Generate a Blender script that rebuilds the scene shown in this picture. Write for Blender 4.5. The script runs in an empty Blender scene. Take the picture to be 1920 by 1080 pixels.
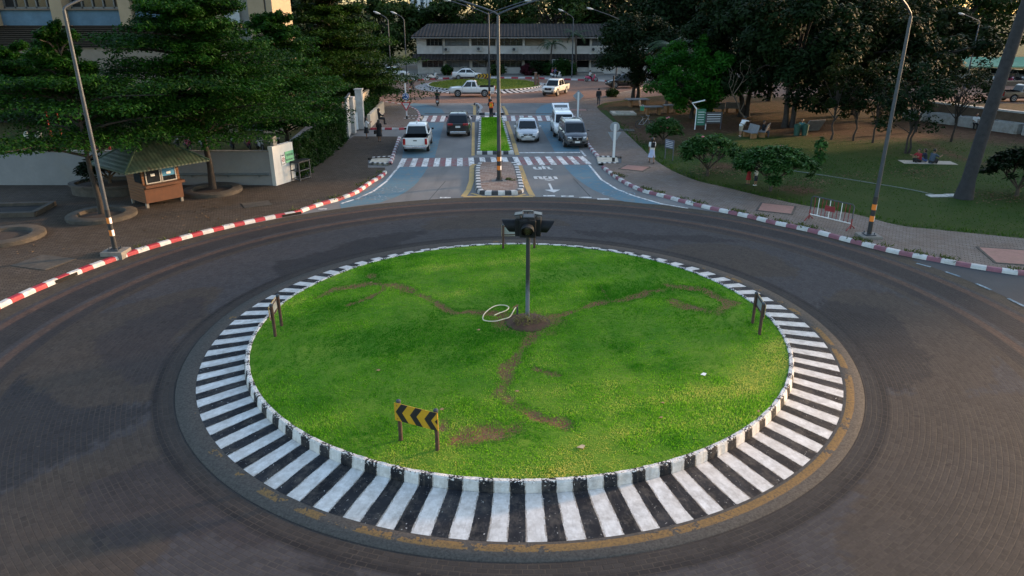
import bpy, bmesh, math, random
import numpy as np
from mathutils import Vector, Matrix
R_ = math.radians
SC = bpy.context.scene
random.seed(7); RNG = np.random.default_rng(7)

# ------------------------------------------------------------------ camera, sky, sun, exposure
CAM_H, PITCH, FPX = 9.1, R_(21.4), 1325.0
cam_d = bpy.data.cameras.new('camera'); cam = bpy.data.objects.new('camera', cam_d)
SC.collection.objects.link(cam); SC.camera = cam
cam.location = (0, 0, CAM_H); cam.rotation_euler = (R_(90) - PITCH, 0, 0)
cam_d.sensor_width = 36.0; cam_d.lens = 36.0 * FPX / 1920.0; cam_d.clip_end = 3000; cam_d.clip_start = 0.1
SUN_EL = R_(11); SUN_DIR = Vector((0.913 * math.cos(SUN_EL), 0.408 * math.cos(SUN_EL), math.sin(SUN_EL))).normalized()
world = bpy.data.worlds.new('World'); SC.world = world; world.use_nodes = True
wn = world.node_tree.nodes; bg = wn['Background']
sky = wn.new('ShaderNodeTexSky'); sky.sky_type = 'NISHITA'; sky.sun_disc = False
sky.sun_elevation = SUN_EL; sky.sun_rotation = math.atan2(SUN_DIR.x, SUN_DIR.y)
sky.air_density = 1.0; sky.dust_density = 1.6; sky.ozone_density = 1.0
world.node_tree.links.new(sky.outputs[0], bg.inputs[0]); bg.inputs[1].default_value = 0.15
sun_d = bpy.data.lights.new('sun', 'SUN'); sun = bpy.data.objects.new('sun', sun_d); SC.collection.objects.link(sun)
sun_d.energy = 2.1; sun_d.angle = R_(3); sun_d.color = (1.0, 0.62, 0.34)
sun.rotation_euler = SUN_DIR.to_track_quat('Z', 'Y').to_euler(); sun.location = (60, 30, 60)
vs = SC.view_settings; vs.view_transform = 'Standard'; vs.look = 'None'; vs.gamma = 1.0; vs.exposure = 1.85
SC.cycles.max_bounces = 6; SC.cycles.transparent_max_bounces = 4

# ------------------------------------------------------------------ helpers
_c, _s = math.cos(PITCH), math.sin(PITCH)
def G(px, py, z=0.0):
    """ground point (at height z) that the photograph shows at pixel px, py (1920 wide)"""
    u = (px - 960) / FPX; v = -(py - 540) / FPX
    Y = _c + v * _s; Z = -_s + v * _c; t = (z - CAM_H) / Z
    return (u * t, Y * t)
def GP(pts, z=0.0): return [G(x, y, z) for x, y in pts]
def Zat(pos, py):
    """height of the point above pos seen at image row py"""
    a = PITCH - math.atan((540 - py) / FPX)
    return CAM_H - pos[1] * math.tan(a)
def dist_scale(pos, z=0): return (pos[1] * _c + (CAM_H - z) * _s) / FPX      # metres per photo pixel

class MB:
    def __init__(s): s.v = []; s.f = []; s.m = []
    def add(s, vs_, fs, mi=0):
        n = len(s.v); s.v += [tuple(p) for p in vs_]
        for f in fs: s.f.append(tuple(i + n for i in f)); s.m.append(mi)
    def box(s, c, d, rz=0, mi=0, M=None):
        hx, hy, hz = d[0] / 2, d[1] / 2, d[2] / 2
        P = [Vector((x, y, z)) for z in (-hz, hz) for x, y in ((-hx, -hy), (hx, -hy), (hx, hy), (-hx, hy))]
        A = Matrix.Rotation(rz, 4, 'Z') if M is None else M.to_3x3().to_4x4()
        P = [A @ p + Vector(c) for p in P]
        s.add(P, [(3, 2, 1, 0), (4, 5, 6, 7), (0, 1, 5, 4), (1, 2, 6, 5), (2, 3, 7, 6), (3, 0, 4, 7)], mi)
    def tube(s, pts, r, seg=8, mi=0, cap=True):
        pts = [Vector(p) for p in pts]; n = len(pts)
        rr = r if isinstance(r, (list, tuple)) else [r] * n
        ref = None; base = len(s.v); V = []; Fs = []
        for i, p in enumerate(pts):
            d = (pts[min(i + 1, n - 1)] - pts[max(i - 1, 0)])
            d = d.normalized() if d.length > 1e-9 else Vector((0, 0, 1))
            if ref is None: ref = Vector((1, 0, 0)) if abs(d.x) < .8 else Vector((0, 1, 0))
            a = (ref - d * ref.dot(d)); a = a.normalized() if a.length > 1e-6 else d.orthogonal().normalized()
            ref = a; b = d.cross(a)
            for k in range(seg):
                t = 2 * math.pi * k / seg; V.append(p + (a * math.cos(t) + b * math.sin(t)) * rr[i])
        for i in range(n - 1):
            for k in range(seg):
                k2 = (k + 1) % seg; Fs.append((i * seg + k, i * seg + k2, (i + 1) * seg + k2, (i + 1) * seg + k))
        if cap: Fs += [tuple(reversed(range(seg))), tuple((n - 1) * seg + k for k in range(seg))]
        s.add(V, Fs, mi)
    def lathe(s, prof, c=(0, 0, 0), seg=16, mi=0, M=None):
        """prof: (r, z) pairs bottom to top"""
        V = []; Fs = []; n = len(prof)
        for r, z in prof:
            for k in range(seg):
                t = 2 * math.pi * k / seg; p = Vector((r * math.cos(t), r * math.sin(t), z))
                if M: p = M @ p
                V.append(p + Vector(c))
        for i in range(n - 1):
            for k in range(seg):
                k2 = (k + 1) % seg; Fs.append((i * seg + k, i * seg + k2, (i + 1) * seg + k2, (i + 1) * seg + k))
        Fs += [tuple(reversed(range(seg))), tuple((n - 1) * seg + k for k in range(seg))]
        s.add(V, Fs, mi)
    def prism(s, poly, z0, z1, mi=0, mside=None):
        n = len(poly)
        if sum(poly[i][0] * poly[(i + 1) % n][1] - poly[(i + 1) % n][0] * poly[i][1] for i in range(n)) < 0: poly = poly[::-1]
        V = [(x, y, z0) for x, y in poly] + [(x, y, z1) for x, y in poly]
        s.add(V, [tuple(range(n, 2 * n)), tuple(reversed(range(n)))], mi)
        s.add(V, [(i, (i + 1) % n, n + (i + 1) % n, n + i) for i in range(n)], mi if mside is None else mside)
    def sheet(s, poly, z, mi=0):
        n = len(poly)
        if sum(poly[i][0] * poly[(i + 1) % n][1] - poly[(i + 1) % n][0] * poly[i][1] for i in range(n)) < 0: poly = poly[::-1]
        s.add([(x, y, z) for x, y in poly], [tuple(range(n))], mi)
    def plate(s, poly, M, t=.01, mi=0):
        """flat polygon in the local xy plane of M, thickness t along its z"""
        n = len(poly)
        if sum(poly[i][0] * poly[(i + 1) % n][1] - poly[(i + 1) % n][0] * poly[i][1] for i in range(n)) < 0: poly = poly[::-1]
        V = [M @ Vector((x, y, 0)) for x, y in poly] + [M @ Vector((x, y, t)) for x, y in poly]
        s.add(V, [tuple(range(n, 2 * n)), tuple(reversed(range(n)))] + [(i, (i + 1) % n, n + (i + 1) % n, n + i) for i in range(n)], mi)
    def capsule(s, p0, p1, r0, r1, seg=10, mi=0):
        p0, p1 = Vector(p0), Vector(p1); d = p1 - p0; L = d.length
        d = d.normalized() if L > 1e-6 else Vector((0, 0, 1))
        pts = []; rr = []
        for a in (-88, -55, -25): pts.append(p0 + d * r0 * math.sin(R_(a))); rr.append(r0 * math.cos(R_(a)))
        pts.append(p0); rr.append(r0); pts.append(p1); rr.append(r1)
        for a in (25, 55, 88): pts.append(p1 + d * r1 * math.sin(R_(a))); rr.append(r1 * math.cos(R_(a)))
        s.tube(pts, rr, seg, mi)
    def build(s, name, mats, parent=None, smooth=None, bevel=0, loc=None, rz=0):
        me = bpy.data.meshes.new(name); me.from_pydata(s.v, [], s.f)
        mats = mats if isinstance(mats, (list, tuple)) else [mats]
        for m_ in mats: me.materials.append(m_)
        me.polygons.foreach_set('material_index', s.m)
        if bevel or any(len(f) > 4 for f in s.f):
            bm = bmesh.new(); bm.from_mesh(me)
            if bevel:
                bmesh.ops.remove_doubles(bm, verts=bm.verts, dist=1e-5)
                ed = [e for e in bm.edges if len(e.link_faces) == 2 and e.calc_face_angle(0) > R_(28)]
                bmesh.ops.bevel(bm, geom=ed, offset=bevel, segments=2, affect='EDGES', profile=.6, clamp_overlap=True)
            ng = [f for f in bm.faces if len(f.verts) > 4]
            if ng: bmesh.ops.triangulate(bm, faces=ng)
            bm.to_mesh(me); bm.free()
        if smooth is not None:
            me.polygons.foreach_set('use_smooth', [True] * len(me.polygons)); me.set_sharp_from_angle(angle=R_(smooth))
        o = bpy.data.objects.new(name, me); SC.collection.objects.link(o)
        if parent: o.parent = parent
        if loc is not None: o.location = loc
        if rz: o.rotation_euler = (0, 0, rz)
        return o

def tag(o, label=None, cat=None, group=None, kind=None):
    if label: o['label'] = label
    if cat: o['category'] = cat
    if group: o['group'] = group
    if kind: o['kind'] = kind
    return o
def thing(name, label, cat, loc=(0, 0, 0), rz=0, group=None):
    o = bpy.data.objects.new(name, None); SC.collection.objects.link(o); o.empty_display_size = .2
    o.location = loc if len(loc) == 3 else (loc[0], loc[1], 0); o.rotation_euler = (0, 0, rz)
    return tag(o, label, cat, group)
def dup(o, loc=None, rz=None, label=None, parent=None):
    c = o.copy(); SC.collection.objects.link(c)
    if parent: c.parent = parent
    if loc is not None: c.location = loc if len(loc) == 3 else (loc[0], loc[1], 0)
    if rz is not None: c.rotation_euler = (0, 0, rz)
    if label: c['label'] = label
    for ch in list(o.children): dup(ch, parent=c)
    return c
def struct(o): o['kind'] = 'structure'; return o
def evaluate(o):
    dg = bpy.context.evaluated_depsgraph_get(); dg.update()
    me = bpy.data.meshes.new_from_object(o.evaluated_get(dg)); old = o.data
    o.modifiers.clear(); o.data = me; bpy.data.meshes.remove(old); return o

def spline(pts, n=8, closed=False):
    """Catmull-Rom through 2-D/3-D points"""
    P = [Vector(p) for p in pts]; out = []; N = len(P)
    for i in range(N if closed else N - 1):
        if closed: a, b, c, d = P[i - 1], P[i], P[(i + 1) % N], P[(i + 2) % N]
        else: a, b, c, d = P[max(i - 1, 0)], P[i], P[i + 1], P[min(i + 2, N - 1)]
        for k in range(n):
            t = k / n
            out.append(.5 * ((2 * b) + (c - a) * t + (2 * a - 5 * b + 4 * c - d) * t * t + (3 * b - a - 3 * c + d) * t ** 3))
    if not closed: out.append(P[-1])
    return out
def resample(pts, step):
    P = [Vector(p) for p in pts]; out = [P[0].copy()]; acc = 0
    for a, b in zip(P[:-1], P[1:]):
        L = (b - a).length; pos = step - acc
        while pos <= L: out.append(a + (b - a) * (pos / L)); pos += step
        acc = L - (pos - step)
    return out
def offset(pts, d):
    """offset a 2-D polyline to its left by d"""
    P = [Vector((p[0], p[1])) for p in pts]; out = []
    for i in range(len(P)):
        t = (P[min(i + 1, len(P) - 1)] - P[max(i - 1, 0)]).normalized()
        out.append(P[i] + Vector((-t.y, t.x)) * d)
    return out
def inpoly(px, py, poly):
    """vectorised point in polygon"""
    r = np.zeros(px.shape, bool); n = len(poly); j = n - 1
    for i in range(n):
        xi, yi = poly[i][0], poly[i][1]; xj, yj = poly[j][0], poly[j][1]
        c = ((yi > py) != (yj > py)) & (px < (xj - xi) * (py - yi) / (yj - yi + 1e-12) + xi)
        r ^= c; j = i
    return r
def segdist(px, py, pts):
    d = np.full(px.shape, 1e9)
    for a, b in zip(pts[:-1], pts[1:]):
        vx, vy = b[0] - a[0], b[1] - a[1]; L = vx * vx + vy * vy + 1e-9
        t = np.clip(((px - a[0]) * vx + (py - a[1]) * vy) / L, 0, 1)
        d = np.minimum(d, np.hypot(px - a[0] - t * vx, py - a[1] - t * vy))
    return d

# ------------------------------------------------------------------ materials
class NT:
    def __init__(s, name):
        s.mat = bpy.data.materials.new(name); s.mat.use_nodes = True; s.t = s.mat.node_tree; s.n = s.t.nodes
        s.b = s.n['Principled BSDF']
    def node(s, typ, **k):
        n = s.n.new(typ)
        for a, b in k.items(): setattr(n, a, b)
        return n
    def L(s, a, b): s.t.links.new(a, b)
    def val(s, inp, v):
        if hasattr(v, 'is_output') or isinstance(v, bpy.types.NodeSocket): s.L(v, inp)
        else: inp.default_value = v
    def math(s, op, a, b=0.0, clamp=False, c=None):
        n = s.node('ShaderNodeMath', operation=op, use_clamp=clamp); s.val(n.inputs[0], a); s.val(n.inputs[1], b)
        if c is not None: s.val(n.inputs[2], c)
        return n.outputs[0]
    def mix(s, f, a, b, blend='MIX'):
        n = s.node('ShaderNodeMix', data_type='RGBA', blend_type=blend)
        s.val(n.inputs[0], f); s.val(n.inputs[6], a if not isinstance(a, tuple) else (*a, 1)[:4]); s.val(n.inputs[7], b if not isinstance(b, tuple) else (*b, 1)[:4])
        return n.outputs[2]
    def noise(s, scale, detail=4, rough=.55, vec=None, out=0):
        n = s.node('ShaderNodeTexNoise'); n.inputs['Scale'].default_value = scale; n.inputs['Detail'].default_value = detail
        n.inputs['Roughness'].default_value = rough
        if vec is not None: s.L(vec, n.inputs['Vector'])
        return n.outputs[out]
    def ramp(s, f, a, b, c0=(0, 0, 0), c1=(1, 1, 1)):
        n = s.node('ShaderNodeValToRGB'); s.L(f, n.inputs[0]); e = n.color_ramp.elements
        e[0].position = a; e[1].position = b; e[0].color = (*c0, 1); e[1].color = (*c1, 1); return n.outputs[0]
    def mapr(s, f, a, b, c=0., d=1.):
        n = s.node('ShaderNodeMapRange'); s.val(n.inputs[0], f)
        for i, v in enumerate((a, b, c, d)): n.inputs[i + 1].default_value = v
        return n.outputs[0]
    def pos(s): return s.node('ShaderNodeNewGeometry').outputs['Position']
    def obj(s): return s.node('ShaderNodeTexCoord').outputs['Object']
    def attr(s, name, out='Fac'): return s.node('ShaderNodeAttribute', attribute_name=name).outputs[out]
    def bump(s, h, strength=.3, dist=.02):
        n = s.node('ShaderNodeBump'); n.inputs['Strength'].default_value = strength; n.inputs['Distance'].default_value = dist
        s.L(h, n.inputs['Height']); s.L(n.outputs[0], s.b.inputs['Normal'])
    def set(s, col=None, rough=.6, metal=0, spec=.5, coat=0):
        if col is not None: s.val(s.b.inputs['Base Color'], (*col, 1)[:4] if isinstance(col, tuple) else col)
        s.val(s.b.inputs['Roughness'], rough); s.val(s.b.inputs['Metallic'], metal)
        s.b.inputs['Specular IOR Level'].default_value = spec; s.b.inputs['Coat Weight'].default_value = coat
        return s.mat
_MC = {}
def M(name, col=(.5, .5, .5), rough=.6, metal=0, var=.25, scale=6., bump=0., spec=.5, coat=0, dirt=0., dirtcol=(.12, .09, .06), world_=True):
    """plain weathered surface: colour varied by two noises, optional dirt and bump"""
    if name in _MC: return _MC[name]
    t = NT(name); v = t.obj()
    n1 = t.noise(scale, 5, .6, v); n2 = t.noise(scale * 7, 4, .6, v)
    dark = tuple(c * (1 - var) for c in col); lite = tuple(min(1, c * (1 + var * .6)) for c in col)
    c = t.mix(t.mapr(n1, .3, .7), dark, lite)
    c = t.mix(t.mapr(n2, .35, .75, 0, .35), c, tuple(x * (1 - var) for x in col))
    if dirt: c = t.mix(t.mapr(t.noise(scale * .6, 6, .7, v), .5, .72, 0, dirt), c, dirtcol)
    if bump: t.bump(n2, bump, .01)
    _MC[name] = t.set(c, t.mapr(n2, .3, .7, max(rough - .08, .02), min(rough + .1, 1)), metal, spec, coat); return _MC[name]
# ------------------------------------------------------------------ special materials
CX, CY = 0.195, 19.38                       # centre of the near roundabout
FX, FY = -3.55, 95.0                       # centre of the far one
def polar(t, cx, cy):
    sp = t.node('ShaderNodeSeparateXYZ'); t.L(t.pos(), sp.inputs[0])
    x = t.math('SUBTRACT', sp.outputs[0], cx); y = t.math('SUBTRACT', sp.outputs[1], cy)
    r = t.math('SQRT', t.math('ADD', t.math('MULTIPLY', x, x), t.math('MULTIPLY', y, y)))
    return r, t.math('ARCTAN2', y, x)
def mat_paver_ring():
    t = NT('road pavers'); r, th = polar(t, CX, CY); H = .115
    row = t.math('FLOOR', t.math('DIVIDE', r, H)); rr = t.math('MULTIPLY', row, H)
    cb = t.node('ShaderNodeCombineXYZ'); t.L(t.math('ADD', t.math('MULTIPLY', th, rr), t.math('MULTIPLY', row, .37)), cb.inputs[0]); t.L(r, cb.inputs[1])
    br = t.node('ShaderNodeTexBrick', offset=.5); t.L(cb.outputs[0], br.inputs['Vector'])
    br.inputs['Scale'].default_value = 1; br.inputs['Brick Width'].default_value = .2; br.inputs['Row Height'].default_value = H
    br.inputs['Mortar Size'].default_value = .011; br.inputs['Mortar Smooth'].default_value = .3
    br.inputs['Color1'].default_value = (.78, .78, .78, 1); br.inputs['Color2'].default_value = (1.14, 1.12, 1.11, 1); br.inputs['Mortar'].default_value = (1, 1, 1, 1)
    tint = t.attr('tint', 'Color')
    c = t.mix(1.0, tint, br.outputs['Color'], 'MULTIPLY')
    p = t.pos(); n = t.noise(.45, 6, .65, p); n2 = t.noise(14, 4, .6, p)
    c = t.mix(t.mapr(n, .3, .75, 0, .45), c, (.05, .048, .05))
    c = t.mix(t.mapr(n2, .3, .8, 0, .35), c, (.026, .023, .022))
    mort = t.mix(t.mapr(t.noise(1.3, 5, .6, p), .35, .65), (.03, .026, .024), (.09, .075, .06))
    c = t.mix(t.math('MULTIPLY', br.outputs['Fac'], .4), c, mort)
    c = t.mix(t.mapr(t.noise(2.6, 3, .5, p), .68, .74, 0, .55), c, (.018, .017, .018)); c = t.mix(t.mapr(t.noise(7, 2, .5, p), .72, .76, 0, .5), c, (.11, .095, .08))
    t.bump(t.math('ADD', t.math('MULTIPLY', br.outputs['Fac'], -1), t.math('MULTIPLY', n2, .4)), .5, .012)
    return t.set(c, t.mapr(n2, .3, .7, .7, .9), spec=.1)
def mat_stripes(name, cx, cy, N, phase, wear=1.):
    """black and white paint by angle round a roundabout's centre, ragged and chipped"""
    t = NT(name); r, th = polar(t, cx, cy); p = t.pos()
    n = t.noise(6, 5, .7, p); n2 = t.noise(26, 3, .6, p); n3 = t.noise(1.2, 4, .6, p)
    a = t.math('ADD', t.math('MULTIPLY', th, N / (2 * math.pi)), phase); a = t.math('ADD', a, t.math('MULTIPLY', t.math('SUBTRACT', t.noise(.9, 2, .5, p), .5), .14))
    f = t.math('FRACT', a); d = t.math('ABSOLUTE', t.math('SUBTRACT', f, .5))          # 0 mid black .. .5 mid white
    d2 = t.math('ADD', d, t.math('MULTIPLY', t.math('SUBTRACT', n2, .5), .055 * wear))
    white = t.math('GREATER_THAN', d2, .238)
    edge = t.math('LESS_THAN', t.math('ABSOLUTE', t.math('SUBTRACT', d2, .248)), .028)    # bare concrete seen at a stripe's edge
    bare = t.math('MULTIPLY', edge, t.math('GREATER_THAN', n, .5))
    wcol = t.mix(t.mapr(n, .35, .7), (.44, .43, .42), (.70, .70, .70)); wcol = t.mix(t.mapr(n3, .35, .7, 0, .45), wcol, (.52, .48, .44))
    bcol = t.mix(t.mapr(n3, .3, .7), (.010, .011, .014), (.028, .03, .036))
    c = t.mix(white, bcol, wcol); c = t.mix(t.math('MULTIPLY', bare, .7), c, (.22, .19, .16))
    up = t.attr('chip')                                                               # chipped top edge of the kerb
    chip = t.math('GREATER_THAN', t.math('ADD', t.noise(17, 5, .7, p), t.math('MULTIPLY', up, .17)), .665)
    c = t.mix(chip, c, t.mix(t.math('GREATER_THAN', n2, .56), (.68, .66, .64), (.16, .13, .11)))
    c = t.mix(t.mapr(t.noise(3.5, 6, .75, p), .48, .72, 0, .42), c, (.17, .145, .12)); cs = t.node('ShaderNodeCombineXYZ'); t.L(t.math('MULTIPLY', th, 60), cs.inputs[0]); t.L(t.math('MULTIPLY', r, 1.1), cs.inputs[1]); c = t.mix(t.mapr(t.noise(1.5, 4, .7, cs.outputs[0]), .55, .75, 0, .4), c, (.13, .115, .1))
    t.bump(n2, .25, .01); return t.set(c, .75, spec=.1)
def mat_gutter():
    t = NT('gutter concrete'); p = t.pos(); r, th = polar(t, CX, CY)
    n = t.noise(1.1, 6, .7, p); n2 = t.noise(22, 4, .65, p)
    c = t.mix(t.mapr(n2, .3, .7), (.05, .046, .043), (.10, .092, .084))
    inr = t.math('MULTIPLY', t.math('GREATER_THAN', r, 9.07), t.math('LESS_THAN', t.math('ADD', r, t.math('MULTIPLY', n2, .1)), 9.31))
    sid = t.mapr(t.math('SINE', t.math('SUBTRACT', th, .7)), -.9, .3, .1, -.13)                             # the paint has survived best on one side
    pt = t.math('MULTIPLY', inr, t.math('GREATER_THAN', t.math('ADD', t.math('ADD', n, t.math('MULTIPLY', n2, .2)), sid), .63))
    c = t.mix(t.math('MULTIPLY', pt, t.mapr(n2, .35, .65, .3, .75)), c, (.26, .15, .045))
    t.bump(n2, .3, .01); return t.set(c, .9, spec=.08)
def mat_brickpave(name, ang, c1, c2, mort, w=.2, h=.1, dirt=(.12, .085, .055), da=.6):
    t = NT(name); p = t.pos(); mp = t.node('ShaderNodeMapping'); t.L(p, mp.inputs[0]); mp.inputs['Rotation'].default_value = (0, 0, ang)
    br = t.node('ShaderNodeTexBrick', offset=.5); t.L(mp.outputs[0], br.inputs['Vector']); br.inputs['Scale'].default_value = 1
    br.inputs['Brick Width'].default_value = w; br.inputs['Row Height'].default_value = h; br.inputs['Mortar Size'].default_value = .012
    for k, v in (('Color1', c1), ('Color2', c2), ('Mortar', mort)): br.inputs[k].default_value = (*v, 1)
    n = t.noise(.6, 6, .65, p); n2 = t.noise(11, 4, .6, p)
    c = t.mix(t.mapr(n, .42, .72, 0, da), br.outputs['Color'], dirt); c = t.mix(t.mapr(n2, .35, .75, 0, .4), c, tuple(x * .55 for x in c1))
    t.bump(t.math('ADD', t.math('MULTIPLY', br.outputs['Fac'], -1), n2), .5, .015); return t.set(c, .9, spec=.08)
def mat_asphalt(name, a, b, sc=1.):
    t = NT(name); p = t.pos(); n = t.noise(.35 * sc, 6, .6, p); n2 = t.noise(40, 3, .6, p); mp = t.node('ShaderNodeMapping'); t.L(p, mp.inputs[0])
    mp.inputs['Scale'].default_value = (1.1, .12, 1); st = t.noise(1.4, 4, .6, mp.outputs[0])      # tyre streaks along the road
    c = t.mix(t.mapr(n, .3, .7), a, b); c = t.mix(t.mapr(st, .5, .75, 0, .4), c, tuple(x * .6 for x in a))
    c = t.mix(t.mapr(n2, .3, .75, 0, .45), c, tuple(x * .6 for x in a)); t.bump(n2, .35, .008); return t.set(c, .85, spec=.15)
def mat_worn(name, col, under, amt=.5, sc=5.):
    t = NT(name); p = t.pos(); n = t.noise(sc, 6, .75, p); n2 = t.noise(.8, 4, .6, p); n3 = t.noise(35, 3, .6, p)
    c = t.mix(t.mapr(n2, .3, .7, 0, .3), col, tuple(x * .7 for x in col))
    f = t.mapr(t.math('ADD', n, t.math('MULTIPLY', n2, .35)), 1.0 - amt * .75, 1.0 - amt * .75 + .1)
    c = t.mix(t.math('MULTIPLY', f, .85), c, under); c = t.mix(t.mapr(n3, .4, .7, 0, .25), c, under); return t.set(c, .8, spec=.15)
def mat_soilgrass(name, g1, g2, soil, attr='soil', sc=1.):
    t = NT(name); p = t.pos(); n = t.noise(.9 * sc, 6, .65, p); n2 = t.noise(16, 5, .7, p); n3 = t.noise(3.2, 5, .65, p)
    g = t.mix(t.mapr(n, .3, .7), g1, g2); g = t.mix(t.mapr(n2, .35, .7, 0, .6), g, tuple(x * .45 for x in g1))
    s_ = t.mix(t.mapr(n2, .3, .7), tuple(x * .55 for x in soil), soil); s_ = t.mix(t.mapr(n3, .5, .75, 0, .5), s_, (.2, .15, .09))
    f = t.mapr(t.math('ADD', t.attr(attr), t.math('MULTIPLY', t.math('SUBTRACT', n3, .5), 1.3)), .28, .8)
    c = t.mix(f, g, s_); t.bump(n2, .9, .03); return t.set(c, .9, spec=.1)
def mat_leaf(name, c1, c2, trans=.25, rough=.65):
    """leaf: colour between c1 and c2 by a random value each leaf carries, a little light passes through"""
    t = NT(name); c = t.mix(t.attr('tint'), c1, c2); t.set(c, rough, spec=.12)
    tr = t.node('ShaderNodeBsdfTranslucent'); t.L(c, tr.inputs[0]); mx = t.node('ShaderNodeMixShader'); mx.inputs[0].default_value = trans
    t.L(t.b.outputs[0], mx.inputs[1]); t.L(tr.outputs[0], mx.inputs[2]); t.L(mx.outputs[0], t.n['Material Output'].inputs[0]); return t.mat

WHITE = M('white paint', (.78, .78, .77), .6, var=.12, dirt=.35, scale=2.5); BLACKP = M('black paint', (.02, .021, .024), .55, var=.4)
KRED = M('red kerb paint', (.33, .015, .03), .6, var=.25, dirt=.3, scale=3); KPLUM = M('faded plum kerb paint', (.23, .085, .115), .65, var=.25, dirt=.35, scale=3)
KWHITE = M('white kerb paint', (.52, .51, .5), .6, var=.15, dirt=.5, scale=3); KBLACK = M('black kerb paint', (.028, .03, .036), .6, var=.4, scale=8)
CONC = M('concrete', (.2, .185, .165), .85, var=.3, bump=.3, dirt=.5, scale=3); CONCD = M('dark concrete', (.055, .048, .04), .85, var=.35, bump=.3, dirt=.5, scale=3)
STEEL = M('galvanised steel', (.06, .07, .085), .5, metal=.35, var=.25, scale=4); DKSTEEL = M('dark steel', (.03, .033, .04), .5, metal=.3, var=.3)
RUST = M('rusty brown steel', (.07, .035, .025), .75, var=.5, scale=9)

# ------------------------------------------------------------------ the setting
def gridmesh(name, X, Y, Z, F, mat, attrs=(), smooth=True):
    me = bpy.data.meshes.new(name); n = len(X); co = np.empty((n, 3)); co[:, 0] = X; co[:, 1] = Y; co[:, 2] = Z
    me.from_pydata(co.tolist(), [], F); me.materials.append(mat)
    for nm, typ, val in attrs:
        a = me.attributes.new(nm, typ, 'POINT')
        if typ == 'FLOAT': a.data.foreach_set('value', np.ascontiguousarray(val, dtype=np.float32))
        else: a.data.foreach_set('color', np.ascontiguousarray(np.c_[val, np.ones(n)], dtype=np.float32).ravel())
    if smooth: me.polygons.foreach_set('use_smooth', [True] * len(me.polygons))
    o = bpy.data.objects.new(name, me); SC.collection.objects.link(o); return o
def polargrid(cx, cy, rs, nth):
    th = np.arange(nth) * 2 * np.pi / nth; R2, T2 = np.meshgrid(rs, th, indexing='ij')
    X = (cx + R2 * np.cos(T2)).ravel(); Y = (cy + R2 * np.sin(T2)).ravel(); F = []
    for i in range(len(rs) - 1):
        for k in range(nth):
            k2 = (k + 1) % nth; F.append((i * nth + k, (i + 1) * nth + k, (i + 1) * nth + k2, i * nth + k2))
    return X, Y, R2.ravel(), F

m_ground = mat_soilgrass('bare ground', (.05, .06, .022), (.08, .075, .03), (.13, .08, .045), 'none')
gm = MB(); gm.sheet([(-1500, -400), (1500, -400), (1500, 2500), (-1500, 2500)], -.05); struct(gm.build('ground', m_ground))

# near roundabout: the pavers are laid in rings; their colour pattern is stored per point
PAV = mat_paver_ring()
rs = np.concatenate([np.arange(9.5, 17.6, .1)]); X, Y, RR, F = polargrid(CX, CY, rs, 560)
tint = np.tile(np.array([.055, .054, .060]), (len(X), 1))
def _fb(X, Y, sc, seed):
    r = np.random.default_rng(seed); s = np.zeros(X.shape)
    for o_ in range(4):
        for _ in range(4):
            a = r.uniform(0, 6.28); k = sc * 1.9 ** o_ * r.uniform(.7, 1.3); s += np.sin((X * np.cos(a) + Y * np.sin(a)) * k + r.uniform(0, 6.28)) * .6 ** o_
    return s / 4
JX, JY = .28 * _fb(X, Y, 1.6, 51) + RNG.normal(0, .07, len(X)), .28 * _fb(X, Y, 1.6, 52) + RNG.normal(0, .07, len(X))
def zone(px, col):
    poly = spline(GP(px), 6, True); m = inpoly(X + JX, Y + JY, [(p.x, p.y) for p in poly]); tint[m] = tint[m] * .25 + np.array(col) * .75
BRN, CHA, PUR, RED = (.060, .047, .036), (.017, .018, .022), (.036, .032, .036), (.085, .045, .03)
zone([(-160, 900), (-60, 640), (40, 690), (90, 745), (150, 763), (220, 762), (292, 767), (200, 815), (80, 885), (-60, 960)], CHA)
zone([(45, 690), (90, 745), (170, 765), (262, 757), (325, 720), (330, 660), (400, 575), (420, 540), (330, 548), (220, 575), (110, 625)], BRN)
zone([(190, 690), (185, 650), (235, 605), (320, 570), (395, 560), (330, 640), (310, 700), (240, 720)], PUR)
zone([(-80, 990), (90, 890), (280, 790), (340, 800), (420, 900), (330, 1000), (200, 1100), (-60, 1150)], BRN)
zone([(140, 940), (250, 880), (360, 870), (480, 960), (520, 1000), (470, 1030), (300, 1000), (170, 1010)], PUR)
zone([(560, 1085), (590, 1050), (650, 1062), (640, 1080), (700, 1120), (560, 1130)], CHA)
zone([(1420, 1015), (1460, 1020), (1560, 1090), (1600, 1180), (1500, 1200), (1440, 1080)], PUR)
zone([(1560, 545), (1680, 555), (1790, 600), (1860, 650), (1872, 690), (1838, 718), (1790, 732), (1700, 735), (1600, 720), (1540, 640)], BRN)
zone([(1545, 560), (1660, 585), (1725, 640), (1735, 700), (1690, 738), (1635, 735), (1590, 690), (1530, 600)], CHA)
zone([(1640, 760), (1840, 730), (1990, 760), (2060, 900), (1900, 1100), (1650, 1150), (1560, 1000), (1610, 880)], BRN)
zone([(1230, 478), (1300, 455), (1420, 470), (1500, 505), (1440, 520), (1330, 500)], BRN)
zone([(790, 425), (850, 405), (930, 402), (1040, 412), (1070, 424), (960, 424), (860, 432)], BRN)
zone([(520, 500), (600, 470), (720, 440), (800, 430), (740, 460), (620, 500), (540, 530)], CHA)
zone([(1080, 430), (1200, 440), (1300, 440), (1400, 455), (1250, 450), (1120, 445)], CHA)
Ang = np.arctan2(Y - CY, X - CX)
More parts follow.
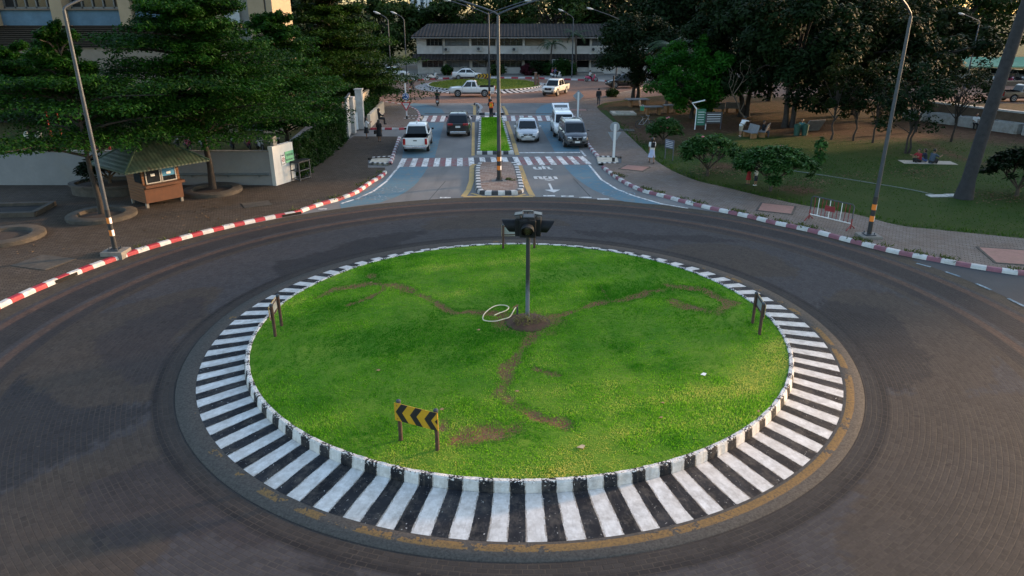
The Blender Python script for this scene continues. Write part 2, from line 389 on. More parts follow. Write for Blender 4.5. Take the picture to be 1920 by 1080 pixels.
for r0, r1, col in ((16.3, 18, (0.0775, 0.062, 0.0434)), (15.82, 16.1, (0.1054, 0.062, 0.0465)), (14.85, 15.82, (0.031, 0.02914, 0.031)), (14.3, 14.6, (0.1023, 0.062, 0.0465)), (13.9, 14.3, (0.02976, 0.0279, 0.02976)), (13.65, 13.9, (0.0558, 0.04464, 0.0372)), (9.4, 9.8, (0.0372, 0.03472, 0.0341)), (9.8, 10.02, (0.0186, 0.0186, 0.02108))):
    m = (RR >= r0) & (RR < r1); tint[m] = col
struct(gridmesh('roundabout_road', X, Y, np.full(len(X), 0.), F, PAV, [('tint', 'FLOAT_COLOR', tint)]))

STR = mat_stripes('island stripes', CX, CY, 78, .13)
def apron(name, cx, cy, r0, r1, rg, mat, gut, n=390):
    x, y, r, f = polargrid(cx, cy, np.linspace(r0, r1, 8), n); zz = .165 - (r - r0) / (r1 - r0) * (.165 - .02)
    struct(gridmesh(name + '_apron', x, y, zz, f, mat, [('chip', 'FLOAT', np.zeros(len(x)))]))
    if gut:
        x, y, r, f = polargrid(cx, cy, [r1, r1 + .02, rg - .02, rg], n)
        struct(gridmesh(name + '_gutter', x, y, np.where(r > rg - .01, -.01, np.where(r < r1 + .01, .017, .02)), f, gut))
def ringkerb(name, cx, cy, rin, rout, h, mat, n=468):
    prof = [(rout, -.02, .0), (rout - .01, h * .5, .0), (rout - .035, h - .035, .35), (rout - .06, h, 1.), (rin + .02, h, .9), (rin, h - .02, .6), (rin, .0, 0)]
    th = np.arange(n) * 2 * np.pi / n; X = []; Y = []; Z = []; C = []; F = []
    for r, z, c in prof:
        jit = RNG.normal(0, .004, n); X.append(cx + (r + jit) * np.cos(th)); Y.append(cy + (r + jit) * np.sin(th)); Z.append(np.full(n, z) + RNG.normal(0, .003, n)); C.append(np.full(n, c))
    for i in range(len(prof) - 1):
        for k in range(n): F.append((i * n + k, i * n + (k + 1) % n, (i + 1) * n + (k + 1) % n, (i + 1) * n + k))
    struct(gridmesh(name, np.concatenate(X), np.concatenate(Y), np.concatenate(Z), F, mat, [('chip', 'FLOAT', np.concatenate(C))], smooth=False))
apron('island', CX, CY, 7.79, 9.0, 9.5, STR, mat_gutter())
ringkerb('island_kerb', CX, CY, 7.63, 7.79, .42, STR)

def lawn_z(x, y): return .39 + .08 * max(0., 1 - ((x - CX) ** 2 + (y - CY) ** 2) / 58.)
def fbm(X, Y, sc, seed):
    r = np.random.default_rng(seed); s = np.zeros(X.shape)
    for o_ in range(5):
        for _ in range(4):
            a = r.uniform(0, 6.28); k = sc * 1.9 ** o_ * r.uniform(.7, 1.3); s += np.sin((X * np.cos(a) + Y * np.sin(a)) * k + r.uniform(0, 6.28)) * .55 ** o_
    return s / 4.2
def soilfield(X, Y):
    s = np.zeros(X.shape); X = X + .16 * fbm(X, Y, 3.1, 31); Y = Y + .16 * fbm(X, Y, 3.3, 32)
    for w, pts in ((.30, [(985, 600), (930, 588), (850, 588), (800, 560), (770, 545)]), (.35, [(770, 545), (735, 535), (690, 530), (640, 540), (600, 555)]), (.30, [(1010, 598), (1060, 590), (1120, 572), (1180, 558), (1250, 540)]),
                   (.34, [(1250, 535), (1310, 540), (1380, 565), (1340, 587), (1260, 565)]), (.16, [(1130, 540), (1145, 565)]),
                   (.34, [(1000, 620), (985, 660), (950, 700), (935, 740), (990, 775), (1060, 798)]), (.5, [(860, 822), (900, 812), (955, 800)]), (.2, [(845, 790), (830, 800)]), (.2, [(1010, 690), (1040, 705)]), (1.15, [(975, 606), (1005, 608)]), (.2, [(650, 570), (720, 545), (700, 515)])):
        d = segdist(X, Y, GP(pts, .42)); s = np.maximum(s, np.clip(1.08 - d / (w * .58) * .55, 0, 1))
    return s
LAWN = mat_soilgrass('lawn', (.05, .17, .010), (.17, .27, .03), (.24, .125, .065))
rs = np.linspace(.02, 7.66, 84); X, Y, RR, F = polargrid(CX, CY, rs, 300)
so = soilfield(X, Y) * (.95 + .5 * fbm(X, Y, 4.2, 3)); Zl = .39 + .08 * np.maximum(0, 1 - RR ** 2 / 58.) - so * .035 + RNG.normal(0, .006, len(X))
struct(gridmesh('island_lawn', X, Y, Zl, F, LAWN, [('soil', 'FLOAT', so)]))

def mat_grass():
    t = NT('grass blades'); ti = t.attr('tint'); c = t.mix(t.mapr(ti, .1, .6), (.04, .21, .008), (.22, .50, .024)); c = t.mix(t.mapr(ti, .6, 1.), c, (.6, .56, .15)); t.set(c, .8, spec=.08)
    tr = t.node('ShaderNodeBsdfTranslucent'); t.L(c, tr.inputs[0]); mx = t.node('ShaderNodeMixShader'); mx.inputs[0].default_value = .4
    t.L(t.b.outputs[0], mx.inputs[1]); t.L(tr.outputs[0], mx.inputs[2]); t.L(mx.outputs[0], t.n['Material Output'].inputs[0]); return t.mat
GRASSM = mat_grass()
def leafmesh(name, P, mats, tint, parent=None):
    """P: (n,k,3) corner points of n little faces"""
    n, k, _ = P.shape; me = bpy.data.meshes.new(name); me.vertices.add(n * k); me.loops.add(n * k); me.polygons.add(n)
    me.vertices.foreach_set('co', np.ascontiguousarray(P, dtype=np.float32).ravel())
    me.loops.foreach_set('vertex_index', np.arange(n * k, dtype=np.int32)); me.polygons.foreach_set('loop_start', np.arange(0, n * k, k, dtype=np.int32))
    try: me.polygons.foreach_set('loop_total', np.full(n, k, dtype=np.int32))
    except Exception: pass
    a = me.attributes.new('tint', 'FLOAT', 'POINT'); a.data.foreach_set('value', np.repeat(np.clip(tint, 0, 1), k).astype(np.float32))
    me.materials.append(mats); me.update(calc_edges=True); me.validate()
    o = bpy.data.objects.new(name, me); SC.collection.objects.link(o)
    if parent: o.parent = parent
    return o
def grass(name, X, Y, Z, h0, h1, mat, tint, w=.012, label=None, cat=None):
    n = len(X); a = RNG.uniform(0, 2 * np.pi, n); h = RNG.uniform(h0, h1, n); lean = RNG.normal(0, .55, (n, 2)) * h[:, None]
    P = np.empty((n, 3, 3)); dx = np.cos(a) * w; dy = np.sin(a) * w
    P[:, 0] = np.c_[X - dx, Y - dy, Z - .01]; P[:, 1] = np.c_[X + dx, Y + dy, Z - .01]; P[:, 2] = np.c_[X + lean[:, 0], Y + lean[:, 1], Z + h]
    o = leafmesh(name, P, mat, tint); tag(o, label, cat, kind='stuff'); return o
n = 330000; rr = 7.66 * np.sqrt(RNG.random(n)); aa = RNG.random(n) * 6.2832; gx = CX + rr * np.cos(aa); gy = CY + rr * np.sin(aa)
so = soilfield(gx, gy) * (1.05 + .7 * fbm(gx, gy, 4.2, 3)) ; keep = RNG.random(n) > np.clip((so - .22) * 1.3, 0, .72); gx, gy, rr = gx[keep], gy[keep], rr[keep]
gt = .42 + .5 * fbm(gx, gy, .55, 5) + .34 * fbm(gx, gy, 2.2, 9) - .35 * np.clip(soilfield(gx, gy), 0, .6) + RNG.normal(0, .16, len(gx)); lush = fbm(gx, gy, 1.4, 12)
for px, py, rw in ((1172, 655, .45), (1242, 662, .22), (1195, 690, .3), (940, 775, .7), (870, 760, .5), (1345, 715, .3), (640, 575, .5), (1180, 830, .4), (1130, 545, .3), (700, 505, .6), (1260, 820, .35)):
    g_ = G(px, py, .42); w_ = np.exp(-((gx - g_[0]) ** 2 + (gy - g_[1]) ** 2) / rw ** 2); gt = gt - .38 * w_; lush = lush + 1.1 * w_
grass('lawn_grass', gx, gy, .39 + .08 * np.maximum(0, 1 - rr ** 2 / 58.), .012, np.clip(.032 + .035 * lush, .016, .075), GRASSM, gt, .011, 'short bright green grass growing on the near round traffic island', 'grass')

# ---- asphalt arm between the two roundabouts and its markings
ASPH = mat_asphalt('arm asphalt', (.145, .147, .15), (.225, .22, .212))
a0, a1 = math.acos(-12.4 / 17.0), math.acos(12.4 / 17.0)
arc = [(CX + 17.0 * math.cos(a0 + (a1 - a0) * k / 40), CY + 17.0 * math.sin(a0 + (a1 - a0) * k / 40)) for k in range(41)]
mb = MB(); mb.sheet(arc + [(14, 60), (12, 77), (-19, 77), (-16, 45)], .004); struct(mb.build('arm_road', ASPH))
FAR = mat_brickpave('far road pavers', .2, (.21, .13, .1), (.28, .17, .13), (.14, .1, .08), .4, .2, (.15, .115, .1), .5)
mb = MB(); mb.sheet([(-70, 78.5), (-22, 76.6), (-10, 76.3), (8, 76.3), (14, 77.8), (48, 75), (95, 70), (95, 96), (50, 101), (30, 108), (10, 110.5), (-18, 110.5), (-40, 110), (-70, 108)], .002); struct(mb.build('far_roundabout_road', FAR))
SIDE = mat_asphalt('side asphalt', (.06, .062, .066), (.085, .085, .088))
sa = [(CX + 16.95 * math.cos(R_(k)), CY + 16.95 * math.sin(R_(k))) for k in range(-60, 26, 3)]
mb = MB(); mb.sheet(sa + [(30, 26), (60, 15), (60, -30), (20, -30)], .003); struct(mb.build('side_road', SIDE))
BLUE = mat_worn('worn blue paint', (.095, .185, .24), (.17, .185, .19), .42, 3.)
def cline(px): return [(p.x, p.y) for p in spline(GP(px), 6)]
bl = cline([(804, 312), (781, 344), (752, 365), (713, 380)]); br_ = cline([(640, 390.5), (640, 376), (680, 362), (716, 341), (742, 318), (748, 312)])
mb = MB(); mb.sheet(bl + [G(676, 384.5)] + br_, .008)
mb.sheet(GP([(833, 230), (825, 259), (815, 296), (754, 296), (757, 275), (790, 230)]), .008)
mb.sheet(GP([(835, 214), (790, 216), (783, 205), (767, 196), (778, 193.5), (800, 196), (828, 205)]), .008)
mb.sheet(cline([(1056, 309.5), (1077, 332), (1109, 354), (1140, 368), (1170, 378)]) + [G(1205, 381.5), G(1238, 384)] + cline([(1240, 381), (1187, 366), (1155, 353.5), (1129, 336.6), (1106, 309.5)]), .008)
mb.sheet(GP([(1009, 229), (1040, 284.5), (1087, 284.5), (1085, 270), (1074, 245), (1067, 229)]), .008)
mb.sheet(GP([(1003, 216), (1006, 206), (1015, 198.5), (1029, 194), (1057, 191.5), (1060, 197), (1064, 207), (1066, 216)]), .008)
struct(mb.build('cycle_lane', BLUE))
WMARK = mat_worn('worn white road paint', (.76, .76, .75), (.24, .235, .23), .46, 4.); RMARK = mat_worn('worn red road paint', (.24, .085, .095), (.2, .19, .19), .5, 4.)
DMARK = mat_worn('worn grey road paint', (.085, .082, .092), (.13, .13, .13), .3, 4.); YMARK = mat_worn('worn yellow road paint', (.52, .34, .13), (.2, .18, .16), .4, 4.)
def crosswalk(tl, tr, bl, br, n, mid):
    mb = MB(); L = lambda a, b, t: (a[0] + (b[0] - a[0]) * t, a[1] + (b[1] - a[1]) * t); tl, tr, bl, br = map(lambda p: G(*p), (tl, tr, bl, br))
    for k in range(n):
        t0, t1 = k / n + .0006, (k + 1) / n - .0006
        mi = 0 if k % 2 == 0 else (2 if mid[0] <= k <= mid[1] else 1)
        mb.sheet([L(tl, tr, t0), L(tl, tr, t1), L(bl, br, t1), L(bl, br, t0)], .012, mi)
    struct(mb.build('crosswalk', [WMARK, RMARK, DMARK]))
crosswalk((753, 297.5), (1093, 293), (744.5, 313.5), (1110, 308), 33, (12, 20))
crosswalk((796, 217.3), (1030, 217.3), (790, 228.6), (1034, 226.5), 29, (9, 18))
WORD = mat_worn('white word paint', (.66, .66, .65), (.2, .2, .2), .15, 4.); mb = MB()
def stroke(pts, w, z=.013, mi=0, px=True):
    q = GP(pts) if px else pts; q = [Vector((p[0], p[1])) for p in q]
    a = offset(q, w / 2); b = offset(q, -w / 2)
    for i in range(len(q) - 1): mb.add([(*a[i], z), (*b[i], z), (*b[i + 1], z), (*a[i + 1], z)], [(0, 1, 2, 3)], mi)
# edge lines, stop line, dashes, arrow and the two words, which face the traffic coming this way
Z_ = lambda pts: [(980 + x / 15.43, 300 + y / 15.43) for x, y in pts]
stroke([(724, 341), (700, 359), (672, 372), (640, 382)], .13); stroke([(748, 313), (740, 322), (724, 341)], .13)
stroke([(1104, 309), (1127.5, 337), (1155.6, 354.5), (1187, 367), (1240, 382.5), (1290, 391)], .13); stroke([(1089, 282.5), (1098, 293)], .14); stroke([(965, 286.6), (1088, 286.2)], .32)
for x0, x1, y in ((597, 613, 392), (825, 845, 370.8), (1019, 1041, 367.4), (1052, 1076, 368.2), (1086, 1109, 370.5), (1120, 1142, 373.5)): stroke([(x0, y), (x1, y)], .22)
for (xa, ya), (xb, yb) in (((1718, 494), (1745, 501)), ((1773, 510), (1800, 519)), ((1830, 532), (1858, 544)), ((1890, 560), (1925, 577))): stroke([(xa, ya), (xb, yb)], .12, .013, 1)
def strokeW(p, w, z=.013): stroke(p, w, z, 2)
W = .13
strokeW(Z_([(330, 205), (363, 266)]), W + .05); strokeW(Z_([(350, 268), (560, 270)]), .2); strokeW(Z_([(480, 205), (525, 268)]), W + .05)
strokeW(Z_([(560, 172), (605, 200), (560, 222)]), .14, .014); strokeW(Z_([(590, 205), (640, 268)]), W + .05); strokeW(Z_([(600, 206), (730, 206)]), .2); strokeW(Z_([(720, 200), (785, 270)]), W + .05); strokeW(Z_([(765, 268), (862, 270)]), .2)
strokeW(Z_([(320, 487), (500, 484)]), .2); strokeW(Z_([(350, 487), (390, 550)]), W + .06); strokeW(Z_([(495, 484), (535, 550)]), W + .06); strokeW(Z_([(520, 548), (610, 550)]), .2); strokeW(Z_([(590, 486), (690, 488)]), .2)
strokeW(Z_([(600, 490), (650, 548)]), W); strokeW(Z_([(640, 548), (845, 548)]), .16); strokeW(Z_([(770, 485), (820, 548)]), W + .05); strokeW(Z_([(635, 575), (770, 592), (905, 576)]), .16); strokeW(Z_([(885, 488), (950, 490)]), .2); strokeW(Z_([(935, 490), (975, 556)]), W + .06)
mb.sheet(GP(Z_([(735, 688), (797, 685), (885, 862), (1090, 864), (905, 945), (640, 870), (815, 862)])), .013, 2)
# cycle marks on the blue lane
for cx_, cy_ in ((727, 356.5), (694, 371.5), (1160, 363.5)):
    gx_, gy_ = G(cx_, cy_)
    for dx in (-.55, .55): stroke([(gx_ + dx + .32 * math.cos(R_(k * 30)), gy_ + .42 * math.sin(R_(k * 30))) for k in range(13)], .07, .013, 1, False)
    stroke([(gx_ - .55, gy_), (gx_ - .2, gy_ + .6), (gx_ + .35, gy_ + .6), (gx_, gy_), (gx_ - .2, gy_ + .6)], .07, .014, 1, False); stroke([(gx_ + .55, gy_), (gx_ + .3, gy_ + .85), (gx_ + .12, gy_ + .9)], .07, .014, 1, False)
FMARK = mat_worn('faded white road paint', (.3, .36, .4), (.09, .15, .19), .55, 6.)
struct(mb.build('road_marking', [WMARK, FMARK, WORD]))
mb = MB()
stroke([(885, 311), (884, 340), (878, 357), (869, 369)], .3); stroke([(975, 311), (985, 340), (991, 355), (999, 369)], .3); stroke([(869, 369.3), (999, 369)], .26, .014); stroke([(884, 363), (902, 368)], .2, .015); stroke([(985, 364.5), (972, 368)], .2, .015); stroke([(885, 311), (892, 308)], .3, .014)
stroke([(887, 292), (887.5, 230)], .22); stroke([(950.4, 227.6), (958, 250), (970, 291)], .3); stroke([(884, 197), (890, 199), (890, 216)], .3); stroke([(943, 199), (948, 207), (951, 216)], .3)
yl = struct(mb.build('yellow_line', YMARK)); yl.location.z = .0042
JOINT = M('road joint', (.05, .05, .052), .9); mb = MB(); stroke([(796, 213.3), (1066, 213.3)], .5, .0105); stroke([(835, 340), (800, 380)], .04, .006); stroke([(1075, 335), (1110, 372)], .05, .0065); struct(mb.build('drain_channel', JOINT))

# ---- kerbs
def kerb(name, pts, mats, step=.5, h=.15, w=.22, side=1, z=0, closed=False):
    """painted kerb along a road-side base line; the kerb lies to the left (side=1) or right of it"""
    P = resample([Vector((p[0], p[1])) for p in pts], step); mb = MB()
    if closed: P.append(P[0])
    T = [(P[min(i + 1, len(P) - 1)] - P[max(i - 1, 0)]).normalized() for i in range(len(P))]
    if closed: T[0] = T[-1] = (P[1] - P[-2]).normalized()
    pr = [(0, -.02), (.015, h * .55), (.045, h - .015), (.075, h), (w, h), (w, -.02)]
    for i in range(len(P) - 1):
        V = []
        for k in (i, i + 1):
            nrm = Vector((-T[k].y, T[k].x)) * side
            for d, zz in pr: q = P[k] + nrm * d; V.append((q.x, q.y, z + zz + random.uniform(-.003, .003)))
        n_ = len(pr); fs = [(j, n_ + j, n_ + j + 1, j + 1) for j in range(n_ - 1)]
        if side > 0: fs = [f[::-1] for f in fs]
        mb.add(V, fs, i % len(mats))
    return struct(mb.build(name, mats))
lk = [(CX + 17.08 * math.cos(R_(a)), CY + 17.08 * math.sin(R_(a))) for a in range(212, 127, -4)]
LK1 = [Vector(p) for p in lk] + spline([Vector(lk[-1])] + [Vector(p) for p in GP([(600, 387), (640, 375.6), (671, 363), (699, 344), (718, 333), (727, 323)])], 8)[1:]
kerb('kerb', LK1, [KRED, KWHITE], .5, side=1)
LK2 = spline(GP([(735, 309), (742, 290), (750, 266), (752, 259)]), 8); kerb('kerb', LK2, [KPLUM, KWHITE], .5, side=1)
rk = spline(GP([(1127, 315), (1146, 330), (1171, 346), (1202, 360), (1238, 369.5), (1280, 381), (1315, 390), (1365, 401), (1411, 411), (1450, 421), (1511, 434), (1565, 448), (1623, 463), (1681, 477), (1758, 492), (1835, 505.6), (1912, 517)]), 8) + [Vector((21, 24.3)), Vector((30, 22.5))]
RK1 = rk[::-1]; kerb('kerb', RK1, [KPLUM, KWHITE], .5, side=-1)
RK2 = spline(GP([(1056, 195), (1063, 206), (1076, 225), (1088, 250), (1101, 275), (1119, 297)]), 8); kerb('kerb', RK2[::-1], [KPLUM, KWHITE], .5, side=-1)
UK = spline(GP([(694, 243.5), (730, 243.6), (757, 243.5), (775, 237), (786, 228), (789, 218), (783, 208), (765, 200), (740, 195), (715, 191)]), 6); kerb('kerb', UK, [KRED, KWHITE], .6, side=1)
RK3 = spline(GP([(1057, 195), (1079, 191), (1118, 186), (1148, 178.5), (1187, 170), (1220, 160)]), 6); kerb('kerb', RK3, [CONC, CONC], 1, side=-1)
FK = spline(GP([(700, 159), (720, 156.3), (782, 151.3), (850, 147.8), (920, 147.2), (995, 147.5), (1032, 149), (1130, 153), (1190, 157)]), 6); kerb('kerb', FK, [KRED, KWHITE], 1., .2, .3, side=1)
BW = [KWHITE, KBLACK]
m1 = spline(GP([(900, 308.5), (893, 313), (890.5, 325), (891, 345), (892, 357), (898, 364), (912, 366), (933, 366.3), (955, 366), (973, 364.5), (983, 359), (981, 345), (976, 325), (971, 313), (964, 308)]), 6); kerb('kerb', m1, BW[::-1], .36, .2, .3, side=1)
in1 = offset(m1, .28); MEDP = mat_brickpave('median pavers', .05, (.22, .145, .12), (.33, .27, .235), (.17, .13, .1), .34, .24, (.3, .25, .2), .3)
mb = MB(); mb.prism([tuple(p) for p in in1], 0, .18); struct(mb.build('median_paving', MEDP))
m2 = spline(GP([(898, 225), (896.5, 250), (894, 289)]), 6); kerb('kerb', m2, BW, .5, .2, .28, side=1)
m3 = GP([(894, 290), (963.8, 289.6)]); kerb('kerb', m3, BW, .36, .2, .28, side=1)
m4 = spline(GP([(963.8, 289), (954, 258), (944, 224)]), 6); kerb('kerb', m4, BW, .5, .2, .28, side=1)
q = [G(898, 225), G(894, 290), G(963.6, 289.5), G(944, 224)]; ins = [(q[0][0] + .26, q[0][1]), (q[1][0] + .26, q[1][1] + .26), (q[2][0] - .26, q[2][1] + .26), (q[3][0] - .26, q[3][1])]
mb = MB(); mb.prism(ins, 0, .17); struct(mb.build('median_lawn', LAWN))
n = 40000; u, v = RNG.random(n), RNG.random(n); A_ = np.array(ins); L_ = A_[1] + (A_[0] - A_[1]) * v[:, None]; Rt = A_[2] + (A_[3] - A_[2]) * v[:, None]; P_ = L_ + (Rt - L_) * u[:, None]
grass('median_grass', P_[:, 0], P_[:, 1], np.full(n, .17), .05, .13, GRASSM, .5 + .25 * fbm(P_[:, 0], P_[:, 1], .9, 4) + RNG.normal(0, .15, n), .022, 'bright green grass of the long median between the lanes', 'grass')
m5 = spline(GP([(888, 196.5), (894, 199), (899, 205), (895, 211), (899, 215.7)]), 4); kerb('kerb', m5, BW[::-1], .42, .2, .35, side=1); m6 = GP([(899, 215.8), (945, 215.8)]); kerb('kerb', m6, BW[::-1], .5, .2, .35, side=1); m7 = spline(GP([(945, 215.5), (941, 207), (940, 197)]), 4); kerb('kerb', m7, BW, .5, .2, .35, side=1)
mb = MB(); mb.prism(GP([(893, 196.5), (899, 205), (897, 211), (900, 214.3), (944, 214.3), (940, 207), (938.5, 196.5)]), 0, .17); struct(mb.build('median_paving', MEDP))

# ---- far roundabout island
FSTR = mat_stripes('far island stripes', FX, FY, 70, 0, .5); apron('far_island', FX, FY, 7.5, 9.0, 9.2, FSTR, None, 210); ringkerb('far_island_kerb', FX, FY, 7.2, 7.5, .3, FSTR, 280)
FLAWN = mat_soilgrass('far lawn', (.09, .15, .02), (.16, .19, .03), (.2, .15, .06)); x, y, r, f = polargrid(FX, FY, np.linspace(.02, 7.25, 20), 90); struct(gridmesh('far_island_lawn', x, y, .28 + .35 * (1 - (r / 7.25) ** 2), f, FLAWN, [('soil', 'FLOAT', np.zeros(len(x)))]))
n = 16000; rr = 7.2 * np.sqrt(RNG.random(n)); aa = RNG.random(n) * 6.2832; gx = FX + rr * np.cos(aa); gy = FY + rr * np.sin(aa)
grass('far_island_grass', gx, gy, .28 + .35 * (1 - (rr / 7.25) ** 2), .04, .12, mat_leaf('dry grass blades', (.07, .13, .012), (.26, .27, .05), .3, .6), .5 + RNG.normal(0, .25, n), .03, 'yellowish grass of the far round traffic island', 'grass')

# ---- pavements
for px, py in ((541, 401), (128, 524), (1432, 415.5)):
    g_ = G(px, py); an = math.atan2(g_[1] - CY, g_[0] - CX); mb = MB(); mb.box((CX + 17.1 * math.cos(an), CY + 17.1 * math.sin(an), .06), (.95, .08, .11), an + math.pi / 2); struct(mb.build('kerb_drain', M('drain slot', (.008, .007, .006), .95)))
def backline(k, d, side): return [tuple(p) for p in offset(k, d * side)]
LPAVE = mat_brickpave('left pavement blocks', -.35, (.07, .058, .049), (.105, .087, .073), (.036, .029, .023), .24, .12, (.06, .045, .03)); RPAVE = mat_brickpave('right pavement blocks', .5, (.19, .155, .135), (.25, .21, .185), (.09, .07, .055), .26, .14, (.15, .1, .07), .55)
FENCE = [G(655, 264), G(640, 277), G(600, 310), G(567, 337)]
lp = backline(LK1[:-2], .2, 1) + [G(722, 318), G(690, 318), G(690, 300), G(733, 299)] + [tuple(p) for p in offset(LK2, .2)] + [G(664, 258.5)] + FENCE + [G(556, 341), G(519, 353), (-14.5, 38.7), (-42, 38.7), (-60, 38.7), (-60, -10)]
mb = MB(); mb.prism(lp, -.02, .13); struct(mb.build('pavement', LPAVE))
up = [tuple(p) for p in offset(UK, .2)] + [G(700, 186), G(655, 190), G(664, 235)]
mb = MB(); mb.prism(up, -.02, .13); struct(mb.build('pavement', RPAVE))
RIN = [(1187, 186.5), (1162, 191), (1134, 195), (1122, 200.5), (1120.5, 206), (1145.6, 228), (1162, 242), (1200, 278), (1222, 299), (1260, 324), (1310, 344), (1353, 354), (1430, 373), (1508, 390), (1604, 407), (1681, 427), (1758, 436), (1912, 452), (2060, 470)]
RIN = [(p.x, p.y) for p in spline(GP(RIN), 4)]
rp = backline(RK1, .2, -1) + [G(1131, 310), G(1165, 310), G(1165, 297), G(1124, 296)] + backline(RK2[::-1], .2, -1) + backline(RK3, .2, -1)[:-6] + RIN + [(34, 27), (34, 22)]
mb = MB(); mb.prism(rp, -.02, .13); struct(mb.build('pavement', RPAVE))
fp = [tuple(p) for p in offset(FK, .3)] + [(60, 112), (60, 140), (-60, 140), (-60, 112)]
mb = MB(); mb.prism(fp, -.02, .16); struct(mb.build('pavement', CONC))
# small painted refuge ramps beside the kerbs
def ramp(corners, name='kerb_ramp'):
    mb = MB(); a, b, c, d = GP(corners); L = lambda p, q_, t: (p[0] + (q_[0] - p[0]) * t, p[1] + (q_[1] - p[1]) * t)
    mb.prism([a, b, c, d], -.01, .1, 0)
    for e0, e1 in ((a, b), (d, c)):
        for k in range(8):
            p0, p1 = L(e0, e1, k / 8), L(e0, e1, (k + 1) / 8); dx, dy = (0, .22)
            mb.prism([p0, p1, (p1[0] + dx, p1[1] + dy), (p0[0] + dx, p0[1] + dy)], 0, .155, 1 + k % 2)
    struct(mb.build(name, [M('cream ramp paint', (.5, .45, .36), .7, dirt=.6, scale=3), KWHITE, KBLACK]))
ramp([(692, 309), (729, 311), (737, 297), (698, 299.5)]); ramp([(1122, 310), (1160, 310), (1157, 298), (1119, 297.5)]); ramp([(757, 225), (790, 226), (792, 220), (764, 220.5)]); ramp([(1076, 225), (1093, 225), (1091, 219), (1073, 219)])

# ---- park on the right: worn grass near the road, reddish earth under the trees
PARK = mat_soilgrass('park ground', (.024, .055, .009), (.052, .07, .018), (.085, .042, .024), 'soil', .6)
xs = np.arange(5, 130, .7); ys = np.arange(20, 88, .7); XX, YY = np.meshgrid(xs, ys); X = XX.ravel(); Y = YY.ravel(); nx = len(xs)
poly = RIN + [(120, 25), (120, 68), (60, 74.5), (35, 80), (20, 86)]
ins_ = inpoly(X, Y, poly); F = []
for j in range(len(ys) - 1):
    for i in range(nx - 1):
        q = (j * nx + i, j * nx + i + 1, (j + 1) * nx + i + 1, (j + 1) * nx + i)
        if all(ins_[k] for k in q): F.append(q)
so = np.clip((Y - 48 + 4 * fbm(X, Y, .25, 2)) / 7, 0, 1) * .85; so = np.maximum(so, np.clip(1 - segdist(X, Y, GP([(1640, 225), (1720, 265), (1800, 300), (1880, 320)])) / 1.2, 0, 1) * .8)
for bx, by, br2 in ((1300, 290, 2.2), (1350, 315, 1.8), (1210, 262, 1.4), (1500, 360, 1.5)):
    g_ = G(bx, by); so = np.maximum(so, np.clip(1.2 - np.hypot(X - g_[0], Y - g_[1]) / br2, 0, .8))
so *= np.where(Y > 62, .8, 1)
struct(gridmesh('park_ground', X, Y, np.full(len(X), .11), F, PARK, [('soil', 'FLOAT', so)]))
mb = MB(); mb.prism(RIN + [(120, 27), (120, 67.5), (60, 74), (35, 79.5), (20, 85.5)], -.03, .105); struct(mb.build('park_base', PARK))
n = 90000; gx = RNG.uniform(6, 62, n); gy = RNG.uniform(22, 62, n); ok = inpoly(gx, gy, poly); gx, gy = gx[ok], gy[ok]
edge = segdist(gx, gy, RIN); p_ = np.clip(1 - (gy - 46) / 8, 0.04, 1) * (.55 + .5 * fbm(gx, gy, .5, 6)) + np.clip(1 - edge / 1.3, 0, 1); ok = RNG.random(len(gx)) < p_; gx, gy, edge = gx[ok], gy[ok], edge[ok]
hh = .06 + .22 * np.clip(1 - edge / .9, 0, 1)
grass('park_grass', gx, gy, np.full(len(gx), .11), .05, hh, mat_leaf('park grass blades', (.016, .055, .005), (.07, .13, .018), .3, .6), .5 + .3 * fbm(gx, gy, .4, 8) + RNG.normal(0, .2, len(gx)), .028, 'patchy dull green grass of the park, taller along the pavement edge', 'grass')
def litter(name, spots, mat, label, cat, size=.07, z=.13):
    PX = np.concatenate([RNG.normal(c[0], s_, k) for c, s_, k in spots]); PY = np.concatenate([RNG.normal(c[1], s_ * .8, k) for c, s_, k in spots]); n = len(PX)
    C = np.c_[PX, PY, z + RNG.random(n) * .04]; a = RNG.uniform(0, 6.28, n); s_ = RNG.uniform(.5, 1.2, n) * size; ti = RNG.normal(0, .25, n)
    U = np.c_[np.cos(a), np.sin(a), ti] * s_[:, None]; V = np.c_[-np.sin(a), np.cos(a), RNG.normal(0, .25, n)] * s_[:, None] * .5
    o = leafmesh(name, np.stack([C - U, C + V, C + U, C - V], 1), mat, RNG.random(n)); return tag(o, label, cat, kind='stuff')
LEAFB = mat_leaf('dead leaves', (.05, .028, .014), (.2, .14, .085), .1, .8)
sp = [((-16.5 + 3 * math.sin(k_ * 2.3), 31 + 4 * math.cos(k_ * 1.7)), 1.6, 40) for k_ in range(4)] + [(G(x, y), s_, k) for x, y, s_, k in ((1330, 326, .8, 160), (1525, 346, .8, 220), (1600, 334, 1., 200), (1725, 329, 1.2, 420), (1870, 373, 1.1, 300), (1480, 310, 2.5, 60), (1600, 280, 3, 90), (1365, 330, .7, 130), (1690, 290, 3.5, 130), (1450, 270, 4, 90))]
litter('leaf_litter', sp, LEAFB, 'brown dead leaves lying in loose heaps on the park and the pavements', 'dead leaves', .07)
GRIT = mat_leaf('edge weeds', (.03, .06, .012), (.12, .13, .04), .2, .7)
wx = []; wy = []
for kl, sd, k in ((RK1, -1, 2600), (LK1, 1, 700)):
    o_ = offset(kl, .32 * sd)
    for _ in range(k):
        i = random.randrange(len(o_)); cl = math.sin(i * .9) + math.sin(i * .37 + 1)
        if cl > .35: wx.append(o_[i].x + random.gauss(0, .16)); wy.append(o_[i].y + random.gauss(0, .13))
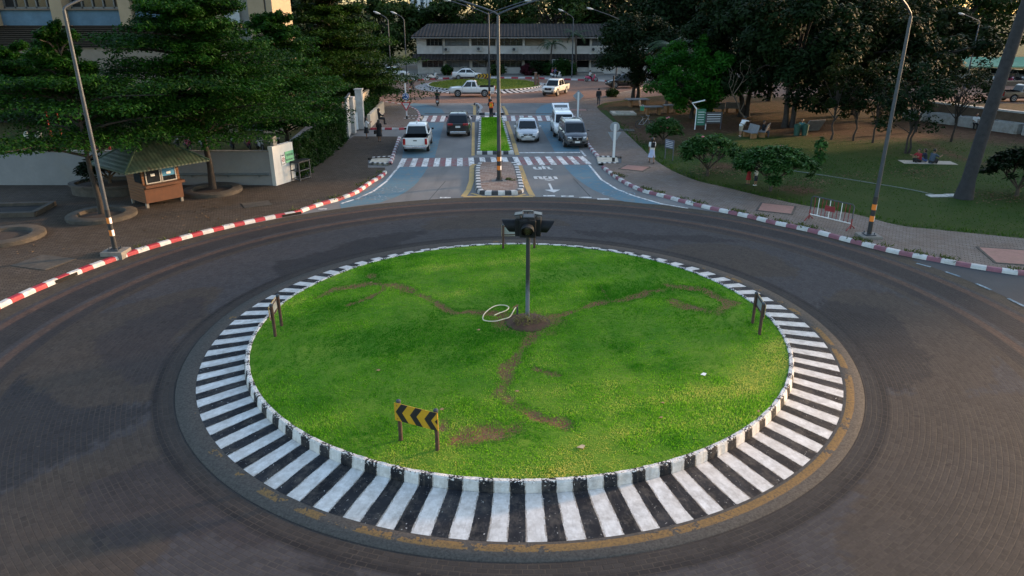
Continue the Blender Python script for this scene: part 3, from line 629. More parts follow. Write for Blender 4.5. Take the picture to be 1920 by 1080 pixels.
wx, wy = np.array(wx), np.array(wy); grass('edge_weeds', wx, wy, np.full(len(wx), .13), .05, .16, GRIT, RNG.random(len(wx)), .03, 'weeds growing in the joint behind the painted kerbs', 'weeds')
# ------------------------------------------------------------------ trees and plants
BARK = M('grey brown bark', (.075, .058, .045), .9, var=.45, scale=5, bump=.6); BARKD = M('dark bark', (.035, .028, .024), .9, var=.4, scale=5, bump=.6)
LF_TIER = mat_leaf('tiered tree leaves', (.002, .013, .001), (.015, .066, .004)); LF_TIER2 = mat_leaf('yellowish tiered leaves', (.003, .017, .0012), (.024, .062, .004))
LF_DARK = mat_leaf('dark leaves', (.002, .0095, .0018), (.010, .025, .005), .12, .7); LF_OLIVE = mat_leaf('olive leaves', (.004, .011, .002), (.02, .028, .004), .15, .7)
LF_BRIGHT = mat_leaf('bright leaves', (.006, .048, .004), (.030, .125, .009)); LF_FRANG = mat_leaf('frangipani leaves', (.016, .062, .012), (.07, .155, .035), .2, .55)
LF_FAR = mat_leaf('far leaves', (.007, .020, .004), (.03, .06, .01)); LF_HEDGE = mat_leaf('hedge leaves', (.006, .026, .004), (.025, .06, .009))
PETAL = M('pink petals', (.55, .16, .2), .6); SOILD = M('dug soil', (.04, .025, .017), .95, var=.4, scale=9, bump=.6)
def leaves(C, rad, nper, size, ctint, flat=.0, up=.6, aspect=.5, tn=.16):
    """n leaves round cluster centres C (k,3), radii rad (k,3)"""
    k = len(C); idx = np.repeat(np.arange(k), nper); n = len(idx)
    d = RNG.normal(size=(n, 3)); d /= np.linalg.norm(d, axis=1)[:, None]; r = RNG.random(n) ** .45
    P = C[idx] + d * r[:, None] * rad[idx]
    N = d * (1 - up) + np.array([0, 0, up]) + RNG.normal(0, .35, (n, 3)); N /= np.linalg.norm(N, axis=1)[:, None]
    T = np.cross(N, RNG.normal(size=(n, 3))); T /= np.linalg.norm(T, axis=1)[:, None] + 1e-9; B = np.cross(N, T)
    s = (size * RNG.uniform(.6, 1.3, n))[:, None]; U = T * s; V = B * s * aspect
    return np.stack([P - U, P + V, P + U, P - V], 1), ctint[idx] + RNG.normal(0, tn, n)
def trunk_mb(h, r0, r1, lean=(0, 0), wob=.06, fork=None):
    pts = []; rr = []
    for i in range(8):
        t = i / 7; pts.append((lean[0] * t * t * h + random.gauss(0, wob) * (0 < t < 1), lean[1] * t * t * h + random.gauss(0, wob) * (0 < t < 1), h * t - .05 * (i == 0))); rr.append(r0 * (1.35 if i == 0 else 1) * (1 - t) + r1 * t)
    mb = MB(); mb.tube(pts, rr, 10); return mb, pts
def tiered(name, label, loc, h, R, layers, z0, leaf, nleaf, seed, lean=(0, 0), r0=.16, size=.13, group=None):
    global RNG; RNG = np.random.default_rng(seed); random.seed(seed)
    t = thing(name, label, 'tree', loc, 0, group); mb, pts = trunk_mb(h * .97, r0, .03, lean); C = []; Rd = []; Ti = []
    for k in range(layers):
        f = k / (layers - 1); z = z0 + (h - z0) * f ** .92; Rk = R * (.9 + .18 * math.sin(f * 5 + .5)) * (1 - f ** 1.5 * .74) * random.uniform(.85, 1.1); nb = random.randint(7, 10); a0 = random.uniform(0, 6.28)
        tz = max(0, min(1, z / (h * .97))); ox, oy = lean[0] * tz * tz * h, lean[1] * tz * tz * h
        for b in range(nb):
            a = a0 + b * 6.283 / nb + random.uniform(-.25, .25); Lb = Rk * random.uniform(.62, 1.15); q = []; zj = random.gauss(0, .34); z += zj; bt0 = random.gauss(0, .1)
            for s in range(5):
                u = s / 4; q.append((ox + math.cos(a) * Lb * u, oy + math.sin(a) * Lb * u, z - .5 * (1 - u) ** 2 - .35 + .30 * u + .1 * math.sin(u * 5)))
            mb.tube(q, [.055 * (1.2 - u * .25) for u in range(5)], 5)
            for s in np.arange(.22, 1.04, .155):
                for side in (-1, 1):
                    w = Lb * .24 * (1.15 - abs(s - .62)); aa = a + side * random.uniform(.06, .3) / max(s, .3)
                    C.append((ox + math.cos(aa) * Lb * s, oy + math.sin(aa) * Lb * s, z - .10 + .16 * s + random.gauss(0, .09))); Rd.append((w, w, .2 + .09 * w)); Ti.append(random.gauss(.36 + .26 * s + bt0, .12))
            z -= zj
    mb.build('trunk', BARKD, t, 60)
    P, ti = leaves(np.array(C), np.array(Rd), max(8, int(nleaf / len(C))), size, np.array(Ti), up=.75)
    leafmesh('crown', P, leaf, ti, t); return t
def broad(name, label, loc, h, R, z0, leaf, nleaf, seed, ncl=90, cl=.2, size=.2, r0=.22, bark=None, trunks=1, squash=1., group=None, lean=(0, 0), gaps=.0, Ry=None, tn=.14, ctn=.17):
    global RNG; RNG = np.random.default_rng(seed); random.seed(seed)
    t = thing(name, label, 'tree', loc, 0, group); Ry = Ry or R; mb = MB(); zc = (h + z0) / 2; rz_ = (h - z0) / 2
    for k in range(trunks):
        m2, pts = trunk_mb(zc, r0, r0 * .5, (lean[0] + (k - (trunks - 1) / 2) * .12, lean[1])); off = ((k - (trunks - 1) / 2) * r0 * 2.6, 0, 0)
        mb.add([(p[0] + off[0], p[1], p[2]) for p in m2.v], m2.f)
    C = []
    while len(C) < ncl:
        d = RNG.normal(size=3); d /= np.linalg.norm(d); r = RNG.uniform(.35, 1) ** .5
        wob = 1 + .22 * math.sin(d[0] * 4 + seed) * math.cos(d[1] * 5 + seed * 2) + .12 * math.sin(d[2] * 9 + seed)
        p = d * r * wob * np.array([R, Ry, rz_])
        if p[2] < -rz_ * .5 and RNG.random() < .35: continue
        C.append(p + np.array([lean[0] * zc, lean[1] * zc, zc]))
    C = np.array(C); top = pts[-1]
    for i in RNG.choice(len(C), min(26, ncl), replace=False):
        e = C[i]; s = Vector((lean[0] * zc * .5, lean[1] * zc * .5, z0 * .8 + (zc - z0 * .8) * RNG.random())); e = Vector(e); m = s.lerp(e, .5) + Vector((0, 0, .12 * R)); mb.tube([s, s.lerp(m, .6), m, m.lerp(e, .5), e], [r0 * .45, r0 * .36, r0 * .27, r0 * .18, .02], 6)
    mb.build('trunk', bark or BARKD, t, 60)
    rd = np.repeat((RNG.uniform(.7, 1.3, len(C)) * cl * R)[:, None], 3, 1) * np.array([1, 1, .72 * squash])
    per = max(6, int(nleaf / len(C))); P, ti = leaves(C, rd, per, size, RNG.normal(.45, ctn, len(C)), up=.55, tn=tn)
    leafmesh('crown', P, leaf, ti, t); return t

tiered('tiered_tree', 'large layered tree rising behind the wooden kiosk beside the left pavement', G(400, 362), 10.9, 5.7, 9, 4.2, LF_TIER, 140000, 11, (.01, .0), .17, .085)
tiered('tiered_tree', 'slim layered tree in a round concrete ring behind the striped lamp post at far left', G(193, 409), 8.0, 4.3, 5, 4.2, LF_TIER, 50000, 23, (-.045, .0), .13, .08)
tiered('tiered_tree', 'layered tree at the left edge inside the white wall', (-30, 44.5), 6.6, 5.0, 5, 3.2, LF_TIER, 50000, 37, (0, 0), .16, .09)
tiered('tiered_tree', 'layered tree overhanging the ivy fence', (-15.4, 48.5), 8.6, 5.3, 9, 2.3, LF_TIER, 90000, 41, (0, 0), .16, .095)
tiered('tiered_tree', 'tall layered tree whose right tips reach toward the far long building', (-16.8, 70), 11.2, 8.6, 10, 1.8, LF_TIER2, 80000, 53, (.0, .0), .22, .14)
broad('bush_tree', 'dense dark bush behind the two step planter by the gate', G(697, 203), 4.6, 2.0, .6, LF_HEDGE, 9000, 61, 50, .3, .13, .1)
BG = 'trees behind the far long building'
for i, (x, y, h, R, lf, s, nm, lb) in enumerate([
        (-37, 84, 15, 8, LF_DARK, 71, 'broad_tree', 'tall dark tree right behind the cream tower of the left building'), (-26, 96, 14, 8, LF_DARK, 72, 'broad_tree', 'dark tree behind the layered trees, left of the far long building'),
        (-21, 127, 11.5, 6.5, LF_FAR, 73, 'broad_tree', 'green tree over the left end of the dark tiled roof'), (-6, 133, 15, 8, LF_FAR, 74, 'broad_tree', 'tree behind the middle of the dark tiled roof'),
        (7, 129, 14.5, 8.5, LF_FAR, 75, 'broad_tree', 'wide tree with black limbs behind the dark tiled roof'), (20, 130, 15, 8, LF_DARK, 76, 'broad_tree', 'dark tree behind the right end of the dark tiled roof'),
        (28, 114, 13.5, 7.5, LF_DARK, 77, 'broad_tree', 'dark crowned tree at the right of the far junction'), (38, 118, 15, 9, LF_DARK, 78, 'broad_tree', 'tall black green tree filling the top behind the park'),
        (57, 98, 9.5, 5, LF_OLIVE, 79, 'broad_tree', 'olive tree left of the green carport roof'), (76, 128, 15, 10, LF_FAR, 80, 'broad_tree', 'green hill of foliage behind the green carport roof'), (100, 124, 14, 9, LF_DARK, 81, 'broad_tree', 'dark tree at the far right behind the carport'),
        (-52, 92, 15, 9, LF_DARK, 82, 'broad_tree', 'dark tree rising behind the left building'), (90, 112, 16, 10, LF_DARK, 86, 'broad_tree', 'dark tall tree at the right end of the carport'), (30, 118, 16, 9, LF_DARK, 87, 'broad_tree', 'dark tree behind the corner trees and the park'), (49, 123, 17, 9, LF_DARK, 88, 'broad_tree', 'tall dark tree behind the middle of the park'), (66, 134, 17, 10, LF_FAR, 89, 'broad_tree', 'tall tree far behind the carport roof'), (120, 118, 16, 11, LF_DARK, 90, 'broad_tree', 'dark tree past the right end of the carport'), (54, 124, 14, 10, LF_FAR, 84, 'broad_tree', 'far green tree between the park and the carport'), (-13, 118.0 + 12, 11, 4.5, LF_FAR, 85, 'broad_tree', 'small green tree peeping over the tiled roof')]):
    broad(nm, lb, (x, y, 0), h, R, 2.2, lf, 13000, s, 80, .24, .34, .35, group=BG)
broad('wide_tree', 'dark round tree on two trunks at the corner of the far junction', G(1191, 187.5), 9.0, 4.6, 1.7, LF_DARK, 26000, 91, 90, .25, .17, .2, None, 2)
broad('bright_tree', 'bright green dense tree with rounded clumps over the park tables', G(1297, 224), 6.9, 4.0, .9, LF_BRIGHT, 36000, 93, 150, .17, .14, .2, tn=.12, ctn=.2)
PG = 'shade trees in the park'
for (px, py, h, R, z0, lf, s, n, tr, lb) in [(1394, 219, 11.5, 5.0, 2.8, LF_DARK, 101, 34000, 2, 'big dark shade tree above the concrete benches'), (1478, 239, 10.5, 5.6, 2.6, LF_DARK, 102, 30000, 2, 'dark shade tree right of the concrete benches'),
        (1545, 205, 11.5, 6.5, 2.2, LF_OLIVE, 103, 28000, 1, 'olive brown shade tree in the middle of the dark park'), (1600, 215, 10.5, 5.5, 2.2, LF_OLIVE, 104, 22000, 1, 'olive tree just left of the right lamp post'), (1690, 216, 8.5, 4.6, 1.2, LF_DARK, 105, 20000, 1, 'dark green tree just right of the right lamp post'), (1440, 190, 12, 6, 2.6, LF_DARK, 106, 22000, 1, 'tall dark tree behind the park benches')]:
    broad('shade_tree', lb, G(px, py, .1), h, R, z0, lf, n, s, 95, .21, .19, .24, None, tr, group=PG)
SG = 'slender young trees in the park'
for (px, py, h, R, s, n, lb) in [(1558, 262, 6.2, 1.9, 111, 3200, 'slender olive tree with thin bare stems, left of the right lamp post'), (1600, 264, 5.6, 1.6, 112, 2600, 'thin tree between two leaning trunks in the dark park'), (1636, 268, 6, 1.8, 113, 2600, 'thin dark trunk tree beside the right lamp post'), (1700, 288, 6.0, 2.2, 114, 3600, 'thin forked tree left of the picnic mat'), (1783, 266, 6.6, 2.2, 115, 1900, 'sparse bare-limbed tree in front of the green carport')]:
    broad('slender_tree', lb, G(px, py, .1), h, R, 1.6, LF_OLIVE if s % 2 else LF_DARK, n, s, 26, .34, .13, .075, BARKD, 2 if s == 114 else 1, group=SG)
for (x, y, h, R, s, lb) in [(47, 41.5, 13, 5.6, 121, 'unseen tree added for its shade beyond the right edge, nearest the road'), (50, 50, 13, 6, 122, 'unseen tree added for its shade beyond the right edge beside the planter wall'), (58, 45, 14, 6, 123, 'unseen tree added for its shade beyond the right edge at the back'), (56, 57, 13, 6, 124, 'unseen tree added for its shade beyond the right edge by the white planters'), (66, 52, 14, 7, 125, 'tallest unseen tree added for its shade beyond the right edge'), (42, 48, 11, 4.6, 126, 'smaller unseen tree added for its shade just beyond the right edge'), (68, 63, 13, 6, 127, 'unseen tree added for its shade beyond the right edge near the side road')]:
    broad('shade_tree', lb, (x, y, .1), h, R, 1.2, LF_DARK, 14000, s, 90, .26, .34, .28, group=PG)  # out of view, added to block the low sun and shade the roundabout
# far wood closing the horizon
RNG = np.random.default_rng(400); kx = np.linspace(-190, 260, 330); C = np.c_[kx + RNG.normal(0, 2, 330), 152 + RNG.normal(0, 5, 330), RNG.uniform(1, 12, 330) + 3 * np.sin(kx * .13) + 2 * np.sin(kx * .31)]
P, ti = leaves(C, np.full((330, 3), 3.2), 190, .5, RNG.normal(.4, .2, 330), up=.4); tag(leafmesh('far_wood', P, LF_DARK, ti), 'dark mass of trees closing the horizon behind everything', 'wood', kind='stuff')
# bare branched tree
random.seed(5); bt = thing('bare_tree', 'leafless pale branched tree in front of the dark park trees', 'tree', G(1398, 236, .1)); mb = MB()
def limb(p, d, L, r, k):
    q = [Vector(p)]; d = Vector(d)
    for i in range(4): d = (d + Vector((random.gauss(0, .22), random.gauss(0, .2), random.gauss(.06, .12)))).normalized(); q.append(q[-1] + d * L / 4)
    mb.tube(q, [r * (1 - .18 * i) for i in range(5)], 6)
    if k:
        for i in (2, 3, 4): limb(q[i], (d + Vector((random.choice((-1, 1)) * random.uniform(.5, 1), random.gauss(0, .4), .1))).normalized(), L * .62, r * .5, k - 1)
limb((0, 0, 0), (.0, 0, 1), 3.2, .09, 3); mb.build('trunk', M('pale bark', (.15, .115, .085), .9, var=.3), bt, 60)

def frond(mb_l, base, az, L, droop, n=26, w=.5, rise=.5):
    """one feather leaf: returns leaflet quads"""
    Q = []; p = Vector(base); el = rise
    for i in range(n):
        el -= droop / n; d = Vector((math.cos(az) * math.cos(el), math.sin(az) * math.cos(el), math.sin(el))); p2 = p + d * L / n; t = i / n; sd = Vector((-math.sin(az), math.cos(az), 0))
        ll = w * math.sin(math.pi * min(1, .12 + t * .86)) ** .7
        for s in (-1, 1): tip = p + sd * s * ll + d * ll * .55 - Vector((0, 0, ll * .45)); Q.append((p, p + d * .05 + sd * s * .02, tip, p2))
        p = p2
    return Q
LF_PALM = mat_leaf('palm leaflets', (.012, .035, .012), (.04, .075, .022), .15, .4)
def palm(name, label, loc, h, r0, r1, lean, nf, L, seed, group=None, bark=None):
    random.seed(seed); t = thing(name, label, 'palm', loc, 0, group); mb = MB(); pts = [(lean[0] * (k / 12) ** 1.3, lean[1] * (k / 12) ** 1.3, h * k / 12) for k in range(13)]
    fine = spline(pts, 8); mb.tube(fine, [(r0 * (1.5 - .5 * min(1, i / 9)) * (1 - i / len(fine)) + r1 * i / len(fine)) * (1 + .025 * (i % 2)) for i in range(len(fine))], 14); mb.build('trunk', bark or BARK, t, 60)
    Q = []; st = MB()
    for k in range(nf): Q += frond(None, (pts[-1][0], pts[-1][1], h), k * 2.4 + random.random() * .4, L * random.uniform(.8, 1.1), random.uniform(1.1, 2.0), 24, L * .2, random.uniform(.25, 1.1))
    leafmesh('fronds', np.array([[tuple(v) for v in q] for q in Q]), LF_PALM, np.random.default_rng(seed).normal(.4, .2, len(Q)), t); return t
palm('palm_tree', 'stout ringed palm trunk leaning up out of the top right corner', G(1806, 372, .1), 11.5, .33, .24, (.9, -.2), 16, 3.2, 3, None, M('ringed palm bark', (.028, .027, .03), .9, var=.45, scale=4, bump=.8))
palm('palm_tree', 'feather palm with drooping fronds between the corner tree and the bright green tree', (15.8, 74, .1), 5.6, .16, .12, (.3, 0), 18, 3.4, 4)
palm('palm_tree', 'small palm in front of the far long building', (5.6, 109.9, .15), 4.4, .13, .1, (.3, 0), 15, 2.6, 6)
palm('palm_tree', 'taller palm by the steps of the far long building', (9.6, 110.3, .15), 5.6, .13, .1, (-.2, 0), 15, 2.5, 8)
def frangipani(name, label, loc, h, R, seed, nleaf=3200, soil=True, flowers=8, lf=None, extra=55):
    global RNG; random.seed(seed); RNG = np.random.default_rng(seed); t = thing(name, label, 'shrub', loc, 0, 'low round shrubs along the right pavement'); mb = MB(); tips = []
    def br(p, d, L, r, k):
        q = [Vector(p), Vector(p) + Vector(d) * L * .5 + Vector((0, 0, .03)), Vector(p) + Vector(d) * L]; mb.tube(q, [r, r * .9, r * .8], 7)
        if k == 0: tips.append(q[-1]); return
        for i in range(3 if k > 1 else 2): a = random.uniform(0, 6.28); br(q[-1], (Vector(d) * .8 + Vector((math.cos(a), math.sin(a), random.uniform(-.1, .35))) * .75).normalized(), L * .68, r * .72, k - 1)
    for k in range(5): a = k * 1.2566 + random.random(); br((0, 0, h * .2), (math.cos(a) * .8, math.sin(a) * .8, .8), h * .31, .055, 3)
    mb.tube([(0, 0, -.05), (.02, 0, h * .12), (0, 0, h * .22)], [.12, .09, .085], 9); mb.build('trunk', BARK, t, 60)
    T_ = np.array([tuple(x) for x in tips]); T_[:, :2] *= R * .92 / (np.percentile(np.hypot(T_[:, 0], T_[:, 1]), 92)); nx_ = extra; aa = RNG.random(nx_) * 6.2832; rr_ = R * np.sqrt(RNG.random(nx_)) * (1 + .12 * np.sin(aa * 3 + seed)); ex = np.c_[rr_ * np.cos(aa), rr_ * np.sin(aa), aa * 0]; T_ = np.concatenate([T_, ex])
    rn = np.clip(np.hypot(T_[:, 0], T_[:, 1]) / R, 0, 1.15); dome = h * (.98 - .34 * rn ** 2); T_[:, 2] = dome - h * np.where(rn > .6, .24, .16) * RNG.random(len(T_)) ** 1.4
    P = []; ti = []; per = max(8, int(nleaf / len(T_)))
    for p in T_:
        bt_ = random.gauss(.45, .17)
        for k in range(per):
            a = k * 2.4 + random.random(); el = random.uniform(-.35, .75); d = np.array([math.cos(a) * math.cos(el), math.sin(a) * math.cos(el), math.sin(el)]); sd = np.array([-math.sin(a), math.cos(a), 0]); L = random.uniform(.2, .36); b = p + d * .03 + RNG.normal(0, .05, 3); m = b + d * L * .55 + np.array([0, 0, .03])
            P.append((b, m + sd * .055, b + d * L - np.array([0, 0, .05]), m - sd * .055)); ti.append(bt_ + random.gauss(0, .16))
    leafmesh('crown', np.array(P), lf or LF_FRANG, np.array(ti), t)
    if flowers:
        for k in range(flowers): f = MB(); p = T_[random.randrange(len(T_))] + np.array([0, 0, .18]); f.lathe([(.0, -.03), (.07, .0), (.09, .05), (.05, .07)], tuple(p), 6); f.build('flower', PETAL, t)
    if soil: s = MB(); s.lathe([(R * .72, -.0), (R * .6, .07), (R * .25, .1)], (0, 0, 0), 18); s.build('soil_bed', SOILD, t)
    return t
frangipani('frangipani_shrub', 'small frangipani with a pink bloom behind the walking schoolgirl', G(1243, 270, .11), 1.9, 1.25, 21)
frangipani('frangipani_shrub', 'open round frangipani on a single bare trunk, middle of the three shrubs', G(1326, 330, .11), 2.5, 1.75, 22, 4200, flowers=3)
frangipani('frangipani_shrub', 'largest frangipani, spreading over the two children', G(1444, 358, .11), 2.45, 2.05, 33, 8500, flowers=2, extra=80)
frangipani('leafy_shrub', 'big dark shrub at the right edge of the park lawn', G(1905, 368, .11), 2.5, 1.7, 24, 6000, False, 8, LF_DARK)
frangipani('potted_shrub', 'leafy shrub in the raised planter against the white wall', (-21.3, 36.9, .5), 1.5, 1.3, 26, 3500, False, 0, LF_DARK)
def bush(name, label, loc, rx, ry, h, leaf, n, seed, size=.1, cat='bush', group=None, asp=.5):
    global RNG; RNG = np.random.default_rng(seed); t = thing(name, label, cat, loc, 0, group); C = RNG.normal(size=(40, 3)); C /= np.linalg.norm(C, axis=1)[:, None]; C = C * np.array([rx, ry, h * .45]) * .8 + np.array([0, 0, h * .5]); C[:, 2] = np.clip(C[:, 2], .1, h)
    P, ti = leaves(C, np.full((40, 3), min(rx, h) * .35), n // 40, size, RNG.normal(.45, .18, 40), aspect=asp); leafmesh('foliage', P, leaf, ti, t)
    m = MB(); m.tube([(0, 0, 0), (0, 0, h * .6)], [.06, .03], 6); m.build('stem', BARKD, t); return t
LF_RED = mat_leaf('purple leaves', (.03, .008, .015), (.09, .02, .03))
bush('bush', 'round dark hedge bush at the steps of the far long building', (7.0, 109.7, .15), 2.6, 1.2, 2.2, LF_HEDGE, 5000, 1, .2)
bush('bush', 'tall dark bush left of the taller palm', (3.6, 110.0, .15), 1.6, 1., 2.0, LF_DARK, 3000, 2, .2)
bush('bush', 'purple leaved bush in front of the far white wall', (2.4, 109.7, .15), 1.1, .9, 1.7, LF_RED, 2400, 3, .16)
bush('bush', 'small feathery bush left of the purple bush', (-2.3, 109.7, .15), 1.4, .8, 1.5, LF_FAR, 1000, 4, .18)
bush('bush', 'little palm-like plant behind the parked white saloon', (-14.9 + 5.3, 109.9, .15), .9, .8, 1.6, LF_HEDGE, 900, 5, .2)
bush('bush', 'yellow green plant on the corner by the striped post', G(1148, 182, .1), .7, .6, 1.1, LF_TIER2, 900, 6, .13)
for k, (px, py, s) in enumerate(((1050, 329, 1), )):
    pass
bush('weed_tuft', 'dry weed tuft growing on the paved median by its right kerb', G(960, 337, .18), .45, .3, .28, GRIT, 700, 7, .05, 'weed')
q_ = G(989, 600, .46); mb = MB(); mb.lathe([(.78, -.06), (.66, .03), (.4, .075), (.1, .09)], (0, 0, 0), 26); o = struct(mb.build('soil_patch', M('dark red soil', (.075, .036, .02), .95, var=.5, scale=7, bump=.8), None, loc=(q_[0], q_[1] - .15, lawn_z(*q_) - .03)))
bush('weed_plant', 'low straggly plant round the foot of the black beacon pole', (G(989, 600, .46)[0] + .05, G(989, 600, .46)[1] - .3, .45), .55, .36, .3, mat_leaf('dry weeds', (.06, .06, .014), (.26, .23, .08)), 520, 9, .05, 'weed', None, .16)
bush('sapling', 'thin sapling with drooping leaves right of the largest frangipani', G(1533, 312, .11), .4, .4, 2.1, LF_FRANG, 320, 10, .17, 'sapling')
# hedge on the planter and ivy fence are built with their walls below
# ------------------------------------------------------------------ buildings
GLASSD = M('dark window glass', (.016, .02, .024), .08, var=.3, scale=.8, spec=.6); FRAMEW = M('pale window frame', (.36, .35, .33), .6, var=.2); FRAMED = M('grey window frame', (.12, .12, .12), .5)
WALLW = M('old white render', (.54, .515, .49), .85, var=.16, dirt=.45, scale=1.2, dirtcol=(.2, .17, .13)); CREAM = M('cream render', (.30, .23, .15), .85, var=.12, dirt=.25, scale=.6); GREYW = M('grey render', (.2, .195, .185), .85, var=.2, dirt=.3, scale=1.)
PBLUE = M('faded blue panel', (.07, .135, .2), .75, var=.25, dirt=.3, scale=.8, dirtcol=(.05, .09, .13)); SLAT = M('brown louvre', (.045, .032, .025), .7, var=.3); SLATL = M('light louvre', (.3, .24, .17), .7, var=.3); DARKIN = M('dark interior', (.012, .012, .013), .9)
def tile_mat():
    t = NT('dark roof tiles'); v = t.obj(); w = t.node('ShaderNodeTexWave', wave_type='BANDS', bands_direction='X'); t.L(v, w.inputs['Vector']); w.inputs['Scale'].default_value = .62; w.inputs['Distortion'].default_value = .15
    n = t.noise(.7, 5, .7, v); c = t.mix(t.mapr(n, .3, .7), (.018, .015, .015), (.055, .046, .042)); c = t.mix(t.mapr(w.outputs['Fac'], .3, .8, 0, .75), c, (.016, .014, .014)); t.bump(w.outputs['Fac'], 1, .12); return t.set(c, .85, spec=.2)
TILE = tile_mat()
BY = 113.0; DEP = lambda y, z: (y * _c + (CAM_H - z) * _s) / FPX; bx = lambda px: (px - 960) * DEP(BY, 3)
hall = thing('long_building', 'long two storey white building with a dark tiled roof across the far end', 'building', (0, BY, 0)); ZB = lambda y: Zat((0, BY), y)
def wbox(mb, x0, x1, z0, z1, y0, y1, mi=0): mb.box(((x0 + x1) / 2, (y0 + y1) / 2, (z0 + z1) / 2), (x1 - x0, y1 - y0, z1 - z0), 0, mi)
upw = [(800, 830), (834.5, 880), (884, 929.5), (934, 979.5), (1109, 1150), (1154, 1199)]; lww = [(790, 832), (836, 881), (885, 930), (934, 979), (1109, 1150), (1154, 1199)]
XL, XR = bx(782), bx(1230); m = MB(); z_up0, z_up1, z_l0, z_l1 = ZB(86.2), ZB(72.5), ZB(126.5), ZB(113.5); ze = ZB(67)
def facade(mb, wins, z0, z1, w0, w1):
    wbox(mb, XL, XR, z0, w0, 0, .3); wbox(mb, XL, XR, w1, z1, 0, .3); prev = XL
    for a, b in wins: wbox(mb, prev, bx(a), w0, w1, 0, .3); prev = bx(b)
    wbox(mb, prev, XR, w0, w1, 0, .3)
up_all = sorted(upw + [(984, 1021), (1081, 1105)]); lw_all = sorted(lww + [(984, 1060), (1080, 1105)])
facade(m, up_all, ZB(101), ze, z_up0, z_up1); facade(m, lw_all, -.6, ZB(101), z_l0, z_l1)
wbox(m, XL, XR, -.6, ze, 8, 8.3); wbox(m, XL - .0, XL + .3, -.6, ze, .3, 8); wbox(m, XR - .3, XR, -.6, ze, .3, 8); wbox(m, XL + .3, XR - .3, ZB(101) - .1, ZB(101) + .1, 1.5, 8)
m.build('wall', WALLW, hall)
for wins, z0, z1 in ((upw, z_up0, z_up1), (lww, z_l0, z_l1)):
    for a, b in wins:
        x0, x1 = bx(a), bx(b); f = MB()
        for x_ in np.linspace(x0 + .04, x1 - .04, 5): wbox(f, x_ - .04, x_ + .04, z0 + .08, z1 - .08, .1, .18)
        wbox(f, x0, x1, z0, z0 + .08, .1, .18); wbox(f, x0, x1, z1 - .08, z1, .1, .18); wbox(f, x0, x1, z1 - .36, z1 - .32, .11, .17); fr = f.build('window', FRAMED, hall)
        g = MB(); wbox(g, x0, x1, z0, z1, .2, .22); g.build('pane', GLASSD, fr)
for px in (832.2, 882, 931.7, 981.6, 1107, 1152): c = MB(); wbox(c, bx(px) - .16, bx(px) + .16, 0, ze, -.12, 0); c.build('pilaster', WALLW, hall)
b = MB(); wbox(b, bx(984), bx(1021), ZB(100), z_up1, 1.2, 1.3); b.build('balcony_wall', M('beige wall', (.4, .35, .29), .85, var=.15, dirt=.3, scale=1), hall)
b = MB()
for z in (ZB(96), ZB(89)): wbox(b, bx(984), bx(1021), z - .04, z + .04, .05, .12)
b.build('balcony_rail', M('brown rail', (.15, .1, .05), .6), hall)
for a, c_, z0, z1 in ((1081, 1105, ZB(99.5), z_up1), (1080, 1105, -.1, z_l1), (984, 1060, -.2, z_l1)): d = MB(); wbox(d, bx(a), bx(c_), z0, z1, .9, .95); d.build('door', DARKIN, hall)
r = MB(); zr, zt = ZB(66.5), Zat((0, BY + 4), 44.5); x0, x1 = XL - .6, XR + .6; pro = [(-1.6, zr - .25), (-1.6, zr - .05), (4.1, zt), (9.8, zr - .05), (9.8, zr - .25)]
V = [(x0 + (1.9 if k == 2 else 0), y, z) for k, (y, z) in enumerate(pro)] + [(x1, y, z) for y, z in pro]; r.add(V, [(0, 1, 6, 5), (1, 2, 7, 6), (2, 3, 8, 7), (3, 4, 9, 8), (4, 0, 5, 9), (4, 3, 2, 1, 0), (5, 6, 7, 8, 9)]); r.build('roof', TILE, hall)
cn = MB(); za, zb_ = ZB(101.0), ZB(109.5); cn.add([(x0, .0, za), (x1, .0, za), (x1, -1.9, zb_), (x0, -1.9, zb_), (x0, 0, za - .15), (x1, 0, za - .15), (x1, -1.9, zb_ - .12), (x0, -1.9, zb_ - .12)], [(3, 2, 1, 0), (4, 5, 6, 7), (0, 1, 5, 4), (1, 2, 6, 5), (2, 3, 7, 6), (3, 0, 4, 7)]); cn.build('canopy_roof', TILE, hall)
s = MB(); wbox(s, XL, XR, ZB(70), ZB(67.2), -.2, -.02); s.build('eave_board', M('pale board', (.42, .39, .34), .8), hall)
bs = MB(); wbox(bs, bx(1030), bx(1130), 0, .45, -2.6, -.2); bs.build('steps', CONC, hall)
CURT = M('pale curtain behind glass', (.12, .14, .16), .2, var=.4, scale=1.5); wk = [o for o in hall.children if o.name.startswith('window')]
for k, o in enumerate(wk):
    if k % 3 == 1:
        for ch in o.children: ch.data = ch.data.copy(); ch.data.materials[0] = CURT
for px, y_ in ((838, 95), (899, 94), (965, 95), (1113, 95), (870, 131), (945, 131)):
    a = MB(); wbox(a, bx(px) - .45, bx(px) + .45, ZB(y_) - .1, ZB(y_) + .5, -.38, -.002); ac = a.build('air_conditioner', M('air conditioner casing', (.4, .4, .38), .6, dirt=.4), hall, bevel=.03); a = MB(); a.lathe([(.22, 0), (.22, .012)], (0, 0, 0), 16, 0, Matrix.Translation((bx(px) - .12, -.39, ZB(y_) + .2)) @ Matrix.Rotation(R_(90), 4, 'X')); a.build('fan_grille', DKSTEEL, ac)
for px in (831, 933, 1078): a = MB(); a.tube([(bx(px), -.2, 0), (bx(px), -.2, ze)], .06, 6); a.build('downpipe', M('grey downpipe', (.25, .24, .23), .7), hall)
a = MB(); wbox(a, XL - .6, XR + .6, zr - .33, zr - .2, -1.75, -1.62); a.build('gutter', M('dull gutter', (.2, .19, .18), .7), hall)
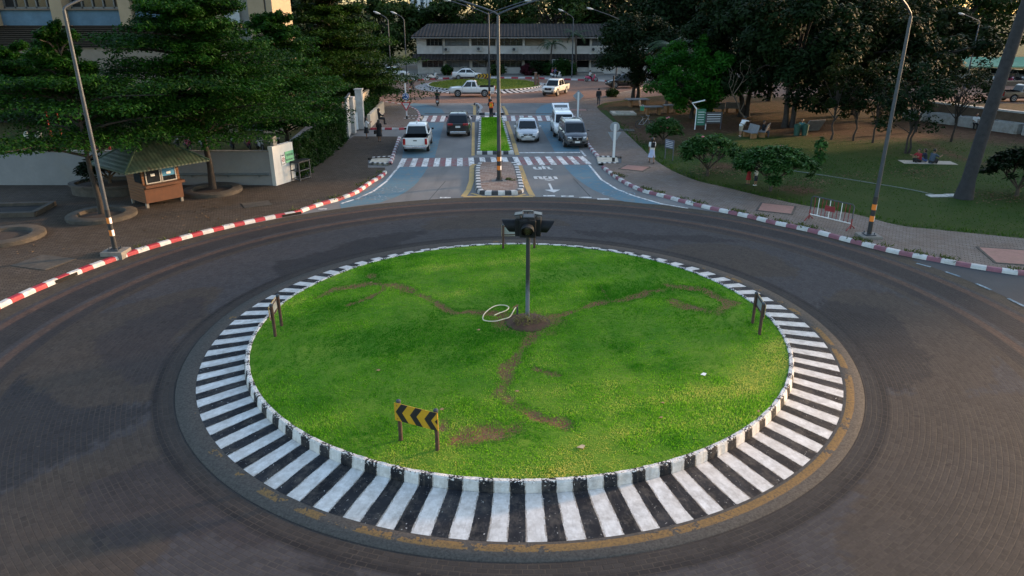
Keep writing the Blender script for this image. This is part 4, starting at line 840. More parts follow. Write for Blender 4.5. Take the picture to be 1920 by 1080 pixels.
nb_ = thing('notice_frame', 'pale framed board on posts in front of the far long building steps', 'board', (bx(1046), BY - 3.2, .1)); a = MB()
for x_ in (-1., 1.): a.tube([(x_, 0, 0), (x_, 0, 2.3)], .05, 6)
a.tube([(-1., 0, 2.3), (1., 0, 2.3)], .05, 6); a.tube([(-1., 0, 1.3), (1., 0, 1.3)], .05, 6); a.build('frame', FRAMEW, nb_); a = MB(); a.box((0, .03, 1.8), (1.9, .03, .9)); a.build('board', M('dark green notice', (.03, .07, .05), .6), nb_)
# left building beyond the white wall
LB = thing('left_building', 'big left building with pale blue panels between cream columns over brown louvres', 'building', (0, 60, 0)); lx = lambda px: (px - 960) * DEP(60, 8); ZL = lambda y: Zat((0, 60), y)
cols = [lx(125) + k * 5.3 for k in range(-5, 3)]
for k, x_ in enumerate(cols): c = MB(); wbox(c, x_ - .48, x_ + .48, ZL(48), 14, -.9, .3); c.build('column', CREAM, LB, bevel=.03)
for k in range(len(cols) - 1):
    x0, x1 = cols[k] + .48, cols[k + 1] - .48; p = MB(); wbox(p, x0, x1, ZL(47.5), ZL(16), -.3, -.1); p.build('panel', PBLUE, LB)
    f = MB(); z0, z1 = ZL(16), 11.4
    for q in np.linspace(x0 + .04, x1 - .04, 6): wbox(f, q - .05, q + .05, z0, z1, .3, .42)
    wbox(f, x0, x1, z0, z0 + .12, .3, .42); fr = f.build('window', FRAMED, LB); g = MB(); wbox(g, x0, x1, z0, z1, .44, .46); g.build('pane', GLASSD, fr)
    sl = MB(); wbox(sl, x0 + .002, x1 - .002, z0 - .12, z0 - .002, -.5, .28); sl.build('sill', M('brown sill', (.13, .1, .08), .8), LB)
XA, XB = cols[0] - .5, lx(402); w = MB(); wbox(w, XA, XB, 11.4, 15, -.1, 12); wbox(w, XA, XB, 3.1, ZL(89), -.1, .3); wbox(w, XA, XB, 0, 15, 11.5, 12.2); w.build('wall', M('dim grey beige wall', (.2, .165, .13), .85, var=.2, dirt=.4, scale=.5), LB)
lv = MB()
for z in np.arange(ZL(88.5), ZL(48), .16): lv.box(((XA + XB) / 2, -.15, z), (XB - XA, .24, .05))
lv.build('louvre', SLAT, LB); bk = MB(); wbox(bk, XA, XB, ZL(89), ZL(47.6), .05, .2); wbox(bk, XA, XB, 0, 3.1, 3, 3.2); bk.build('dark_recess', DARKIN, LB)
tw = thing('stair_tower', 'cream stair tower at the right end of the left building, its side warmly lit', 'building', (0, 58, 0)); tz = lambda y: Zat((0, 58), y); tx = lambda px: (px - 960) * DEP(58, 8.5)
w = MB(); wbox(w, tx(402), tx(420), 0, 15, -.4, 4); wbox(w, tx(475), tx(505), 0, 15, -.9, 4); wbox(w, tx(508.5), tx(519.5), 0, 15, -.9, 4); wbox(w, tx(505), tx(508.5), 0, 15, -.5, 4); w.build('wall', CREAM, tw)
w = MB(); wbox(w, tx(450), tx(475) - .003, 0, 15, .2, 4); wbox(w, tx(420) + .003, tx(450), 0, tz(54), .6, 4); wbox(w, tx(420) + .003, tx(450), 11, 15, .6, 4); w.build('grey_wall', GREYW, tw)
w = MB(); wbox(w, tx(420) + .004, tx(450) - .002, tz(42.5), tz(14.5), .0, .25); w.build('balcony_panel', M('pale panel', (.4, .42, .44), .8, var=.15), tw)
w = MB(); wbox(w, tx(420) + .004, tx(450) - .002, tz(14), 11, 2.2, 2.3); w.build('recess', M('brown recess', (.1, .06, .035), .85), tw)
w = MB()
for z in np.arange(tz(55), tz(43), .13): w.box(((tx(420) + tx(450)) / 2, .2, z), (tx(450) - tx(420) - .02, .2, .06))
w.build('louvre', SLATL, tw)
d = MB(); wbox(d, tx(457), tx(460), tz(62), tz(39), .05, .2); wbox(d, tx(472), tx(475) - .004, tz(62), tz(39), .05, .2); wbox(d, tx(460), tx(472), tz(42), tz(39), .05, .2); fr = d.build('door', M('blue grey frame', (.14, .19, .23), .7), tw); d = MB(); wbox(d, tx(460), tx(472), tz(62), tz(42), .12, .18); d.build('door_leaf', M('dark brown door', (.04, .022, .015), .6), fr)
p = MB(); p.tube([(tx(506.7), -.7, 0), (tx(506.7), -.7, 15)], .07, 6); p.build('drain_pipe', FRAMED, tw)
for px, wd, hgt, lb in ((783, 11, 70, 'pale distant tower block seen between the trees at top'), (801, 8, 52, 'second, bluish distant tower block right of the pale one')):
    t = thing('distant_tower', lb, 'building', ((px - 960) / FPX * 560, 600, 0)); w = MB(); wbox(w, -wd / 2, wd / 2, 0, hgt, 0, 9); w.build('wall', M('hazy white wall', (.5, .53, .58), .8, var=.1), t); g = MB()
    for k in range(3): wbox(g, -wd / 2 + .8 + k * wd / 3, -wd / 2 + 1.9 + k * wd / 3, 2, hgt - 3, -.1, -.002)
    g.build('window', M('hazy blue glass', (.16, .22, .29), .3), t)
# carport
cp = thing('carport', 'long green roofed carport at the far right', 'carport', (0, 100, 0)); r = MB(); x0, x1 = 47, 92; r.add([(x0, -1.2, 2.2), (x1, -1.2, 2.2), (x1, 7, 2.95), (x0, 7, 2.95), (x0, -1.2, 2.08), (x1, -1.2, 2.08), (x1, 7, 2.83), (x0, 7, 2.83)], [(0, 1, 2, 3), (7, 6, 5, 4), (4, 5, 1, 0), (5, 6, 2, 1), (6, 7, 3, 2), (7, 4, 0, 3)]); r.build('roof', M('green roof sheet', (.10, .30, .17), .6, var=.15, dirt=.3, scale=1), cp)
for x_ in range(48, 92, 6):
    for y_ in (-.8, 6.5): c = MB(); c.tube([(x_, y_, 0), (x_, y_, 2.15 + (y_ > 0) * .7)], .07, 8); c.build('post', STEEL, cp)
lw = thing('low_wall', 'low brown wall along the road below the parked motorbikes', 'wall', (0, 95.5, 0)); w = MB(); wbox(w, 44, 92, 0, .55, 0, .25); w.build('wall', M('brown wall', (.12, .085, .06), .85, var=.3, dirt=.4), lw); w = MB(); wbox(w, 44, 92, .55, .66, -.03, .28); w.build('coping', M('pale brown coping', (.3, .23, .17), .8), lw)

# ------------------------------------------------------------------ walls, fence, gate, planters on the left
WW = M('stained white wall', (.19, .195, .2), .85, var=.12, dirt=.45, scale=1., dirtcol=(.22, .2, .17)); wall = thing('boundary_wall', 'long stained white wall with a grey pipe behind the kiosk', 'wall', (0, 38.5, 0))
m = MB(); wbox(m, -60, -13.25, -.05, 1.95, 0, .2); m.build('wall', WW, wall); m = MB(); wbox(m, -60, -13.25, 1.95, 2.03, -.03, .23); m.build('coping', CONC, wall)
m = MB(); m.tube([(-20.5, -.12, .75), (-13.3, -.12, .75)], .06, 8)
for x_ in (-19.6, -17.6, -15.6, -13.9): m.box((x_, -.06, .66), (.06, .14, .16))
m.build('pipe', M('grey blue pipe', (.1, .12, .13), .5), wall)
p0, p1 = Vector(G(519, 352)), Vector(G(556, 340)); gd = (p1 - p0).normalized(); ga = math.atan2(gd.y, gd.x); L = (p1 - p0).length
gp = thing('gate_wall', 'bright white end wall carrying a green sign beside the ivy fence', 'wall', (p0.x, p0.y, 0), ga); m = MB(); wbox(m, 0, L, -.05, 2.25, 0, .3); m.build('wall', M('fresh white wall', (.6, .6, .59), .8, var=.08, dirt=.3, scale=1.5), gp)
m = MB(); wbox(m, .2, .5, 2.25, 2.75, .05, .25); m.build('post', GREYW, gp)
def text(name, body, size, mat, parent, Mx, extrude=.004):
    cu = bpy.data.curves.new(name, 'FONT'); cu.body = body; cu.size = size; cu.extrude = extrude; cu.align_x = 'CENTER'; cu.align_y = 'CENTER'
    o = bpy.data.objects.new(name, cu); SC.collection.objects.link(o); dg = bpy.context.evaluated_depsgraph_get(); dg.update(); me = bpy.data.meshes.new_from_object(o.evaluated_get(dg)); bpy.data.objects.remove(o); bpy.data.curves.remove(cu)
    me.transform(Mx); me.materials.clear(); me.materials.append(mat); q = bpy.data.objects.new(name, me); SC.collection.objects.link(q); q.parent = parent; return q
FACE = Matrix.Rotation(R_(90), 4, 'X')          # a plate standing upright and facing -Y
GREEN = M('pale green sign', (.19, .5, .28), .5, var=.08); INK = M('dark sign ink', (.02, .03, .06), .6)
sg = thing('wall_sign', 'pale green sign with two dark lines on the white gate wall', 'sign', (p0.x, p0.y, 0), ga); m = MB(); m.box((L * .77, -.03, 1.5), (L * .42, .03, .62)); m.build('board', GREEN, sg)
text('lettering', 'จุดจอด', .2, INK, sg, Matrix.Translation((L * .77, -.05, 1.62)) @ FACE); text('lettering', 'หมายเลข 2', .16, INK, sg, Matrix.Translation((L * .77, -.05, 1.36)) @ FACE)
sg = thing('wall_notice', 'small white notice with a red ring, left of the green sign on the gate wall', 'sign', (p0.x, p0.y, 0), ga); m = MB(); m.box((L * .45, -.02, 1.42), (.3, .02, .62)); m.build('board', WHITE, sg); m = MB()
for k in range(20): a, b_ = R_(k * 18), R_(k * 18 + 18); m.add([(L * .45 + r_ * math.cos(q), -.036, 1.42 + r_ * math.sin(q)) for r_, q in ((.12, a), (.12, b_), (.085, b_), (.085, a))], [(0, 1, 2, 3)])
m.box((L * .45, -.034, 1.42), (.03, .01, .2), M=Matrix.Rotation(R_(45), 4, 'Y')); m.build('red_ring', KRED, sg); m = MB(); m.box((L * .45, -.033, 1.66), (.22, .008, .05)); m.box((L * .45, -.033, 1.18), (.22, .008, .05)); m.build('ink_bar', INK, sg)
cg = thing('metal_cage', 'grey metal cabinet frame standing on the pavement edge beside the green sign', 'cage', (*G(566, 340), .1), ga); m = MB()
for x_ in (-.5, .45):
    for y_ in (-.3, .3): m.box((x_, y_, .55), (.06, .06, 1.1))
for z in (.12, .6, 1.07):
    for y_ in (-.3, .3): m.box((-.02, y_, z), (.9, .05, .05))
    for x_ in (-.5, .45): m.box((x_, 0, z), (.05, .56, .05))
m.build('frame', STEEL, cg); m = MB(); m.box((-.02, 0, 1.12), (1.05, .74, .04)); m.build('top', DKSTEEL, cg)
# ivy fence
fe = thing('ivy_fence', 'dark fence hung with columns of ivy along the left pavement', 'fence', (0, 0, .1)); fl = spline([Vector(p) for p in FENCE[::-1]], 10); fl = resample(fl, .55); rails = MB(); V = MB(); IV = []; IT = []
RNG = np.random.default_rng(77); random.seed(77)
for i, p in enumerate(fl):
    c = MB(); c.box((p.x - .15, p.y, .95), (.1, .1, 1.9)); c.build('post', M('brown fence steel', (.05, .032, .024), .7), fe)
    if i % 2 == 0:
        for z in np.arange(.1, 2.2, .1): IV.append((p.x - .05 + random.gauss(0, .1), p.y + random.gauss(0, .12), z)); IT.append(random.gauss(.45, .2))
    IV.append((p.x - .25, p.y, 2.0)); IT.append(.4); IV.append((p.x - .3, p.y + .25, 2.05)); IT.append(.5)
for a, b_ in zip(fl[:-1], fl[1:]):
    d = b_ - a; an = math.atan2(d.y, d.x)
    for z in (.5, 1.0, 1.5, 1.85): rails.box(((a.x + b_.x) / 2 - .15, (a.y + b_.y) / 2, z), (d.length, .04, .05), an)
rails.build('rail', M('brown fence steel', (.05, .032, .024), .7), fe); bk = MB()
P, ti = leaves(np.array(IV), np.full((len(IV), 3), .22), 60, .075, np.array(IT), up=.2); leafmesh('ivy', P, LF_HEDGE, ti, fe)
# gate and planter further up
PILL = M('dull white pillar', (.4, .4, .39), .85, dirt=.4, scale=2); gt = thing('sliding_gate', 'white board gate leaf between pale pillars at the far end of the ivy fence', 'gate', (*G(654, 264), .1), 0); a_ = Vector(G(654, 264)); b_ = Vector(G(661, 248)); an = math.atan2(b_.y - a_.y, b_.x - a_.x); Lg = (b_ - a_).length
m = MB(); m.box((math.cos(an) * Lg / 2, math.sin(an) * Lg / 2, 1.5), (Lg, .08, 2.9), an); m.build('board', PILL, gt); m = MB()
for z in (.08, 2.92): m.box((math.cos(an) * Lg / 2, math.sin(an) * Lg / 2, z + .02), (Lg + .06, .14, .1), an)
m.build('frame', STEEL, gt)
for px, py, h, lb in ((661.5, 252, 2.7, 'pale gate pillar next to the white board gate'), (678, 244, 3.1, 'tall white gate pillar at the end of the low white wall')):
    t = thing('gate_pillar', lb, 'pillar', (*G(px, py), .1)); m = MB(); m.box((0, 0, h / 2), (.55, .5, h)); m.build('shaft', PILL, t, bevel=.02); m = MB(); m.box((0, 0, h + .05), (.66, .6, .1)); m.build('cap', PILL, t)
t = thing('low_wall', 'low white wall between the two gate pillars', 'wall', (0, 0, .1)); a_, b_ = Vector(G(664, 246)), Vector(G(676, 244)); m = MB(); m.box(((a_.x + b_.x) / 2, (a_.y + b_.y) / 2, .7), ((b_ - a_).length - .5, .25, 1.4)); m.build('wall', WHITE, t)
pl = thing('stepped_planter', 'two step cream planter wall with a clipped hedge on its ledge', 'planter', (0, 0, .1)); lo = [G(693, 243), G(719, 214)]; PLW = M('cream planter wall', (.6, .5, .38), .8, var=.15, dirt=.4, scale=1.5)
def wallseg(mb, a, b, h0, h1, th, off=0):
    a, b = Vector(a), Vector(b); d = (b - a).normalized(); nrm = Vector((-d.y, d.x)); c = (a + b) / 2 + nrm * off; mb.box((c.x, c.y, (h0 + h1) / 2), ((b - a).length, th, h1 - h0), math.atan2(d.y, d.x))
m = MB(); wallseg(m, *lo, -.05, 1.1, .25); m.build('lower_wall', PLW, pl); m = MB(); wallseg(m, *lo, -.05, 2.2, .25, 1.3); m.build('upper_wall', PLW, pl); m = MB(); wallseg(m, *lo, 0, .9, 1.0, .62); m.build('soil', SOILD, pl)
RNG = np.random.default_rng(5); d_ = np.array(lo[1]) - np.array(lo[0]); nrm = np.array([-d_[1], d_[0]]) / np.hypot(*d_); tt = np.linspace(.02, .98, 70); C = np.array([(lo[0][0] + d_[0] * q + nrm[0] * .6 + RNG.normal(0, .15), lo[0][1] + d_[1] * q + nrm[1] * .6 + RNG.normal(0, .15), 1.15 + RNG.uniform(0, .35)) for q in tt])
P, ti = leaves(C, np.full((70, 3), .42), 70, .09, RNG.normal(.5, .18, 70), up=.4); leafmesh('hedge', P, LF_TIER, ti, pl)
# kiosk
k0, k1, k2 = Vector(G(279, 396)), Vector(G(347, 382)), Vector(G(239, 385)); kd = (k1 - k0).normalized(); ka = math.atan2(kd.y, kd.x); KL = (k1 - k0).length; KD = 1.75
ki = thing('wooden_kiosk', 'brown wooden guard kiosk with a green hipped roof', 'kiosk', (k0.x, k0.y, .13), ka); WOOD = NT('kiosk planks'); v_ = WOOD.obj(); mp = WOOD.node('ShaderNodeMapping'); WOOD.L(v_, mp.inputs[0]); mp.inputs['Scale'].default_value = (.6, .6, 9); n_ = WOOD.noise(2, 5, .6, mp.outputs[0]); wv = WOOD.node('ShaderNodeTexWave', bands_direction='Z'); WOOD.L(v_, wv.inputs['Vector']); wv.inputs['Scale'].default_value = 2.2
c_ = WOOD.mix(WOOD.mapr(n_, .3, .7), (.085, .03, .009), (.17, .062, .016)); c_ = WOOD.mix(WOOD.mapr(wv.outputs['Fac'], .0, .12, .7, 0), c_, (.03, .012, .005)); WOOD.bump(wv.outputs['Fac'], .4, .02); WOOD = WOOD.set(c_, .6)
W2 = M('orange kiosk trim', (.095, .03, .009), .55, var=.25, scale=4); m = MB(); wbox(m, 0, KL, .22, 1.05, .08, KD); wbox(m, 0, .12, 1.05, 2.2, .08, KD); wbox(m, KL - .12, KL, 1.05, 2.2, .08, KD); wbox(m, .12, KL - .12, 1.05, 2.2, KD - .1, KD); wbox(m, .12, KL - .12, 2.08, 2.2, .08, .2); m.build('body', WOOD, ki)
m = MB(); wbox(m, -.04, KL + .06, 1.02, 1.14, -.28, .1); wbox(m, -.02, KL + .02, .25, .95, .0, .07); m.build('counter', W2, ki); m = MB()
for x_ in (.05, KL - .05):
    for y_ in (.15, KD - .1): m.box((x_, y_, .1), (.12, .12, .24))
m.build('leg', CONC, ki)
for x0, x1, mt, nm in ((.16, KL / 2 - .02, GLASSD, 'window'), (KL / 2 + .02, KL - .16, M('light blue sheet', (.045, .22, .40), .5, var=.1), 'window')):
    f = MB(); wbox(f, x0, x1, 1.15, 1.2, .04, .09); wbox(f, x0, x1, 2.03, 2.08, .04, .09); wbox(f, x0, x0 + .05, 1.2, 2.03, .04, .09); wbox(f, x1 - .05, x1, 1.2, 2.03, .04, .09); fr = f.build(nm, FRAMEW, ki); g = MB(); wbox(g, x0 + .05, x1 - .05, 1.2 if mt is GLASSD else 1.42, 2.03, .06, .075); g.build('pane', mt, fr)
    if mt is not GLASSD: g = MB(); wbox(g, x0 + .05, x1 - .05, 1.2, 1.418, .06, .075); g.build('pane', GLASSD, fr)
    g = MB(); wbox(g, (x0 + x1) / 2 - .1, (x0 + x1) / 2 + .1, 1.5, 1.62, .045, .058); g.build('paper_note', WHITE, fr)
f = MB(); f.box((-.012, KD * .3, 1.6), (.02, .7, .8)); f.build('side_window', GLASSD, ki)
RFM = NT('green roof sheet ribs'); v_ = RFM.obj(); wv = RFM.node('ShaderNodeTexWave', bands_direction='X'); RFM.L(v_, wv.inputs['Vector']); wv.inputs['Scale'].default_value = 1.7; n_ = RFM.noise(2.5, 6, .75, v_); c_ = RFM.mix(RFM.mapr(n_, .35, .6), (.014, .03, .018), (.032, .058, .036)); c_ = RFM.mix(RFM.mapr(RFM.noise(4, 5, .8, v_), .55, .65, 0, .9), c_, (.03, .02, .014)); RFM.bump(wv.outputs['Fac'], .45, .03); RFM = RFM.set(c_, .6)
r = MB(); ex = 1.15; a0, a1, b0, b1 = -ex, KL + ex, -.95, KD + 1.05; zc_ = 2.05; apx = 3.35; r.add([(a0, b0, zc_), (a1, b0, zc_), (a1, b1, zc_), (a0, b1, zc_), (KL * .38, KD / 2, apx), (KL * .62, KD / 2, apx), (a0, b0, zc_ - .07), (a1, b0, zc_ - .07), (a1, b1, zc_ - .07), (a0, b1, zc_ - .07)], [(0, 1, 5, 4), (1, 2, 5), (2, 3, 4, 5), (3, 0, 4), (6, 9, 8, 7), (6, 7, 1, 0), (7, 8, 2, 1), (8, 9, 3, 2), (9, 6, 0, 3)]); r.build('roof', RFM, ki)
r = MB(); ap0, ap1 = (KL * .38, KD / 2, apx), (KL * .62, KD / 2, apx)
for p, q in (((a0, b0, zc_), ap0), ((a1, b0, zc_), ap1), ((a0, b1, zc_), ap0), ((a1, b1, zc_), ap1), (ap0, ap1)): r.tube([p, q], .045, 6)
r.build('ridge', M('green ridge cap', (.03, .065, .04), .6, var=.3), ki)
# tree rings and planter on the left pavement
for px, py, lb in ((193, 411, 'round concrete tree ring at the foot of the leaning trunk'), (400, 364, 'round concrete tree ring at the foot of the large layered tree'), (12, 452, 'round concrete tree ring at the left edge of the pavement')):
    t = thing('tree_ring', lb, 'tree ring', (*G(px, py), .13), 0, 'concrete tree rings on the left pavement'); m = MB(); m.lathe([(1.5, -.02), (1.5, .16), (1.44, .2), (1.02, .2), (.98, .06)], (0, 0, 0), 32); m.build('rim', CONCD, t, 40); m = MB(); m.lathe([(.99, .05), (.5, .09), (.1, .1)], (0, 0, 0), 20); m.build('soil', SOILD, t)
t = thing('curved_planter', 'low curved concrete planter in front of the white wall, left of the kiosk', 'planter', (-21.3, 36.9, .13)); m = MB(); m.lathe([(2.0, -.05), (2.0, .42), (2.12, .45), (2.12, .55), (1.8, .55), (1.8, .4)], (0, 0, 0), 28, 0, Matrix.Scale(.62, 4, (0, 1, 0))); m.build('rim', CONCD, t, 40); m = MB(); m.lathe([(1.8, .38), (1., .45), (.1, .48)], (0, 0, 0), 20, 0, Matrix.Scale(.62, 4, (0, 1, 0))); m.build('soil', SOILD, t)
t = thing('concrete_frame', 'square concrete pit frame on the pavement at the left edge', 'pit frame', (*G(18, 402), .13), .12); m = MB(); m.prism([(-2.2, -1), (1.6, -1), (1.6, .9), (-2.2, .9)], -.02, .07, 1)
for a in ((-.3, -1, 4, .25), (-.3, .9, 4, .25)): m.box((a[0], a[1], .1), (a[2], a[3], .24))
for a in (-2.2, 1.6): m.box((a, -.05, .1), (.25, 1.64, .236))
m.build('frame', [CONCD, DARKIN], t)
# covers in the pavements
PINK = M('pinkish concrete cover', (.30, .155, .125), .85, var=.2, scale=3, bump=.3, dirt=.4)
for px, py, w_, d_2, rz, mt, lb in ((84, 498, 1.5, 1.15, -.3, CONCD, 'grey square drain cover in the left pavement'), (482, 388, 1.1, .8, .5, CONCD, 'small grey cover in the pavement right of the kiosk'), (1455, 396, 1.5, 1.5, -.45, PINK, 'pink square cover by the kerb left of the barrier'), (1893, 487, 1.6, 1.9, -.25, PINK, 'pink cover at the right edge of the frame'), (1190, 319, 1.4, 1.3, -.5, PINK, 'pink cover in the right pavement nearest the crossing'), (1078, 209, 2.2, 1.2, 0, PINK, 'pink cover in the pavement behind the open van'), (1168, 247, 1.6, 1.0, -.1, CONCD, 'grey strip cover across the right pavement')):
    t = thing('drain_cover', lb, 'drain cover', (*G(px, py), .125), rz, 'covers set in the pavements'); m = MB(); m.box((0, 0, .012), (w_, d_2, .03)); m.build('slab', mt, t); m = MB()
    for y_ in (-1, 1): m.box((0, y_ * (d_2 / 2 + .05), .01), (w_ + .2, .1, .03))
    for x_ in (-1, 1): m.box((x_ * (w_ / 2 + .05), 0, .01), (.1, d_2, .03))
    m.build('rim', CONCD, t)
# park planters and retaining wall at far right
a_, b_ = Vector(G(1690, 222)), Vector(G(2010, 268)); d = (b_ - a_).normalized(); an = math.atan2(d.y, d.x); nrm = Vector((-d.y, d.x)); L = (b_ - a_).length
t = thing('retaining_wall', 'brown retaining wall with a white coping at the right of the park', 'wall', (a_.x, a_.y, 0), an); m = MB(); wbox(m, 1, L, 0, 1.5, 1.2, 1.5); m.build('wall', M('stained brown wall', (.13, .09, .06), .9, var=.4, scale=1.5, dirt=.5), t); m = MB(); wbox(m, 1, L, 1.5, 1.64, 1.12, 1.58); m.build('coping', M('weathered white coping', (.45, .45, .42), .8, dirt=.5), t)
for k in range(7):
    lb = ('leftmost', 'second', 'third', 'fourth', 'fifth', 'sixth', 'last')[k]; c = a_ + d * (1.5 + k * 2.6); t = thing('planter_box', lb + ' white concrete planter along the brown retaining wall', 'planter', (c.x, c.y, .1), an, 'white planters at the foot of the retaining wall'); m = MB()
    for x_ in (-1.05, 1.05): m.box((x_, 0, .4), (.12, .9, .8))
    for y_ in (-.45, .45): m.box((0, y_, .4), (1.98, .12, .8))
    m.build('box', M('grey white planter', (.36, .36, .35), .85, dirt=.6, scale=2), t); m = MB(); m.box((0, 0, .36), (1.98, .78, .6)); m.build('soil', SOILD, t)

# ------------------------------------------------------------------ street furniture
ORANGE = M('orange reflective band', (.75, .2, .02), .5, var=.15); HEADM = M('lamp head', (.5, .5, .5), .4, var=.1); LENS = M('lamp lens', (.6, .6, .58), .2)
def lamp_head(parent, p, az, pitch=.25, s=1.):
    Mx = Matrix.Translation(p) @ Matrix.Rotation(az, 4, 'Z') @ Matrix.Rotation(-pitch, 4, 'Y') @ Matrix.Scale(s, 4); m = MB(); V = []; seg = 10
    for x_, w_, h0, h1 in ((-.05, .06, -.05, .05), (.1, .1, -.07, .08), (.35, .16, -.08, .11), (.65, .15, -.07, .09), (.82, .05, -.03, .04)):
        for k in range(seg): a = 2 * math.pi * k / seg; V.append(Mx @ Vector((x_, w_ * math.cos(a), (h1 if math.sin(a) > 0 else -h0) * math.sin(a))))
    m.add(V, [(i * seg + k, i * seg + (k + 1) % seg, (i + 1) * seg + (k + 1) % seg, (i + 1) * seg + k) for i in range(4) for k in range(seg)] + [tuple(reversed(range(seg))), tuple(range(4 * seg, 5 * seg))]); h = m.build('lamp_head', HEADM, parent, 50)
    m = MB(); m.add([Mx @ Vector((x_, y_, -.085)) for x_, y_ in ((.2, -.1), (.6, -.1), (.6, .1), (.2, .1))] + [Mx @ Vector((x_ * .96 + .02, y_ * .8, -.12)) for x_, y_ in ((.2, -.1), (.6, -.1), (.6, .1), (.2, .1))], [(0, 1, 2, 3), (7, 6, 5, 4), (0, 4, 5, 1), (1, 5, 6, 2), (2, 6, 7, 3), (3, 7, 4, 0)]); m.build('lens', LENS, h)
def lamp(label, pos, h, arms, r=.1, bands=True, base=True, z0=0., hs=1., group='street lamps'):
    """arms: list of (azimuth, reach, rise)"""
    t = thing('street_lamp', label, 'street lamp', (pos[0], pos[1], z0), 0, group); m = MB(); m.tube([(0, 0, .0), (0, 0, h * .5), (0, 0, h)], [r, r * .85, r * .66], 12); m.build('pole', STEEL, t, 50)
    for az, reach, rise in arms:
        dx, dy = math.cos(az), math.sin(az); q = [(0, 0, h - .02), (dx * .12, dy * .12, h + .14), (dx * reach * .35, dy * reach * .35, h + .1 + rise * .4), (dx * reach, dy * reach, h + .1 + rise)]; m = MB(); m.tube(spline(q, 5), .045, 8); m.build('arm', STEEL, t, 50); lamp_head(t, (dx * reach, dy * reach, h + .1 + rise), az, math.atan2(rise, reach) * .6, hs)
    if bands:
        for z, hh, mt in ((.3, .6, BLACKP), (.72, .24, ORANGE), (.97, .26, BLACKP), (1.22, .24, ORANGE), (1.5, .32, BLACKP)):
            m = MB(); m.lathe([(r + .006, z - hh / 2), (r + .006, z + hh / 2)], (0, 0, 0), 14); m.build('band', mt, t, 50)
        for z in (.72, 1.22): m = MB(); m.add([((r + .01) * math.cos(a), (r + .01) * math.sin(a), z + q) for q in (-.12, .12) for a in np.linspace(-1.0, .1, 5)], [(k, k + 1, k + 6, k + 5) for k in range(4)]); m.build('white_patch', WHITE, t)
    if base:
        m = MB(); m.box((0, 0, .03), (.42, .42, .04))
        for x_ in (-.15, .15):
            for y_ in (-.15, .15): m.tube([(x_, y_, .04), (x_, y_, .14)], .025, 6)
        m.build('base_plate', STEEL, t); m = MB(); m.prism([(-.42, -.38), (.42, -.38), (.42, .38), (-.42, .38)], -.3, .005); m.build('footing', CONC, t)
    return t
PL = G(215, 462, .43); lamp('leaning grey street lamp with orange and black bands on the left kerb', PL, Zat(PL, 36), [(R_(52), 2.6, .9)], .088, z0=.28)
PR = G(1629, 441, .2); lamp('street lamp with orange and black bands on the right pavement near the barrier', PR, Zat(PR, 42), [(R_(215), 1.9, .95)], .088, z0=.22)
PC = G(936, 338, .18); lamp('tall twin armed street lamp on the paved median', PC, Zat(PC, 37), [(R_(184), 3.0, .95), (R_(4), 3.2, 1.0)], .12, z0=.18, hs=1.15)
PD = G(918, 196, .17); lamp('second twin armed lamp on the small far median behind the marshal', PD, Zat(PD, 32), [(R_(182), 3.7, 1.2), (R_(5), 3.6, 1.2)], .11, z0=.17)
P5 = G(1072, 146, .1); lamp('distant street lamp in front of the far long building', P5, Zat(P5, 35), [(R_(200), 1.6, .9)], .1, base=False, bands=False)
P6 = (13.6, 96); lamp('distant street lamp rising from behind the corner tree', P6, Zat(P6, 38), [(R_(190), 3.5, 1.2)], .1, False, False)
P7 = (57, 92); lamp('distant thin street lamp near the green carport', P7, Zat(P7, 42), [(R_(190), 2.4, .8)], .1, False, False)
for px, py, y_, lb in ((615, 26, 92, 'lamp head poking out of the trees at the left'), (728, 26, 92, 'street lamp behind the tall layered tree, left of two'), (758, 26, 98, 'street lamp behind the tall layered tree, right of two')):
    p = ((px - 960) / FPX * (y_ * .934 + .4), y_); lamp(lb, p, Zat(p, py) - .7, [(R_(185), .9, .6)], .09, False, False)
for px, py, lb in ((70, 253, 'left white globe lamp behind the white wall'), (91, 253, 'right white globe lamp behind the white wall')):
    p = ((px - 960) / FPX * 46.5, 46.); zz = Zat(p, py); t = thing('globe_lamp', lb, 'globe lamp', (*p, 0), 0, 'globe lamps behind the white wall'); m = MB(); m.lathe([(.23 * math.cos(R_(a)) + .001, zz + .23 * math.sin(R_(a))) for a in range(-85, 90, 17)], (0, 0, 0), 16); m.build('globe', M('white globe glass', (.7, .7, .7), .3, var=.05), t, 60); m = MB(); m.tube([(0, 0, 0), (0, 0, zz - .2)], .04, 8); m.build('pole', DKSTEEL, t)
t = thing('play_frame', 'red posted frame with a blue and yellow bar behind the globe lamps', 'climbing frame', (-29.5, 47.5, 0)); RP_ = M('red painted steel', (.35, .02, .02), .5); 
for k, (x_, y_) in enumerate(((-1.2, 0), (-.9, .6), (1.6, 0), (2.2, .6))): m = MB(); m.tube([(x_, y_, 0), (x_, y_, 3.6)], .09, 8); m.build('post', RP_, t)
m = MB(); m.tube([(-1.2, 0, 3.4), (1.6, 0, 3.4), (2.2, .6, 3.4), (-.9, .6, 3.4), (-1.2, 0, 3.4)], .08, 8); m.build('top_frame', RP_, t); m = MB(); m.tube([(1.2, -.1, .3), (1.0, -.1, 3.0)], .08, 8); m.build('blue_bar', M('blue bar', (.05, .25, .5), .5), t); m = MB(); m.tube([(1.38, -.1, .3), (1.2, -.1, 3.0)], .06, 8); m.build('yellow_bar', M('yellow bar', (.5, .35, .08), .5), t)

